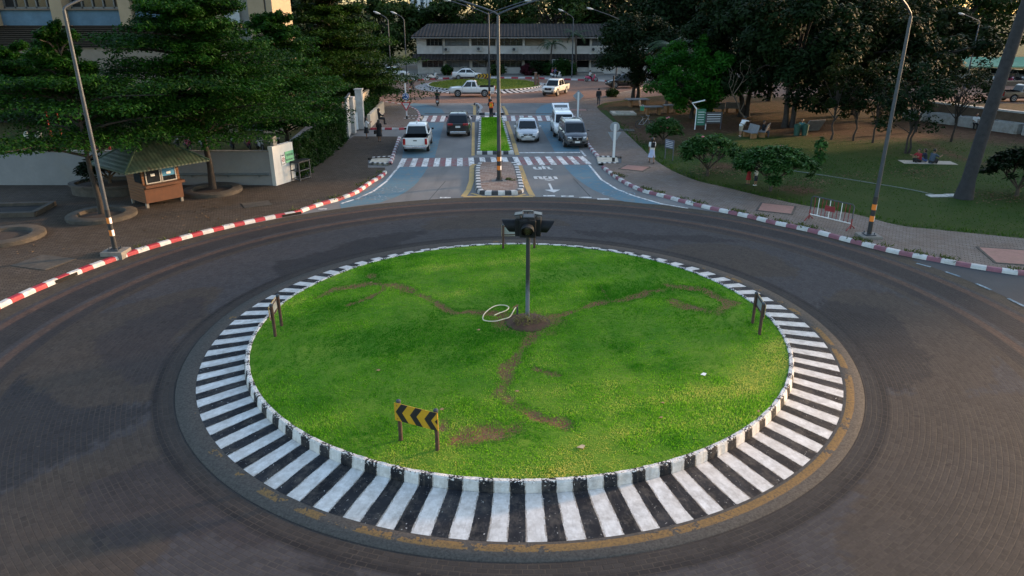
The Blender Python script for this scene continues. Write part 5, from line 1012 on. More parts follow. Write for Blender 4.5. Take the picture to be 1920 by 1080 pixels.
# beacon in the middle of the island
bp = G(989, 597, .47); be = thing('beacon_light', 'black four way beacon with solar panels on a pole in the middle of the island', 'beacon', (bp[0], bp[1], .46)); bh = Zat(bp, 436) - .46
BLK = M('black housing', (.010, .011, .013), .6, var=.35, scale=5, spec=.2); POLEM = NT('worn black pole'); zz_ = POLEM.node('ShaderNodeSeparateXYZ'); POLEM.L(POLEM.obj(), zz_.inputs[0]); n_ = POLEM.noise(9, 5, .7, POLEM.obj()); f_ = POLEM.mapr(POLEM.math('ADD', zz_.outputs[2], POLEM.math('MULTIPLY', POLEM.math('SUBTRACT', n_, .5), 1.4)), .75, 1.25); POLEM = POLEM.set(POLEM.mix(f_, (.13, .15, .18), (.02, .024, .032)), .5)
m = MB(); m.tube([(0, 0, -.05), (0, 0, bh)], .062, 16); m.build('pole', POLEM, be, 50); m = MB(); m.prism([(-.26, -.26), (.26, -.26), (.26, .26), (-.26, .26)], -.02, .03); m.build('base_plate', CONCD, be)
m = MB(); m.box((0, 0, bh + .22), (.34, .34, .5)); m.build('core', BLK, be, bevel=.02); hd = bh + .2
AMB = M('amber lens', (.05, .045, .025), .25, var=.3)
for k, az in enumerate((R_(-94), R_(-4), R_(86), R_(176))):
    Mx = Matrix.Translation((0, 0, hd)) @ Matrix.Rotation(az, 4, 'Z'); m = MB(); m.box(Mx @ Vector((.27, 0, 0)), (.2, .46, .5), M=Matrix.Rotation(az, 4, 'Z')); hb = m.build('signal_box', BLK, be, bevel=.03)
    m = MB(); seg = 14; V = []
    for r_, x0 in ((.185, 0), (.165, 0)):
        for x_ in (0, 1):
            for j in range(seg + 1): a = R_(-65 + 310 * j / seg); V.append(Mx @ Vector((.36 + x_ * (.40 * (.7 + .3 * math.sin(a))), r_ * math.cos(a), r_ * math.sin(a))))
    n_ = seg + 1; fs = []
    for j in range(seg): fs += [(j, j + 1, n_ + j + 1, n_ + j), (2 * n_ + j + 1, 2 * n_ + j, 3 * n_ + j, 3 * n_ + j + 1), (n_ + j, n_ + j + 1, 3 * n_ + j + 1, 3 * n_ + j)]
    m.add(V, fs); m.build('visor', BLK, hb, 50); m = MB(); m.lathe([(.165, 0), (.16, .03), (.1, .055), (.02, .065)], (0, 0, 0), 18, 0, Mx @ Matrix.Translation((.365, 0, 0)) @ Matrix.Rotation(R_(90), 4, 'Y')); m.v = m.v; m.build('lens', AMB, hb, 60)
    px_, py_ = .27 * math.cos(az + .1), .27 * math.sin(az + .1); m = MB(); m.box((px_, py_, bh + .56), (.32, .25, .03), M=Matrix.Rotation(az + R_(90), 4, 'Z') @ Matrix.Rotation(R_(9), 4, 'X')); sp = m.build('solar_panel', M('solar frame', (.04, .042, .045), .5, metal=.2), be); m = MB(); m.box((px_, py_, bh + .577), (.28, .21, .008), M=Matrix.Rotation(az + R_(90), 4, 'Z') @ Matrix.Rotation(R_(9), 4, 'X')); m.build('cell', M('solar cell', (.03, .032, .036), .35, var=.3), sp)
    m = MB(); m.tube([(px_ * .7, py_ * .7, bh + .4), (px_, py_, bh + .55)], .018, 6); m.build('bracket', DKSTEEL, be)
# chevron signs round the island
YEL = M('yellow reflective', (.52, .29, .012), .45, var=.15, scale=3, dirt=.15); CHB = M('chevron black', (.012, .012, .014), .45)
def chevron(label, pa, pb, h, bw, bh_, face=1, name='chevron_sign', post=RUST):
    """two posts from ground points pa, pb; the board's painted side faces out of the island"""
    pa, pb = Vector(pa), Vector(pb); c = (pa + pb) / 2; d = (pb - pa); ang = math.atan2(d.y, d.x); z0 = lawn_z(c.x, c.y) - .03
    t = thing(name, label, 'chevron sign', (c.x, c.y, z0), ang, 'chevron signs round the island'); hw = d.length / 2
    for x_ in (-hw * .98, hw * .98):
        m = MB(); m.tube([(x_, 0, 0), (x_, 0, h)], .045, 10); m.build('post', post, t, 50); m = MB(); m.lathe([(.052, h - .03), (.052, h + .02), (.02, h + .04)], (x_, 0, 0), 10); m.build('cap', STEEL, t, 50)
    y_ = -.055; m = MB(); m.box((0, y_, h - bh_ / 2 - .02), (bw, .012, bh_)); bd = m.build('board', YEL, t); m = MB(); z1 = h - .02; n_ = 3; st = bw / n_
    for k in range(n_):
        x0 = -bw / 2 + .03 + k * st; a = bh_ * .5; m.plate([(x0 + .0, 0), (x0 + st * .42, a), (x0 + st * .42 + st * .46, a), (x0 + st * .46, 0), (x0 + st * .42 + st * .46, -a), (x0 + st * .42, -a)], Matrix.Translation((0, y_ - .006, z1 - bh_ / 2)) @ FACE, .003)
    m.plate([(bw / 2 - .07, 0), (bw / 2 - .001, .08), (bw / 2 - .001, -.08)], Matrix.Translation((0, y_ - .006, z1 - bh_ / 2)) @ FACE, .003); m.build('chevron_paint', CHB, bd)
    m = MB(); m.box((0, y_ + .009, h - bh_ / 2 - .02), (bw - .01, .006, bh_ - .01)); m.build('back_sheet', M('grey sign back', (.3, .32, .34), .5, metal=.2, dirt=.4, scale=3), bd)
    m = MB()
    for z in (h - .08, h - bh_ + .04): m.box((0, y_ + .024, z), (bw - .02, .024, .035))
    m.build('rail', RUST, bd)
    m = MB()
    for x_ in (-bw / 2 + .07, bw / 2 - .07):
        for z in (h - .08, h - bh_ + .03): m.lathe([(.012, 0), (.01, .006)], (0, 0, 0), 6, 0, Matrix.Translation((x_, y_ - .01, z)) @ FACE)
    m.build('bolt', DKSTEEL, bd); return t
chevron('black and yellow chevron sign at the front of the island, the one facing the camera', G(751, 823, .43), G(821, 842, .43), 1.0, 1.06, .43)
chevron('chevron sign at the left of the island, seen nearly edge on', G(528, 609, .43), G(516, 629, .43), 1.0, .95, .42)
chevron('chevron sign at the right of the island, its grey back towards the pole', G(1424, 626, .43), G(1411, 604, .43), 1.0, .95, .42)
p_ = Vector(G(943, 465, .43)); chevron('chevron sign at the back of the island, hidden behind the beacon head, grey back showing', (p_.x + 1.25, p_.y + .1), (p_.x, p_.y), 1.0, 1.35, .45)
# far island sign, kept as the same kind
# hose and tap
hz = lambda x, y: lawn_z(x, y) + .035
hp = [(952, 605), (942, 598), (951, 587), (945, 577), (930, 574), (915, 581), (906, 594), (910, 604), (925, 605), (940, 603), (955, 596), (962, 586), (966, 579)]; hp = [(927, 593), (936, 589), (949, 584), (954, 578), (945, 574), (930, 575), (917, 582), (907, 592), (906, 601), (915, 604), (930, 604), (945, 600), (956, 596), (963, 588), (968, 580)]
t = MB(); t.tube(spline([(*G(x, y, .47), hz(*G(x, y, .47)) + (.06 if i > 12 else 0)) for i, (x, y) in enumerate(hp)], 5), .016, 8); o = t.build('garden_hose', M('cream hose', (.62, .55, .40), .5, var=.1), None, 60); tag(o, 'cream garden hose looped on the grass beside the beacon pole', 'hose')
tp = G(970, 590, .47); t = thing('water_tap', 'short grey water pipe with a tap at the end of the hose', 'tap', (*tp, .45)); m = MB(); m.tube([(0, 0, 0), (0, 0, .3)], .028, 8); m.build('pipe', STEEL, t); m = MB(); m.tube([(0, 0, .29), (-.1, -.02, .3), (-.14, -.02, .24)], .02, 8); m.box((0, 0, .335), (.1, .02, .02)); m.build('spout', M('copper tap', (.3, .12, .06), .5), t)
# litter on the lawn
t = thing('paper_cup', 'small white bowl lying on the left of the island lawn', 'litter', (*G(611, 603, .43), .26)); m = MB(); m.lathe([(.05, 0), (.075, .06), (.068, .06), (.045, .01)], (0, 0, 0), 12); m.build('bowl', WHITE, t, 50); m = MB(); m.lathe([(.045, .03), (.01, .035)], (0, 0, 0), 10); m.build('content', M('reddish scraps', (.2, .08, .06), .7), t)
def scrap(px, py, s, mat, lb, name='paper_scrap', cat='litter', z=.43):
    m = MB(); q = [(random.uniform(-.3, .3), random.uniform(-.2, .2), random.uniform(0, .3)) for _ in range(4)]; m.add([((-1 + q[0][0]) * s, -.5 * s, q[0][2] * s), (.2 * s, (-.7 + q[1][1]) * s, .0), ((1 + q[2][0]) * s, .1 * s, q[2][2] * s), (.1 * s, .65 * s, q[3][2] * s)], [(0, 1, 2, 3)])
    m.add([(x_, y_, z_ - .006) for x_, y_, z_ in m.v], [(3, 2, 1, 0)]); o = m.build(name, mat, None, loc=(*G(px, py, z), lawn_z(*G(px, py, z)) + .03)); return tag(o, lb, cat)
random.seed(12); TANL = M('tan dead leaf', (.35, .2, .1), .8); scrap(1319, 703, .09, WHITE, 'white paper scrap on the right of the island lawn'); scrap(1091, 837, .1, M('pale dead leaf', (.45, .34, .22), .8), 'pale curled leaf near the front edge of the island lawn', 'dead_leaf', 'leaf')
for px, py, lb in ((1243, 756, 'brown dead leaf on the right front of the lawn'), (828, 769, 'brown leaf just right of the front chevron board'), (1422, 770, 'dry leaf near the right kerb of the island'), (710, 696, 'dark dry leaf in the left middle of the lawn'), (898, 622, 'orange dry leaf in the grass below the hose'), (1240, 783, 'small tan leaf right of centre on the front lawn'), (970, 736, 'tan leaf on the bare soil path'), (696, 530, 'white chip on the worn patch at the left back of the lawn')): scrap(px, py, .055, TANL, lb, 'dead_leaf', 'leaf')
o = MB(); o.box((0, 0, .06), (.3, .2, .12)); 
# road signs
SBLUE = M('sign blue', (.015, .07, .26), .4, var=.06); SRED = M('sign red', (.42, .012, .03), .4, var=.06); SBACK = M('sign back', (.25, .28, .32), .45, metal=.25, var=.15); SWHITE = M('sign white', (.62, .63, .64), .45, var=.05)
def signpost(label, pos, h, z0, r=.055): t = thing('road_sign', label, 'road sign', (*pos, z0)); m = MB(); m.box((0, 0, h / 2), (r * 2, r * 1.6, h)); m.build('post', SWHITE, t, bevel=.012); m = MB(); m.box((0, 0, .14), (r * 2.3, r * 2, .26)); m.build('foot', BLACKP, t); return t
def disc(r, n=28): return [(r * math.cos(2 * math.pi * k / n), r * math.sin(2 * math.pi * k / n)) for k in range(n)]
sc = .049 * 1.; ps = G(763, 223, .13); t = signpost('blue roundabout disc over a red edged yield triangle on one post', ps, 3.05, .13, .06)
F_ = lambda y, z: Matrix.Translation((0, y, z)) @ FACE; zt = Zat(ps, 181) - .13; zy = Zat(ps, 192) - .13; m = MB(); m.plate(disc(.31), F_(-.07, zt), .02); dk = m.build('disc', SWHITE, t); m = MB(); m.plate(disc(.285), F_(-.091, zt), .004); m.build('blue_face', SBLUE, dk); m = MB()
for k in range(3):
    a0 = R_(100 + 120 * k); q = [(math.cos(a0 + R_(j * 9)), math.sin(a0 + R_(j * 9))) for j in range(9)]; m.plate([(x_ * .2, y_ * .2) for x_, y_ in q] + [(x_ * .14, y_ * .14) for x_, y_ in q[::-1]], F_(-.096, zt), .004); e = a0 + R_(72); m.plate([(math.cos(e) * .25, math.sin(e) * .25), (math.cos(e + .38) * .17, math.sin(e + .38) * .17), (math.cos(e) * .09, math.sin(e) * .09)], F_(-.0965, zt), .004)
m.build('arrows', SWHITE, dk); m = MB(); T3 = lambda s: [(-s, s * .86), (s, s * .86), (0, -s * .86)]; m.plate(T3(.45), F_(-.07, zy - .37), .02); ty = m.build('triangle', SRED, t); m = MB(); m.plate([(x_, y_ + .045) for x_, y_ in T3(.31)], F_(-.091, zy - .37), .004); m.build('white_face', SWHITE, ty)
text('lettering', 'ให้ทาง', .17, INK, ty, Matrix.Translation((0, -.097, zy - .37 + .16)) @ FACE)
p_ = G(1150, 303, .13); t = signpost('grey round and triangle sign backs on one white post by the near crossing', p_, Zat(p_, 233) - .13, .13, .075); m = MB(); m.plate(disc(.31), F_(.09, Zat(p_, 238.5) - .13), .015); m.build('disc_back', SBACK, t); m = MB(); m.plate(T3(.43), F_(.085, Zat(p_, 259) - .13), .015); m.build('triangle_back', SBACK, t)
p_ = G(1083, 226, .13); t = signpost('grey back of a diamond sign on a white post behind the open van', p_, Zat(p_, 173) - .13, .13, .075); m = MB(); s_ = .48; m.plate([(-s_, 0), (0, s_), (s_, 0), (0, -s_)], F_(.09, Zat(p_, 180) - .13), .015); m.build('diamond_back', SBACK, t)
# far island furniture
p_ = G(1004, 158, .5); t = thing('stone_post', 'brown striped post on the right of the far round island', 'post', (*p_, .4)); m = MB(); m.box((0, 0, .75), (.3, .25, 1.5), .3); m.box((.36, .05, .62), (.22, .2, 1.24), .3); m.build('shaft', M('brown stone post', (.16, .09, .065), .8, var=.4), t, bevel=.03); m = MB(); m.box((0, 0, 1.53), (.36, .3, .06), .3); m.build('cap', CONC, t)
p_ = G(908, 154, .5); t = thing('chevron_sign', 'low yellow and black chevron board on the far island behind the white pickup', 'chevron sign', (*p_, .45), 0); m = MB(); m.box((0, 0, .85), (1.7, .04, .5)); bd = m.build('board', YEL, t); m = MB()
for k in range(4): x0 = -.8 + k * .42; m.plate([(x0, -.25), (x0 + .2, 0), (x0, .25), (x0 + .2, .25), (x0 + .4, 0), (x0 + .2, -.25)], Matrix.Translation((0, -.022, .85)) @ FACE, .004)
m.build('chevron_paint', CHB, bd)
for x_ in (-.7, .7): m = MB(); m.tube([(x_, .05, 0), (x_, .05, 1.1)], .05, 8); m.build('post', RUST, t)
p_ = G(914, 152, .5); t = thing('beacon_light', 'distant black beacon on a grey pole in the far island', 'beacon', (*p_, .5)); m = MB(); hB = Zat(p_, 115) - .5; m.tube([(0, 0, 0), (0, 0, hB)], .07, 8); m.build('pole', STEEL, t); m = MB(); m.box((0, 0, hB + .3), (.5, .5, .7)); m.build('core', BLK, t, bevel=.05)
for a in range(4): m = MB(); Mz = Matrix.Rotation(R_(90 * a), 4, 'Z'); m.box(Mz @ Vector((.42, 0, .3 + hB)), (.36, .36, .3), M=Mz); m.build('visor', BLK, t, bevel=.04)
# barrier on the right pavement
b0, b1 = Vector(G(1516, 413, .1)), Vector(G(1594, 432, .1)); d = b1 - b0; t = thing('crowd_barrier', 'red and white steel barrier on the right pavement', 'barrier', (b0.x, b0.y, .13), math.atan2(d.y, d.x)); L = d.length; H_ = 1.12
m = MB(); m.tube([(0, 0, .05), (0, 0, H_ - .08), (.08, 0, H_), (L - .08, 0, H_), (L, 0, H_ - .08), (L, 0, .05)], .028, 8); m.build('outer_frame', [STEEL], t, 50); BR = M('barrier red', (.22, .02, .025), .6, var=.3)
nb = 11
for k in range(1, nb): x_ = L * k / nb; m = MB(); m.tube([(x_, 0, .28), (x_, 0, H_)], .016, 6); m.build('bar', WHITE if k in (2, 5, 8) else BR, t)
m = MB(); m.tube([(0, 0, .28), (L, 0, .28)], .022, 8); m.build('lower_rail', WHITE, t); m = MB(); m.box((L * .47, -.03, .72), (L * .24, .02, .24)); m.build('plate', BR, t)
for x_ in (.0, L): m = MB(); m.tube([(x_, -.35, 0), (x_, 0, .22), (x_, .35, 0)], .024, 8); m.tube([(x_, 0, .05), (x_, 0, .5)], .03, 8); m.build('foot', BR, t)
# park furniture
def info(pos, w, h, legs, rz, mat, lb, name='info_board', cat='board'):
    t = thing(name, lb, cat, (*pos, .1), rz); m = MB(); m.box((0, 0, legs + h / 2), (w, .04, h)); m.build('board', mat, t)
    for x_ in (-w / 2 + .04, w / 2 - .04): m = MB(); m.tube([(x_, .03, 0), (x_, .03, legs + h)], .03, 8); m.build('leg', M('blue grey post', (.09, .1, .13), .5), t)
    m = MB()
    for k in range(4): m.box((0, -.024, legs + h * (.2 + .2 * k)), (w * .8, .006, h * .06))
    m.build('line', SWHITE, t)
info(G(1253, 300, .1), .85, .55, .75, R_(-62), M('slate blue board', (.10, .115, .16), .5), 'slate blue notice board on two legs at the lawn edge')
p_ = G(1313, 243, .1); t = thing('kiosk_sign', 'white bent frame with a green board standing in the park', 'sign', (*p_, .1)); m = MB(); m.box((-.05, 0, 1.0), (.75, .05, 1.3)); m.build('board', M('deep green board', (.03, .16, .1), .5), t); m = MB(); m.tube([(-.45, 0, 0), (-.45, 0, 1.65), (.4, 0, 1.3), (.4, 0, 0)], .045, 8); m.tube([(-.45, 0, 1.65), (-.85, 0, 2.1), (.2, .2, 2.3)], .06, 8); m.build('frame', WHITE, t)
m = MB()
for k in range(5): m.box((-.05, -.03, .6 + k * .2), (.5, .006, .05))
m.build('line', SWHITE, t)
info(G(1336, 243, .1), 1.4, .9, .5, .1, M('dark slate board', (.06, .06, .065), .6), 'dark grey panel on legs beside the green board')
BENM = M('grey concrete bench', (.2, .2, .205), .85, var=.25, dirt=.4, scale=4); BRK = M('ochre bench brick', (.26, .13, .05), .85, var=.3, scale=6)
def bench(px, py, rz, lb, z=.1):
    t = thing('park_bench', lb, 'bench', (*G(px, py, z), z), rz, 'concrete benches in the park'); m = MB(); m.box((0, 0, .43), (1.3, .5, .07)); m.build('seat', BENM, t, bevel=.015); m = MB(); m.box((0, .3, .72), (1.3, .06, .55), M=Matrix.Rotation(R_(-14), 4, 'X')); m.build('backrest', BENM, t, bevel=.015)
    for x_ in (-.48, .48): m = MB(); m.box((x_, .02, .2), (.2, .45, .42)); m.build('leg', BRK, t)
    return t
bench(1405, 258, R_(-75), 'concrete bench the bending man leans on'); bench(1430, 256, R_(-118), 'concrete bench right of the thin trunk with a person on it'); bench(1345, 212, R_(160), 'concrete bench behind the bright green tree on the left'); bench(1372, 211, R_(170), 'long concrete bench in the shade behind the bending man'); bench(1205, 208, R_(75), 'ochre legged bench beside the park table with a green bag on it')
def ptable(px, py, rz, lb, w=1.5, d=.9):
    t = thing('park_table', lb, 'table', (*G(px, py, .1), .1), rz, 'tables in the park'); m = MB(); m.box((0, 0, .74), (w, d, .08)); m.build('tabletop', BENM, t, bevel=.02)
    for x_ in (-w * .32, w * .32): m = MB(); m.box((x_, 0, .35), (.2, d * .7, .7)); m.build('leg', BRK, t)
ptable(1224, 215, .1, 'ochre legged concrete table under the bright green tree', 1.7); ptable(1194, 200, .15, 'wide dark slab table beside the twin trunks at the park corner', 2.2, 1.4); ptable(1258, 212, .2, 'low table in the deep shade under the bright green tree', 1.4)
bg_ = thing('shopping_bag', 'green and white bag sitting on the ochre legged bench', 'bag', (*G(1204, 208, .55), .57)); m = MB(); m.box((0, 0, .2), (.35, .22, .4)); m.build('body', M('green bag', (.05, .28, .14), .7), bg_, bevel=.05); m = MB(); m.tube([(-.1, 0, .4), (-.05, 0, .55), (.05, 0, .55), (.1, 0, .4)], .015, 6); m.build('handle', WHITE, bg_)
t = thing('drain_slab', 'pale rectangular concrete slab frame on the grass behind the pavement', 'slab', (*G(1168, 214, .1), .1), .02); m = MB()
for y_ in (-.75, .75): m.box((0, y_, .09), (2.2, .35, .2))
for x_ in (-.9, .9): m.box((x_, 0, .09), (.36, 1.15, .196))
m.box((0, 0, .03), (1.44, 1.15, .05)); m.build('slab', M('pale concrete', (.42, .38, .32), .85, var=.2, dirt=.3), t)
for px, py, lb, c_ in ((1493, 254, 'left dark green litter bin in the shade', (.02, .075, .055)), (1508, 254, 'right dark green litter bin in the shade', (.018, .06, .045))):
    t = thing('litter_bin', lb, 'bin', (*G(px, py, .1), .1), .2, 'litter bins in the park'); m = MB(); m.lathe([(.2, 0), (.25, .75)], (0, 0, 0), 12); m.build('body', M('bin green', c_, .5), t, 50); m = MB(); m.lathe([(.27, .75), (.27, .8), (.12, .9)], (0, 0, 0), 12); m.build('lid', M('bin green', c_, .5), t, 50)
t = thing('tilted_slab', 'grey slab tilted on its edge right of the litter bins', 'slab', (*G(1525, 247, .1), .1), .3); m = MB(); m.box((0, 0, .5), (1.5, .1, 1.1), M=Matrix.Rotation(R_(35), 4, 'X')); m.build('slab', BENM, t, bevel=.02); m = MB(); m.box((.3, .4, .2), (.9, .2, .4)); m.build('support', BRK, t)
t = MB(); t.box((0, 0, .006), (3.2, 1.1, .012)); o = t.build('picnic_mat', M('pale picnic mat', (.42, .36, .3), .8, var=.15), None, loc=(*G(1739, 305, .11), .125), rz=-.12); tag(o, 'pale picnic mat spread on the park lawn under three seated people', 'mat')
t = MB(); t.box((0, 0, .02), (1.6, .5, .03), .05); t.box((.45, .03, .05), (.6, .44, .03), .1); o = t.build('plastic_sheet', M('grey white sheet', (.35, .36, .36), .6), None, loc=(*G(1768, 368, .11), .12)); tag(o, 'grey white sheet lying beside the leaning palm trunk', 'sheet')
t = MB(); t.tube(spline([(*G(x, y, .12), .15) for x, y in ((1480, 320), (1560, 332), (1640, 345), (1700, 355), (1752, 366))], 4), .022, 6); o = t.build('garden_hose', M('grey hose', (.16, .19, .18), .6), None); tag(o, 'thin grey hose lying across the park lawn', 'hose')
t = thing('parked_bicycle', 'grey bicycle lying by the small frangipani', 'bicycle', (*G(1207, 240, .1), .1), .35); 
for x_ in (-.5, .5): m = MB(); Mw = Matrix.Translation((x_, 0, .32)) @ Matrix.Rotation(R_(90), 4, 'X'); m.tube([Mw @ Vector((.3 * math.cos(a), .3 * math.sin(a), 0)) for a in np.linspace(0, 6.2832, 21)], .025, 6); w_ = m.build('wheel', DKSTEEL, t); m = MB(); [m.tube([Mw @ Vector((.28 * math.cos(a), .28 * math.sin(a), 0)), Mw @ Vector((-.28 * math.cos(a), -.28 * math.sin(a), 0))], .006, 4) for a in np.linspace(0, 3.14, 6)]; m.build('spokes', STEEL, w_)
m = MB(); fr_ = M('grey bicycle frame', (.25, .26, .27), .4, metal=.4); m.tube([(-.5, 0, .32), (-.15, 0, .75), (.35, 0, .78), (-.05, 0, .3), (-.5, 0, .32)], .025, 8); m.tube([(-.05, 0, .3), (-.18, 0, .9)], .022, 8); m.tube([(.5, 0, .32), (.33, 0, .95)], .022, 8); m.build('frame', fr_, t); m = MB(); m.tube([(.3, -.28, 1.0), (.33, 0, .97), (.3, .28, 1.0)], .02, 8); m.build('handlebar', fr_, t); m = MB(); m.box((-.19, 0, .93), (.28, .16, .06)); m.build('saddle', BLACKP, t, bevel=.02)
for px, py, lb in ((1149, 180, 'short black and white banded post at the far corner of the right pavement'), ): t = thing('banded_post', lb, 'post', (*G(px, py, .12), .12)); m = MB(); m.tube([(0, 0, 0), (0, 0, 2.2)], .09, 10); m.build('shaft', DKSTEEL, t); m = MB(); m.lathe([(.1, .3), (.1, .6)], (0, 0, 0), 10); m.build('band', WHITE, t)
# ------------------------------------------------------------------ vehicles (local +Y is forward)
def paint(name, col, coat=.8, rough=.32, metal=0.):
    t = NT(name); v = t.obj(); z = t.node('ShaderNodeSeparateXYZ'); t.L(v, z.inputs[0]); n = t.noise(3, 4, .6, v)      # road dust on the lower body
    f = t.math('MULTIPLY', t.mapr(z.outputs[2], .75, .25), t.mapr(n, .3, .7, .2, .6)); c = t.mix(f, col, (.16, .13, .10)); t.set(c, t.mapr(f, 0, .6, rough, .7), metal, .5, coat); t.b.inputs['Coat Roughness'].default_value = .06; return t.mat
PWHITE = paint('white car paint', (.78, .78, .77)); PBLACK = paint('black car paint', (.012, .012, .014)); PSILV = paint('silver car paint', (.45, .47, .50), metal=.25); PGREY = paint('dark grey car paint', (.055, .06, .07), metal=.2); PBEIGE = paint('cream white car paint', (.66, .64, .58)); PTAN = paint('dull tan car paint', (.2, .16, .12))
CGLASS = M('car glass', (.010, .013, .016), .06, var=.1, spec=.4); TYRE = M('tyre rubber', (.015, .015, .016), .85, var=.3); RIM = M('alloy rim', (.34, .35, .36), .35, metal=.6, var=.1); PLAST = M('black trim plastic', (.016, .016, .018), .7, var=.2, spec=.15); LINER = M('bed liner', (.008, .008, .009), .9, spec=.03); HLGT = M('headlamp glass', (.62, .64, .66), .1, var=.08, coat=.5); TLGT = M('tail lamp red', (.32, .012, .015), .2, var=.15, coat=.5); CHROME = M('chrome trim', (.5, .5, .52), .2, metal=.8, var=.05); PLATE = M('number plate', (.6, .6, .6), .5, var=.08); INDIC = M('amber indicator', (.55, .2, .02), .25)
def quadplate(mb, q, t=.008):
    q = [Vector(p) for p in q]; n = (q[1] - q[0]).cross(q[3] - q[0]).normalized(); a = [p + n * t for p in q]; b = [p - n * .01 for p in q]; k = len(q)
    mb.add(a + b, [tuple(range(k)), tuple(range(2 * k - 1, k - 1, -1))] + [(i + k, (i + 1) % k + k, (i + 1) % k, i) for i in range(k)])
def fixn(o):
    bm = bmesh.new(); bm.from_mesh(o.data); bmesh.ops.recalc_face_normals(bm, faces=bm.faces); bm.to_mesh(o.data); bm.free()
def lerp(a, b, t): return a + (b - a) * t
def make_car(name, label, loc, rz, P, cat='car'):
    t = thing(name, label, cat, loc, rz); L, W, H = P['L'], P['W'], P['H']; hw = W / 2; pm = P['paint']; belt = P['belt']; zb = P.get('zb', .24); wr, wx, wy0, wy1 = P.get('wr', .33), hw - .1, P['wf'], P['wb']
    mb = MB(); V = []; n_ = None; st = P['st']
    for y, fw, z0, z1, cr in st:
        w = hw * fw; h = z1 - z0; hf = [(0, z0), (w * .80, z0), (w * .95, z0 + .09), (w * .995, z0 + h * .34), (w, z0 + h * .6), (w * .975, z1 - .07), (w * .9, z1 - .005), (w * .5, z1 + cr * .7), (0, z1 + cr)]
        ring = [(x_, y, z_) for x_, z_ in hf] + [(-x_, y, z_) for x_, z_ in hf[-2:0:-1]]; n_ = len(ring); V += ring
    fs = [(i * n_ + k, i * n_ + (k + 1) % n_, (i + 1) * n_ + (k + 1) % n_, (i + 1) * n_ + k) for i in range(len(st) - 1) for k in range(n_)]
    fs += [tuple(range(n_ - 1, -1, -1)), tuple((len(st) - 1) * n_ + k for k in range(n_))]
    mb.add(V, [f[::-1] for f in fs]); body = mb.build('body', pm, t, 32)
    cut = MB()
    for y_ in (wy0, wy1):
        for s in (-1, 1): cut.lathe([(wr * 1.2, -.25), (wr * 1.2, .25)], (0, 0, 0), 20, 0, Matrix.Translation((s * (hw - .02), y_, wr)) @ Matrix.Rotation(R_(90), 4, 'Y'))
    cuts = [cut]; fixn(body)
    if 'bed' in P: y0, y1 = P['bed']; c2 = MB(); c2.box((0, (y0 + y1) / 2, belt + .1), (W - .24, y1 - y0, 1.05)); cuts.append(c2)
    for c_ in cuts:
        co = c_.build('cut', pm, t); fixn(co); bo = body.modifiers.new('b', 'BOOLEAN'); bo.object = co; bo.operation = 'DIFFERENCE'; bo.solver = 'EXACT'; evaluate(body); me_ = co.data; bpy.data.objects.remove(co); bpy.data.meshes.remove(me_)
    body.data.set_sharp_from_angle(angle=R_(32))
    y1f, y1r, y0r, y0f = P['cab']      # windscreen base, roof front, roof rear, rear base
    wb_, wt = hw * .90, hw * P.get('tw', .74); zr = H; z0 = belt - .04
    mb = MB(); rows = [(z0, y0f, y1f, wb_), (lerp(z0, zr - .07, .5), lerp(y0f, y0r - .03, .5), lerp(y1f, y1r + .06, .5), lerp(wb_, wt, .5)), (zr - .07, y0r - .03, y1r + .06, wt), (zr, y0r + .12, y1r - .2, wt * .86)]; V = []
    for z_, ya, yb, w in rows: V += [(-w, ya, z_), (w, ya, z_), (w * 1.0, lerp(ya, yb, .5), z_ + (.015 if z_ == zr else 0)), (w, yb, z_), (-w, yb, z_), (-w * 1.0, lerp(ya, yb, .5), z_ + (.015 if z_ == zr else 0))]
    fs = [(i * 6 + k, i * 6 + (k + 1) % 6, (i + 1) * 6 + (k + 1) % 6, (i + 1) * 6 + k) for i in range(3) for k in range(6)] + [(18, 19, 20, 21, 22, 23), (5, 4, 3, 2, 1, 0)]; mb.add(V, fs); cb_ = mb.build('cabin', pm, t, 30, bevel=.03); fixn(cb_)
    zt_ = zr - .07
    def pt(s, yy, tt, off=0): return (s * (lerp(wb_, wt, tt) + .004 + off), yy, lerp(z0, zt_, tt))
    def edge(a, b, tt): return lerp(a, b, tt)
    def fq(ya, yb, t0, t1, w0, sgn):
        q = []
        for tt, s in ((t0, -1), (t0, 1), (t1, 1), (t1, -1)): q.append((s * lerp(wb_, wt, tt) * w0, lerp(ya, yb, tt) + sgn * .012, lerp(z0, zt_, tt)))
        return q if sgn < 0 else [q[1], q[0], q[3], q[2]]
    mb = MB(); quadplate(mb, fq(y1f, y1r + .06, .1, .93, .88, 1)); mb.build('windscreen', CGLASS, t)
    if not P.get('hatch'): mb = MB(); quadplate(mb, fq(y0f, y0r - .03, P.get('rwt', .1), .9, .88, -1)); mb.build('rear_window', CGLASS, t)
    for s in (-1, 1):
        for a, b in P['win']:      # fractions along the side, front to back
            q = []
            for f, tt in ((a, .1), (b, .1), (b, .93), (a, .93)):
                ya = lerp(y1f - .12, y1r + .0, tt); yb = lerp(y0f + .08, y0r + .05, tt); q.append(pt(s, lerp(ya, yb, f), tt))
            if s > 0: q = q[::-1]
            mb = MB(); quadplate(mb, q); mb.build('side_window', CGLASS, t)
        for f in P['doors']: mb = MB(); yy = lerp(y1f, y0f, f); mb.box((s * (hw * .985), yy, (belt + zb) / 2 + .12), (.02, .012, belt - zb - .22)); mb.build('door_seam', PLAST, t)
        for f in P['doors'][1:]: mb = MB(); yy = lerp(y1f, y0f, f); mb.box((s * (hw * .99), yy + .14, belt - .16), (.035, .17, .035)); mb.build('door_handle', CHROME if P.get('chrome') else pm, t, bevel=.01)
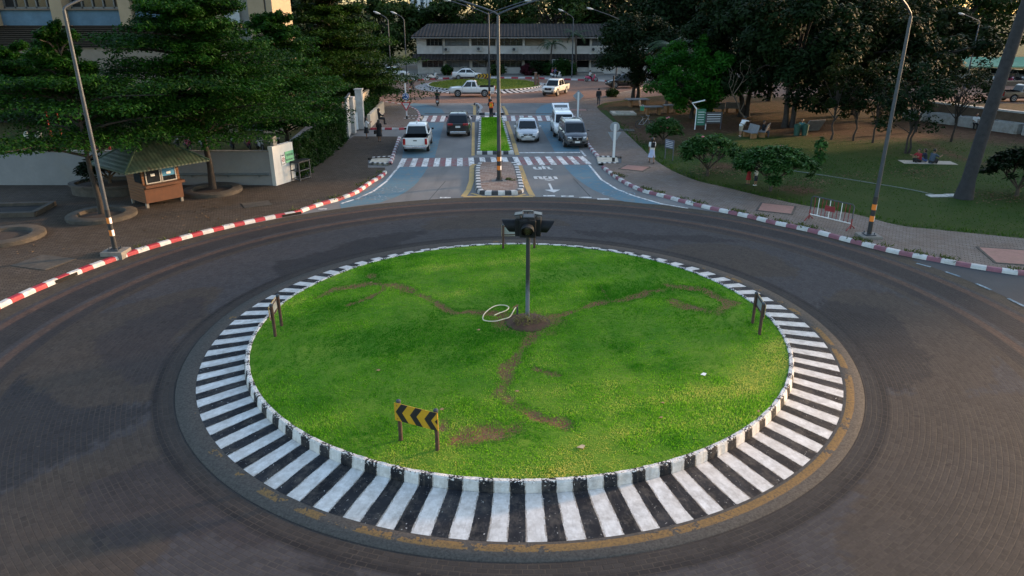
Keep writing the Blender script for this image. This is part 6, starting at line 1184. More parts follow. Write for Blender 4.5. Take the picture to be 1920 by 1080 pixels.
        mb = MB(); mb.box((s * (hw + .085), y1f - .28, belt + .09), (.17, .09, .13)); mb.build('mirror', P.get('mirror', pm), t, bevel=.035)
        mb = MB(); mb.box((s * hw * .985, (wy0 + wy1) / 2, zb + .1), (.05, wy0 - wy1 - wr * 2.5, .13)); mb.build('sill', PLAST, t, bevel=.02)
    for y_ in (wy0, wy1):
        for s in (-1, 1):
            w = thing('wheel', None, None, (s * (hw - .115), y_, wr)); w.parent = t; Mx = Matrix.Rotation(R_(90) * s, 4, 'Y')
            mb = MB(); mb.lathe([(wr * .6, -.1), (wr * .93, -.105), (wr, -.07), (wr, .07), (wr * .93, .105), (wr * .6, .1)], (0, 0, 0), 24, 0, Mx); mb.build('tyre', TYRE, w, 40)
            mb = MB(); mb.lathe([(wr * .62, .02), (wr * .62, .07), (.03, .055)], (0, 0, 0), 20, 0, Mx); mb.build('rim_gap', PLAST, w)
            mb = MB(); mb.tube([Mx @ Vector((wr * .61 * math.cos(q_), wr * .61 * math.sin(q_), .1)) for q_ in np.linspace(0, 2 * math.pi, 23)], .022, 6); mb.lathe([(.075, .06), (.07, .1), (.02, .105)], (0, 0, 0), 12, 0, Mx)
            for k in range(6): A = Mx @ Matrix.Rotation(k * 1.0472, 4, 'Z'); mb.box(A @ Vector((wr * .35, 0, .09)), (wr * .5, .06, .025), M=A)
            mb.build('rim', RIM, w, 40)
    yf, yr = st[-1][0], st[0][0]; fw = st[-1][1] * hw; rw = st[0][1] * hw
    mb = MB(); mb.box((0, yf - .035, zb + .07), (fw * 1.7, .1, .18)); mb.build('front_bumper', P.get('bump', PLAST), t, bevel=.03)
    mb = MB(); gz = P['gz']; mb.prism([(-fw * .62, yf - .08), (fw * .62, yf - .08), (fw * .55, yf + .035), (-fw * .55, yf + .035)], gz - P.get('gh', .1), gz + P.get('gh', .1)); mb.build('grille', PLAST, t, bevel=.02)
    mb = MB(); mb.box((0, yf + .045, gz + P.get('gh', .1) - .03), (fw * 1.05, .02, .035)); mb.box((0, yf + .05, gz), (.12, .02, .1)); mb.build('grille_trim', CHROME, t, bevel=.01)
    for s in (-1, 1):
        mb = MB(); A = Matrix.Rotation(s * R_(-28), 4, 'Z'); mb.box((s * fw * .84, yf - .2, gz + .05), (fw * .46, .3, P.get('hl', .15)), M=A); mb.build('headlight', HLGT, t, bevel=.04)
        mb = MB(); mb.box((s * fw * .74, yf - .03, zb + .24), (.2, .12, .1)); mb.build('fog_lamp', PLAST, t, bevel=.03)
        mb = MB(); tz = P['tz']; mb.box((s * (rw - .09), yr + .02 + P.get('tin', .04), tz), (P.get('twd', .26), .2, P.get('tht', .3))); mb.build('tail_light', TLGT, t, bevel=.04)
    mb = MB(); mb.box((0, yf + .06, zb + .26), (.36, .02, .13)); mb.build('number_plate', PLATE, t); mb = MB(); mb.box((0, yr - .055, P['pz']), (.36, .02, .14)); mb.build('number_plate', PLATE, t)
    mb = MB(); mb.box((0, yr + .03, zb + .14), (rw * 1.82, .2, .2)); mb.build('rear_bumper', P.get('rbump', PLAST), t, bevel=.04)
    if P.get('rails'):
        for s in (-1, 1): mb = MB(); mb.tube([(s * wt * .86, y0r + .05, zr - .01), (s * wt * .88, y0r + .25, zr + .05), (s * wt * .88, y1r - .45, zr + .05), (s * wt * .86, y1r - .25, zr - .01)], .025, 8); mb.build('roof_rail', CHROME, t)
    if P.get('wiper'): mb = MB(); mb.box((0, y1f - .02, belt + .02), (W * .7, .1, .02)); mb.build('wiper_cowl', PLAST, t)
    if P.get('antenna'): mb = MB(); mb.box((0, y0r + .25, zr + .04), (.04, .16, .06)); mb.build('antenna', PLAST, t, bevel=.01)
    if 'bed' in P:
        y0, y1 = P['bed']; mb = MB(); bw = W - .26; zf = belt - .42; mb.box((0, (y0 + y1) / 2, zf + .02), (bw, y1 - y0 - .02, .03)); mb.box((0, y0 + .02, zf + .22), (bw, .02, .4)); mb.box((0, y1 - .02, zf + .22), (bw, .02, .4))
        for s in (-1, 1): mb.box((s * (bw / 2 - .012), (y0 + y1) / 2, zf + .22), (.02, y1 - y0 - .06, .4))
        mb.box((0, y1 - .05, belt - .1), (bw, .02, .34)); mb.build('bed_liner', LINER, t); mb = MB(); mb.box((0, yr - .015, belt - .26), (W * .78, .03, .44)); tg = mb.build('tailgate', pm, t, bevel=.02); mb = MB(); mb.box((0, yr - .035, belt - .18), (.24, .015, .06)); mb.build('tailgate_handle', PLAST, tg)
        mb = MB()
        for s in (-1, 1): mb.box((s * (W / 2 - .07), (y0 + y1) / 2, belt + .012), (.1, y1 - y0 + .1, .03))
        mb.box((0, yr + .07, belt + .012), (W * .8, .08, .03)); mb.build('bed_rail', PLAST, t)
    if P.get('hatch'):
        mb = MB(); quadplate(mb, fq(y0f, y0r - .03, .0, .95, .92, -1)); mb.box((0, lerp(y0f, y0r, .5) - .03, .75), (W * .74, .03, .5)); mb.build('boot_opening', DARKIN, t)
        A = Matrix.Translation((0, y0r - .02, zr - .03)) @ Matrix.Rotation(R_(-14), 4, 'X'); mb = MB(); mb.box(A @ Vector((0, -.52, .02)), (W * .76, 1.05, .07), M=A); mb.box(A @ Vector((0, -1.1, -.06)), (W * .80, .3, .2), M=A); hp_ = mb.build('hatch_door', pm, t, bevel=.03); mb = MB(); mb.box(A @ Vector((0, -.48, .06)), (W * .62, .6, .02), M=A); mb.build('hatch_window', CGLASS, hp_); mb = MB(); mb.box(A @ Vector((0, -.62, -.035)), (W * .68, .85, .06), M=A); mb.build('hatch_lining', PLAST, hp_)
    return t
ST_SEDAN = [(-2.2, .72, .42, .92, .02), (-2.12, .86, .32, 1.0, .03), (-1.85, .96, .24, 1.03, .04), (-1.2, 1, .22, .97, .02), (0, 1, .22, .93, .0), (1.0, 1, .22, .93, .03), (1.65, .97, .23, .84, .05), (2.0, .9, .25, .74, .05), (2.17, .76, .3, .64, .03), (2.22, .66, .38, .56, .01)]
SEDAN = dict(L=4.44, W=1.72, H=1.48, paint=PSILV, belt=.95, wf=1.36, wb=-1.28, wr=.31, st=ST_SEDAN, cab=(1.22, .38, -.85, -1.72), win=((.02, .46), (.51, .93)), doors=(.06, .5, .88), gz=.62, gh=.07, tz=.82, pz=.72, hl=.11, chrome=1, wiper=1, bump=PSILV, rbump=PSILV)
ST_SUV = [(-2.27, .74, .5, 1.0, .02), (-2.2, .9, .34, 1.06, .02), (-1.9, .98, .27, 1.08, .02), (-1.2, 1, .26, 1.06, 0), (0, 1, .26, 1.04, 0), (1.0, 1, .26, 1.06, .03), (1.6, .98, .27, 1.0, .05), (2.05, .93, .3, .9, .06), (2.25, .8, .34, .76, .03), (2.3, .68, .42, .66, .01)]
SUV = dict(L=4.57, W=1.84, H=1.70, paint=PBLACK, belt=1.06, wf=1.42, wb=-1.33, wr=.36, st=ST_SUV, cab=(1.22, .42, -1.62, -2.16), win=((.02, .36), (.4, .70), (.74, .95)), doors=(.06, .4, .72), gz=.72, gh=.13, tz=1.0, tht=.16, twd=.42, pz=.82, hl=.14, antenna=1, wiper=1, rwt=.12, rbump=CHROME)
MPV = dict(SUV, rbump=PLAST, L=4.45, W=1.74, H=1.68, paint=PGREY, belt=1.04, wr=.34, cab=(1.36, .62, -1.75, -2.18), rails=1, tz=1.1, tht=.5, twd=.2, tw=.8)
XMPV = dict(MPV, paint=PWHITE, hatch=1, rails=0, H=1.72)
ST_PU = [(-2.56, .93, .55, 1.08, 0), (-2.53, .97, .45, 1.1, 0), (-2.3, .99, .38, 1.1, 0), (-1.2, 1, .34, 1.1, 0), (-.72, 1, .34, 1.1, 0), (0, 1, .34, 1.08, 0), (1.0, 1, .34, 1.08, .02), (1.7, .98, .35, 1.06, .05), (2.25, .94, .38, 1.01, .05), (2.5, .88, .42, .93, .03), (2.6, .8, .48, .82, .01)]
PICK = dict(L=5.2, W=1.78, H=1.76, paint=PWHITE, belt=1.1, zb=.34, wf=1.62, wb=-1.42, wr=.39, st=ST_PU, cab=(1.18, .55, -.42, -.68), win=((.03, .56), (.62, .94)), doors=(.06, .58, .93), bed=(-2.42, -.86), gz=.84, gh=.13, tz=.86, tht=.42, twd=.18, tin=-.03, pz=.56, hl=.2, rbump=CHROME, wiper=1, mirror=PLAST, antenna=1)
PICK4 = dict(PICK, cab=(1.3, .72, -.72, -.98), bed=(-2.42, -1.12), win=((.02, .5), (.55, .95)))
def at(px, py, dx=0, dy=0, z=.012): g = G(px, py); return (g[0] + dx, g[1] + dy, z)
pick_a = make_car('pickup_truck', 'white double cab pickup seen from behind, stopped at the left kerb', at(775, 289.5, .05, 2.55), R_(2.5), PICK4, 'pickup')
suv = make_car('suv', 'black suv seen from behind in the lane left of the grass median', at(856, 258, .05, 2.2), R_(2), SUV)
sedan = make_car('saloon_car', 'silver saloon facing the camera right of the grass median', at(989, 269, .0, 2.2), R_(181), SEDAN)
mpv = make_car('people_carrier', 'dark grey people carrier facing the camera on the right blue lane', at(1075, 279.5, .1, 2.2), R_(184), MPV)
xmp = make_car('people_carrier', 'white people carrier with its rear hatch raised behind the dark grey one', at(1056, 259.5, .1, 2.2), R_(181), XMPV)
pick_b = make_car('pickup_truck', 'white extended cab pickup side on in front of the far round island', at(885, 182.2, 0, .9), R_(91), PICK, 'pickup')
pick_c = make_car('pickup_truck', 'cream white pickup turning toward the camera, right of the far island', at(1037, 181, .4, 2.2), R_(157), dict(PICK4, paint=PBEIGE, rbump=PBEIGE), 'pickup')
sed_b = make_car('saloon_car', 'white saloon side on before the far long building', at(877, 148.6, 0, 0), R_(-90), dict(SEDAN, paint=PWHITE, rbump=PWHITE, bump=PWHITE))
jeep = make_car('off_roader', 'black off roader half hidden by the dark corner tree', at(1166, 166, .4, 1.), R_(97), dict(SUV, H=1.72, wr=.42, zb=.4), 'off-roader'); m = MB(); m.tube([(-.6, -.3, 1.6), (-.6, .3, 1.9), (.6, .3, 1.9), (.6, -.3, 1.6)], .04, 8); m.build('roof_rack', PLAST, jeep)
pick_d = make_car('pickup_truck', 'dull tan pickup at the right edge on the road beyond the planters', at(1925, 192, 0, 1), R_(-88), dict(PICK, paint=PTAN, rbump=PTAN), 'pickup')
CG = 'vehicles under and behind the green carport'
for src, x_, y_, rz, lb in ((sedan, 52, 103, 180, 'silver saloon under the left end of the green carport'), (xmp, 62.4, 103, 180, 'white people carrier under the green carport'), (pick_b, 67.2, 103, 172, 'white pickup under the green carport, left of the leaning palm'), (pick_c, 74.5, 103, 178, 'cream pickup under the green carport right of the palm'), (sedan, 71, 103.2, 180, 'silver saloon hidden behind the leaning palm trunk'), (mpv, 66.6, 121, 180, 'dark people carrier seen above the green carport roof'), (xmp, 69.6, 121, 180, 'white people carrier seen above the green carport roof'), (pick_b, 78.5, 121, 180, 'white pickup seen above the carport roof at far right')):
    o = dup(src, (x_, y_, .0), R_(rz), lb); o['group'] = CG
o = dup(sed_b, at(748, 147, -1, 2), R_(-92), 'white saloon glimpsed under the tall layered tree at the far left junction')

# motorbikes
MRED = M('red moped paint', (.3, .02, .025), .3, coat=.6); MBLK = M('black moped paint', (.018, .018, .02), .35, coat=.6); MWHT = M('white moped paint', (.6, .6, .6), .35, coat=.6); MPNK = M('pink moped paint', (.5, .05, .13), .35, coat=.6); SEATM = M('black vinyl seat', (.015, .015, .016), .5)
def motorbike(label, loc, rz, pm, lean=0, group=None):
    t = thing('motorbike', label, 'motorbike', loc, rz, group)
    if lean: t.rotation_euler = (0, lean, rz)
    for y_ in (-.62, .62):
        w = thing('wheel', None, None, (0, y_, .28)); w.parent = t; m = MB(); A = Matrix.Rotation(R_(90), 4, 'Y'); m.tube([A @ Vector((.24 * math.cos(a), .24 * math.sin(a), 0)) for a in np.linspace(0, 2 * math.pi, 19)], .045, 8); m.build('tyre', TYRE, w, 60); m = MB(); m.lathe([(.04, -.04), (.19, -.015), (.19, .015), (.04, .04)], (0, 0, 0), 14, 0, A); m.build('rim', RIM, w)
    m = MB(); prof = [(-.85, .07, .55, .72), (-.6, .13, .45, .78), (-.2, .14, .34, .74), (.05, .1, .28, .5), (.25, .09, .28, .46), (.38, .16, .32, .9), (.46, .15, .4, .98), (.56, .06, .55, .9)]; V = []
    for y_, w_, z0, z1 in prof: V += [(-w_ * .7, y_, z0), (w_ * .7, y_, z0), (w_, y_, (z0 + z1) / 2), (w_ * .6, y_, z1), (-w_ * .6, y_, z1), (-w_, y_, (z0 + z1) / 2)]
    m.add(V, [(i * 6 + (k + 1) % 6, i * 6 + k, (i + 1) * 6 + k, (i + 1) * 6 + (k + 1) % 6) for i in range(7) for k in range(6)] + [(0, 1, 2, 3, 4, 5), tuple(range(47, 41, -1))]); m.build('fairing', pm, t, 40)
    m = MB(); m.box((0, -.33, .79), (.25, .72, .09)); m.build('seat', SEATM, t, bevel=.03); m = MB(); m.tube([(-.34, .3, 1.0), (-.12, .42, 1.0), (0, .44, .98), (.12, .42, 1.0), (.34, .3, 1.0)], .018, 8); m.build('handlebar', DKSTEEL, t); m = MB()
    for s in (-1, 1): m.tube([(s * .09, .5, .75), (s * .09, .62, .28)], .022, 6)
    m.build('fork', STEEL, t); m = MB(); m.box((0, .58, .86), (.18, .1, .14)); m.build('headlight', HLGT, t, bevel=.03); m = MB(); m.box((0, -.87, .66), (.18, .06, .1)); m.build('tail_light', TLGT, t, bevel=.02); m = MB(); m.box((0, -.88, .5), (.2, .015, .16)); m.build('number_plate', PLATE, t); m = MB(); m.tube([(.16, -.1, .3), (.17, -.45, .33), (.17, -.85, .4)], [.03, .045, .045], 8); m.build('exhaust', STEEL, t)
    for s in (-1, 1): m = MB(); m.tube([(s * .22, .36, 1.0), (s * .28, .4, 1.15)], .01, 5); m.box((s * .29, .4, 1.19), (.11, .02, .08)); m.build('mirror', PLAST, t)
    m = MB(); m.box((0, .62, .56), (.1, .42, .02), M=Matrix.Rotation(0, 4, 'X')); m.build('mudguard', pm, t); return t
mb_a = motorbike('black and white motorbike parked at the far kerb left of the white saloon', at(811, 149.5, 0, 0), R_(-60), MWHT, .1); mb_b = motorbike('dark motorbike with a lit red tail lamp ridden away along the left lane', at(820, 199, 0, .5), R_(3), MBLK); mb_c = motorbike('dark motorbike ridden round the far junction at the left', at(772, 174, 0, .5), R_(-8), MBLK)
mb_d = motorbike('white scooter carrying two people before the palms', at(1043, 148, 0, .5), R_(-88), MWHT); mb_e = motorbike('pink scooter with a rider at the far right of the junction', at(1109, 153.5, 0, .5), R_(-92), MPNK)
MG = 'motorbikes parked behind the white wall'
for k in range(9):
    src = (mb_a, mb_b, mb_e)[k % 3]; o = dup(src, (-24.5 + k * .95 + (k > 3) * 1.2, 49.6 + .4 * (k % 2), 0), R_(200 + 7 * (k % 4)), ('first', 'second', 'third', 'fourth', 'fifth', 'sixth', 'seventh', 'eighth', 'last')[k] + (' motorbike from the left parked behind the white wall' if k < 8 else ' motorbike on the right of the row behind the white wall')); o['group'] = MG
MG2 = 'motorbikes parked before the green carport'
for k in range(14):
    src = (mb_a, mb_b, mb_e, mb_c)[k % 4]; o = dup(src, (58.6 + k * 1.35, 98.2 + .3 * (k % 2), 0), R_(168 + 9 * (k % 3)), 'parked motorbike in the long row before the green carport'); o['group'] = MG2

# ------------------------------------------------------------------ people (local +Y is the way they face)
SKIN = M('brown skin', (.26, .135, .085), .55, var=.1, scale=8); HAIR = M('black hair', (.008, .007, .007), .45, var=.3)
def cloth(name, col): return M(name, col, .85, var=.18, scale=5)
def remesh(mb, name, mat, parent, vox, smooth=3):
    o = mb.build(name, mat, parent); r = o.modifiers.new('r', 'REMESH'); r.mode = 'VOXEL'; r.voxel_size = vox; r.use_smooth_shade = True
    s_ = o.modifiers.new('s', 'SMOOTH'); s_.iterations = smooth; s_.factor = .5; evaluate(o); o.data.materials.clear(); o.data.materials.append(mat); return o
def person(label, loc, rz, h=1.65, pose='stand', top=None, bottom=None, skirt=None, hair='short', shoes=BLACKP, sleeves='short', group=None, vox=.012, female=False, hatm=None, legwear=None):
    t = thing('person', label, 'person', loc, rz, group); S = h / 1.65
    Ps = dict(stand=dict(ph=.86, lean=2, leg=((3, 4), (-2, 2)), arm=((4, 12), (-2, 14))), walk=dict(ph=.85, lean=4, leg=((20, 10), (-18, 14)), arm=((-18, 18), (18, 25))),
              sit=dict(ph=.45, lean=-2, leg=((84, 84), (82, 80)), arm=((30, 50), (35, 45))), ride=dict(ph=.80, lean=8, leg=((62, 75), (62, 75)), arm=((48, 25), (48, 25))), pillion=dict(ph=.84, lean=4, leg=((55, 85), (55, 85)), arm=((38, 55), (38, 55))),
              bend=dict(ph=.82, lean=52, leg=((4, 6), (-10, 2)), arm=((72, 10), (78, 15))), floor=dict(ph=.12, lean=12, leg=((112, 128), (108, 122)), arm=((50, 40), (58, 45))), hug=dict(ph=.86, lean=2, leg=((3, 4), (-2, 2)), arm=((28, 85), (35, 95))))[pose]
    V_ = lambda x, y, z: Vector((x * S, y * S, z * S)); pel = V_(0, 0, Ps['ph']); la = R_(Ps['lean']); up = Vector((0, math.sin(la), math.cos(la))); fw = Vector((0, math.cos(la), -math.sin(la)))
    chest = pel + up * .36 * S; neck = pel + up * .50 * S; ha = la * (.35 if pose == 'bend' else .5); hup = Vector((0, math.sin(ha), math.cos(ha))); hfw = Vector((0, math.cos(ha), -math.sin(ha))); head = neck + hup * .155 * S + hfw * .02 * S
    shw = (.165 if female else .185) * S; hpw = .085 * S; b = MB(); tp = MB(); bt = MB(); sh = MB(); rt = .1 * S
    b.capsule(pel + Vector((-.05 * S, 0, 0)), chest + Vector((-.05 * S, 0, 0)), .095 * S, .1 * S); b.capsule(pel + Vector((.05 * S, 0, 0)), chest + Vector((.05 * S, 0, 0)), .095 * S, .1 * S); b.capsule(chest - Vector((shw * .75, 0, 0)) + up * .08 * S, chest + Vector((shw * .75, 0, 0)) + up * .08 * S, .06 * S, .06 * S); b.capsule(chest + up * .05 * S, neck + up * .05 * S, .055 * S, .048 * S)
    # head: skull, jaw, nose, ears, eyes hollowed by brow and cheek volumes
    b.capsule(head - hfw * .02 * S + hup * .02 * S, head + hfw * .015 * S + hup * .02 * S, .092 * S, .086 * S, 14); b.capsule(head + hfw * .035 * S - hup * .055 * S, head + hfw * .05 * S - hup * .075 * S, .058 * S, .042 * S, 12); b.capsule(head + hfw * .095 * S + hup * .012 * S, head + hfw * .112 * S - hup * .02 * S, .008 * S, .015 * S, 8)
    for s in (-1, 1): b.capsule(head + Vector((s * .088 * S, 0, 0)) + hup * .012 * S, head + Vector((s * .09 * S, 0, 0)) - hup * .025 * S, .016 * S, .012 * S, 8)
    tp.capsule(pel - up * .03 * S + Vector((-.055 * S, 0, 0)), chest + Vector((-.06 * S, 0, 0)), .11 * S, .115 * S); tp.capsule(pel - up * .03 * S + Vector((.055 * S, 0, 0)), chest + Vector((.06 * S, 0, 0)), .11 * S, .115 * S); tp.capsule(chest - Vector((shw * .72, 0, 0)) + up * .075 * S, chest + Vector((shw * .72, 0, 0)) + up * .075 * S, .075 * S, .075 * S)
    bt.capsule(pel - Vector((.06 * S, 0, 0)), pel + Vector((.06 * S, 0, 0)), .118 * S, .118 * S)
    knees = []
    for i, s in enumerate((-1, 1)):
        a, kf = R_(Ps['leg'][i][0]), R_(Ps['leg'][i][1]); sp = (.1 if pose in ('ride', 'pillion', 'sit') else .0); hip = pel + Vector((s * hpw, 0, -.02 * S)); kd_ = Vector((s * sp, math.sin(a), -math.cos(a))); knee = hip + kd_ * .39 * S; sd_ = Vector((0, math.sin(a - kf), -math.cos(a - kf))); ank = knee + sd_ * .385 * S
        b.capsule(hip, knee, .078 * S, .052 * S); b.capsule(knee, lerp(knee, ank, .35) - Vector((0, .015 * S, 0)), .05 * S, .052 * S); b.capsule(lerp(knee, ank, .35), ank, .05 * S, .033 * S)
        fd = Vector((0, 1, 0)) if pose != 'walk' or i == 0 else Vector((0, .85, -.4)); toe = ank + fd * .14 * S - Vector((0, 0, .035 * S)); b.capsule(ank - Vector((0, .02 * S, .03 * S)), toe, .034 * S, .028 * S); sh.capsule(ank - Vector((0, .03 * S, .035 * S)), toe, .042 * S, .038 * S)
        bt.capsule(hip, knee, .096 * S, .07 * S); knees.append((hip, knee, ank))
        if legwear != 'short': bt.capsule(knee, ank, .068 * S, .055 * S)
        else: bt.capsule(hip, lerp(hip, knee, .98), .1 * S, .085 * S)
        a, ef = R_(Ps['arm'][i][0]), R_(Ps['arm'][i][1]); shd = chest + up * .085 * S + Vector((s * shw, 0, 0)); ad = Vector((s * .14, math.sin(a), -math.cos(a))).normalized(); elb = shd + ad * .27 * S; fd2 = Vector((-s * (.28 if pose in ('sit', 'floor', 'hug') else .04), math.sin(a + ef), -math.cos(a + ef))).normalized(); wr = elb + fd2 * .235 * S
        b.capsule(shd, elb, .048 * S, .038 * S); b.capsule(elb, wr, .038 * S, .026 * S); tp.capsule(shd, lerp(shd, elb, .75 if sleeves == 'short' else 1.0), .064 * S, .06 * S)
        if sleeves == 'long': tp.capsule(elb, lerp(elb, wr, .92), .055 * S, .042 * S)
        n1 = Vector((1, 0, 0)) if abs(fd2.x) < .8 else Vector((0, 1, 0)); n1 = (n1 - fd2 * n1.dot(fd2)).normalized(); n2 = fd2.cross(n1); palm_ = wr + fd2 * .05 * S
        for o_ in (-1, 1): b.capsule(wr, palm_ + n2 * o_ * .02 * S + fd2 * .03 * S, .022 * S, .02 * S, 8)
        for j, fl in enumerate((.062, .075, .07, .052)): base = palm_ + n2 * (j - 1.5) * .019 * S + fd2 * .035 * S; mid = base + (fd2 + n1 * .2 * -s).normalized() * fl * .55 * S; b.capsule(base, mid, .0105 * S, .0095 * S, 6); b.capsule(mid, mid + (fd2 + n1 * .7 * -s).normalized() * fl * .5 * S, .0095 * S, .008 * S, 6)
        th = wr + fd2 * .02 * S - n2 * .025 * S; b.capsule(th, th + (fd2 * .6 - n2 * .8).normalized() * .05 * S, .0125 * S, .01 * S, 6)
    remesh(b, 'body', SKIN, t, vox * S, 2)
    if top: remesh(tp, 'shirt', top, t, .018 * S)
    if bottom: remesh(bt, 'trousers', bottom, t, .018 * S)
    if skirt:
        m = MB(); seg = 22; l_ = .5 * S if skirt[1] == 'knee' else .38 * S; k0 = pel + up * .05 * S; kn = (knees[0][1] + knees[1][1]) / 2; ax = (kn - pel).normalized() if pose in ('sit', 'floor') else Vector((0, 0, -1)); A = ax.to_track_quat('Z', 'Y').to_matrix().to_4x4(); V = []
        for f, r_ in ((-.02, .115), (.12, .15), (.55, .17), (1., .205 if skirt[1] != 'tight' else .15)):
            for k in range(seg): a = 6.2832 * k / seg; rr = r_ * S * (1 + (.06 * f * math.sin(a * 7))); V.append(k0 + A @ Vector((rr * 1.12 * math.cos(a), rr * math.sin(a), f * l_)))
        m.add(V, [(i * seg + k, i * seg + (k + 1) % seg, (i + 1) * seg + (k + 1) % seg, (i + 1) * seg + k) for i in range(3) for k in range(seg)] + [tuple(range(seg))]); m.build('skirt', skirt[0], t, 60)
    if shoes: remesh(sh, 'shoes', shoes, t, .014 * S, 1)
    hm = MB(); hm.capsule(head - hfw * .032 * S + hup * .035 * S, head - hfw * .0 * S + hup * .05 * S, .094 * S, .085 * S, 14)
    for s in (-1, 1): hm.capsule(head - hfw * .03 * S + Vector((s * .06 * S, 0, 0)) - hup * .01 * S, head - hfw * .03 * S + Vector((s * .055 * S, 0, 0)) + hup * .05 * S, .045 * S, .05 * S)
    if hair == 'long': hm.capsule(head - hfw * .06 * S, neck - fw * .08 * S - up * .12 * S, .085 * S, .05 * S); [hm.capsule(head - hfw * .03 * S + Vector((s * .06 * S, 0, 0)), neck - fw * .05 * S + Vector((s * .06 * S, 0, 0)) - up * .08 * S, .045 * S, .03 * S) for s in (-1, 1)]
    if hair == 'bob': hm.capsule(head - hfw * .05 * S + hup * .02 * S, head - hfw * .05 * S - hup * .07 * S, .09 * S, .08 * S)
    if hatm: m = MB(); m.lathe([(.112 * S, -.02 * S), (.118 * S, .05 * S), (.09 * S, .11 * S), (.04 * S, .135 * S)], tuple(head), 16); m.build('helmet', hatm, t, 60)
    remesh(hm, 'hair', HAIR, t, .013 * S, 2)
    for s in (-1, 1):      # eyes and mouth
        pass
    e = MB()
    for s in (-1, 1): e.capsule(head + hfw * .083 * S + Vector((s * .033 * S, 0, 0)) + hup * .012 * S, head + hfw * .0835 * S + Vector((s * .034 * S, 0, 0)) + hup * .012 * S, .0085 * S, .0085 * S, 8)
    e.build('eyes', HAIR, t); e = MB(); e.capsule(head + hfw * .092 * S - hup * .062 * S - Vector((.02 * S, 0, 0)), head + hfw * .092 * S - hup * .062 * S + Vector((.02 * S, 0, 0)), .007 * S, .007 * S, 6); e.build('mouth', M('lips', (.25, .07, .06), .5), t)
    t['_c'] = tuple(chest); t['_u'] = tuple(up); t['_f'] = tuple(fw); t['_s'] = S; return t
def carry(t):
    r = Vector(t['_c']), Vector(t['_u']), Vector(t['_f']), t['_s']
    for k in ('_c', '_u', '_f', '_s'): del t[k]
    return r
CW, CB, CK = cloth('white cotton', (.66, .66, .66)), cloth('black cotton', (.013, .013, .015)), cloth('khaki cotton', (.30, .25, .18)); CSK = cloth('pale blue cotton', (.42, .48, .66)); CRED = cloth('red cotton', (.26, .015, .02)); CORG = cloth('orange vest', (.72, .1, .012)); CNAV = cloth('navy cotton', (.02, .025, .05)); CBLU = cloth('blue cotton', (.08, .13, .3)); CDG = cloth('dark grey cotton', (.04, .045, .055)); CTEA = cloth('teal cotton', (.06, .17, .17)); LIME = M('lime reflective strip', (.5, .6, .03), .4)
P_ = {}
def P(label, px, py, rz, z=.13, **k): q = person(label, (*G(px, py, z), z), R_(rz), **k); c = carry(q); return q, c
q, c = P('schoolgirl in white shirt and pale blue skirt with a black backpack on the right pavement', 1221, 306, 2, pose='walk', h=1.62, top=CW, skirt=(CSK, 'knee'), hair='bob', shoes=BLACKP, female=True, vox=.009)
m = MB(); o_ = c[0] - c[2] * .2 * c[3] - c[1] * .02; m.box(o_, (.24, .12, .32)); m.box(o_ - c[2] * .07 - c[1] * .06, (.18, .05, .16)); bp_ = m.build('backpack', CB, q, bevel=.05); m = MB()
for s in (-1, 1): m.tube(spline([o_ + Vector((s * .1, .05, .16)), c[0] + Vector((s * .11, -.02, .2)), c[0] + Vector((s * .12, .13, .08)), c[0] + Vector((s * .12, .08, -.14)), o_ + Vector((s * .12, .05, -.14))], 4), .018, 6)
m.build('strap', CB, bp_)
q, c = P('woman in a white top and dark skirt holding papers by the gate', 688, 259, -60, pose='hug', h=1.58, top=CW, skirt=(CB, 'knee'), hair='long', female=True); m = MB(); m.box(c[0] + c[2] * .22 - c[1] * .1, (.3, .05, .24)); m.build('folder', CW, q, bevel=.01)
q, c = P('woman all in black with a handbag standing on the left pavement', 712, 265.5, -15, h=1.62, top=CB, skirt=(CB, 'knee'), hair='long', female=True); m = MB(); m.box(c[0] + Vector((-.3, 0, -.52)), (.12, .3, .26)); m.tube([c[0] + Vector((-.3, -.1, -.4)), c[0] + Vector((-.28, 0, -.18)), c[0] + Vector((-.3, .1, -.4))], .012, 6); m.build('handbag', CB, q, bevel=.03)
q, c = P('woman in black sitting on the lower planter wall', 712, 231, -75, z=.78, h=1.6, pose='sit', top=CB, bottom=CB, hair='long', sleeves='long', female=True); q.location.z = .76
q, c = P('traffic marshal in an orange and lime vest standing before the small far median', 921, 222, 3, z=.012, h=1.72, pose='hug', top=CB, bottom=CB, hair='short', sleeves='long'); m = MB()
for s in (-1, 1): m.capsule(c[0] - c[1] * .3 + Vector((s * .06, 0, 0)), c[0] + c[1] * .07 + Vector((s * .065, 0, 0)), .13, .125)
ve = remesh(m, 'vest', CORG, q, .018); m = MB(); [m.box(c[0] + Vector((s * .085, -.137, -.07)), (.035, .02, .32)) for s in (-1, 1)]; m.box(c[0] + Vector((0, -.14, -.14)), (.22, .02, .045)); m.box(c[0] + Vector((0, -.14, -.0)), (.18, .018, .04)); m.build('strip', LIME, ve)
P('man in a black jacket and dark trousers walking away at the far right corner', 1122, 197, -8, pose='walk', h=1.7, top=CB, bottom=CDG, hair='short', sleeves='long')
q, c = P('rider in black on the motorbike with the red tail lamp', 820, 198.4, 3, z=.0, pose='ride', h=1.66, top=CB, bottom=CB, sleeves='long', hatm=BLK); q.location = (mb_b.location.x, mb_b.location.y - .28, .0)
q, c = P('rider in dark clothes on the motorbike at the left of the far junction', 772, 174, -8, z=0, pose='ride', h=1.66, top=CB, bottom=CNAV); q.location = (mb_c.location.x, mb_c.location.y - .28, 0)
q, c = P('scooter rider in a blue shirt before the palms', 1043, 148, -88, z=0, pose='ride', h=1.66, top=CBLU, bottom=CB); q.location = (mb_d.location.x - .22, mb_d.location.y, 0)
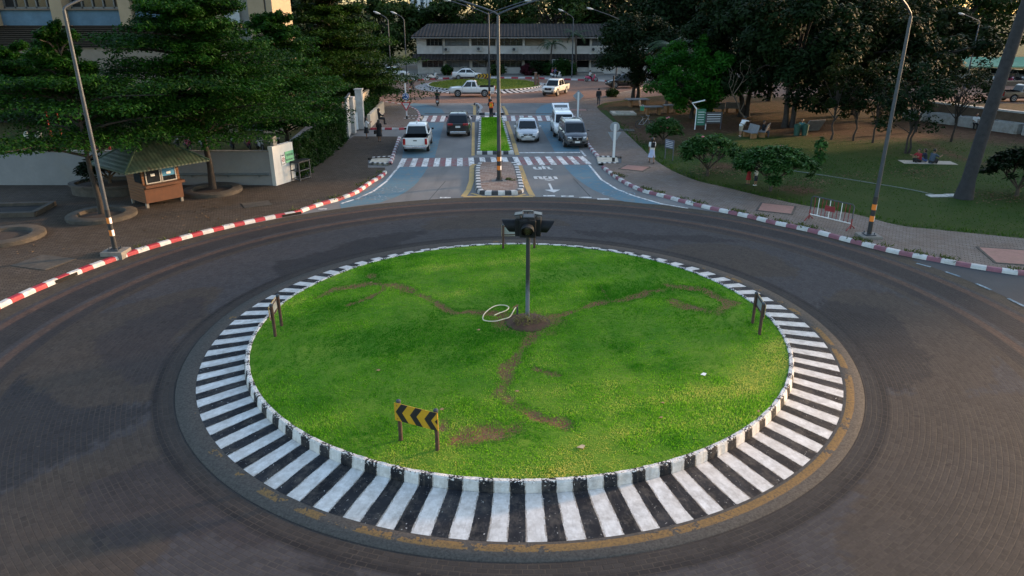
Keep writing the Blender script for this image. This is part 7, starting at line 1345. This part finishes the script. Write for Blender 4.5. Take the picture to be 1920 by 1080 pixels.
q, c = P('passenger in pink behind the rider in a blue shirt', 1040, 148, -88, z=0, pose='pillion', h=1.6, top=cloth('pink cotton', (.4, .1, .13)), bottom=CB, hair='long', female=True); q.location = (mb_d.location.x - .58, mb_d.location.y, .02)
q, c = P('rider in a white top and dark trousers on the pink scooter', 1108, 153, -92, z=0, pose='ride', h=1.62, top=CW, bottom=CB, hair='long', female=True); q.location = (mb_e.location.x - .25, mb_e.location.y, 0)
P('man in a white t-shirt and khaki shorts bending over a concrete bench', 1388, 255, -48, z=.1, pose='bend', h=1.72, top=CW, bottom=CK, legwear='short', shoes=WHITE)
P('person in dark clothes sitting on the bench right of the bending man', 1430, 256, -118, z=.1, pose='sit', h=1.65, top=CB, bottom=CDG)
P('person in a red top sitting on the ground behind the small frangipani', 1236, 248, 20, z=.1, pose='floor', h=1.62, top=CRED, bottom=CNAV)
P('small child in a red dress standing under the largest frangipani', 1402, 346, 20, z=.1, pose='hug', h=1.1, top=CRED, skirt=(CRED, 'knee'), hair='bob', female=True)
P('small child in a white top and navy shorts beside the child in red', 1416, 348, 40, z=.1, pose='stand', h=1.05, top=CW, bottom=CNAV, legwear='short', shoes=WHITE)
P('picnicker in a red top sitting at the left end of the pale mat', 1723, 304, 100, z=.13, pose='floor', h=1.6, top=CRED, bottom=CB)
P('dark haired picnicker in the middle of the pale mat', 1735, 303, 60, z=.13, pose='floor', h=1.55, top=CNAV, bottom=CBLU, hair='bob', female=True)
P('picnicker in a grey blue shirt hugging the knees at the right of the mat', 1745, 306.5, -75, z=.13, pose='floor', h=1.72, top=cloth('slate cotton', (.05, .07, .1)), bottom=CB)
P('person in a black and white top sitting by the white planters', 1826, 241, 160, z=.1, pose='sit', h=1.65, top=CW, bottom=CB)
P('person in teal by the dark green litter bins', 1501, 252, 160, z=.1, pose='sit', h=1.6, top=CTEA, bottom=CDG)
P('person in dark clothes leaning by the thin trunks right of the lamp post', 1716, 248, 120, z=.1, pose='hug', h=1.65, top=CDG, bottom=CB, sleeves='long')
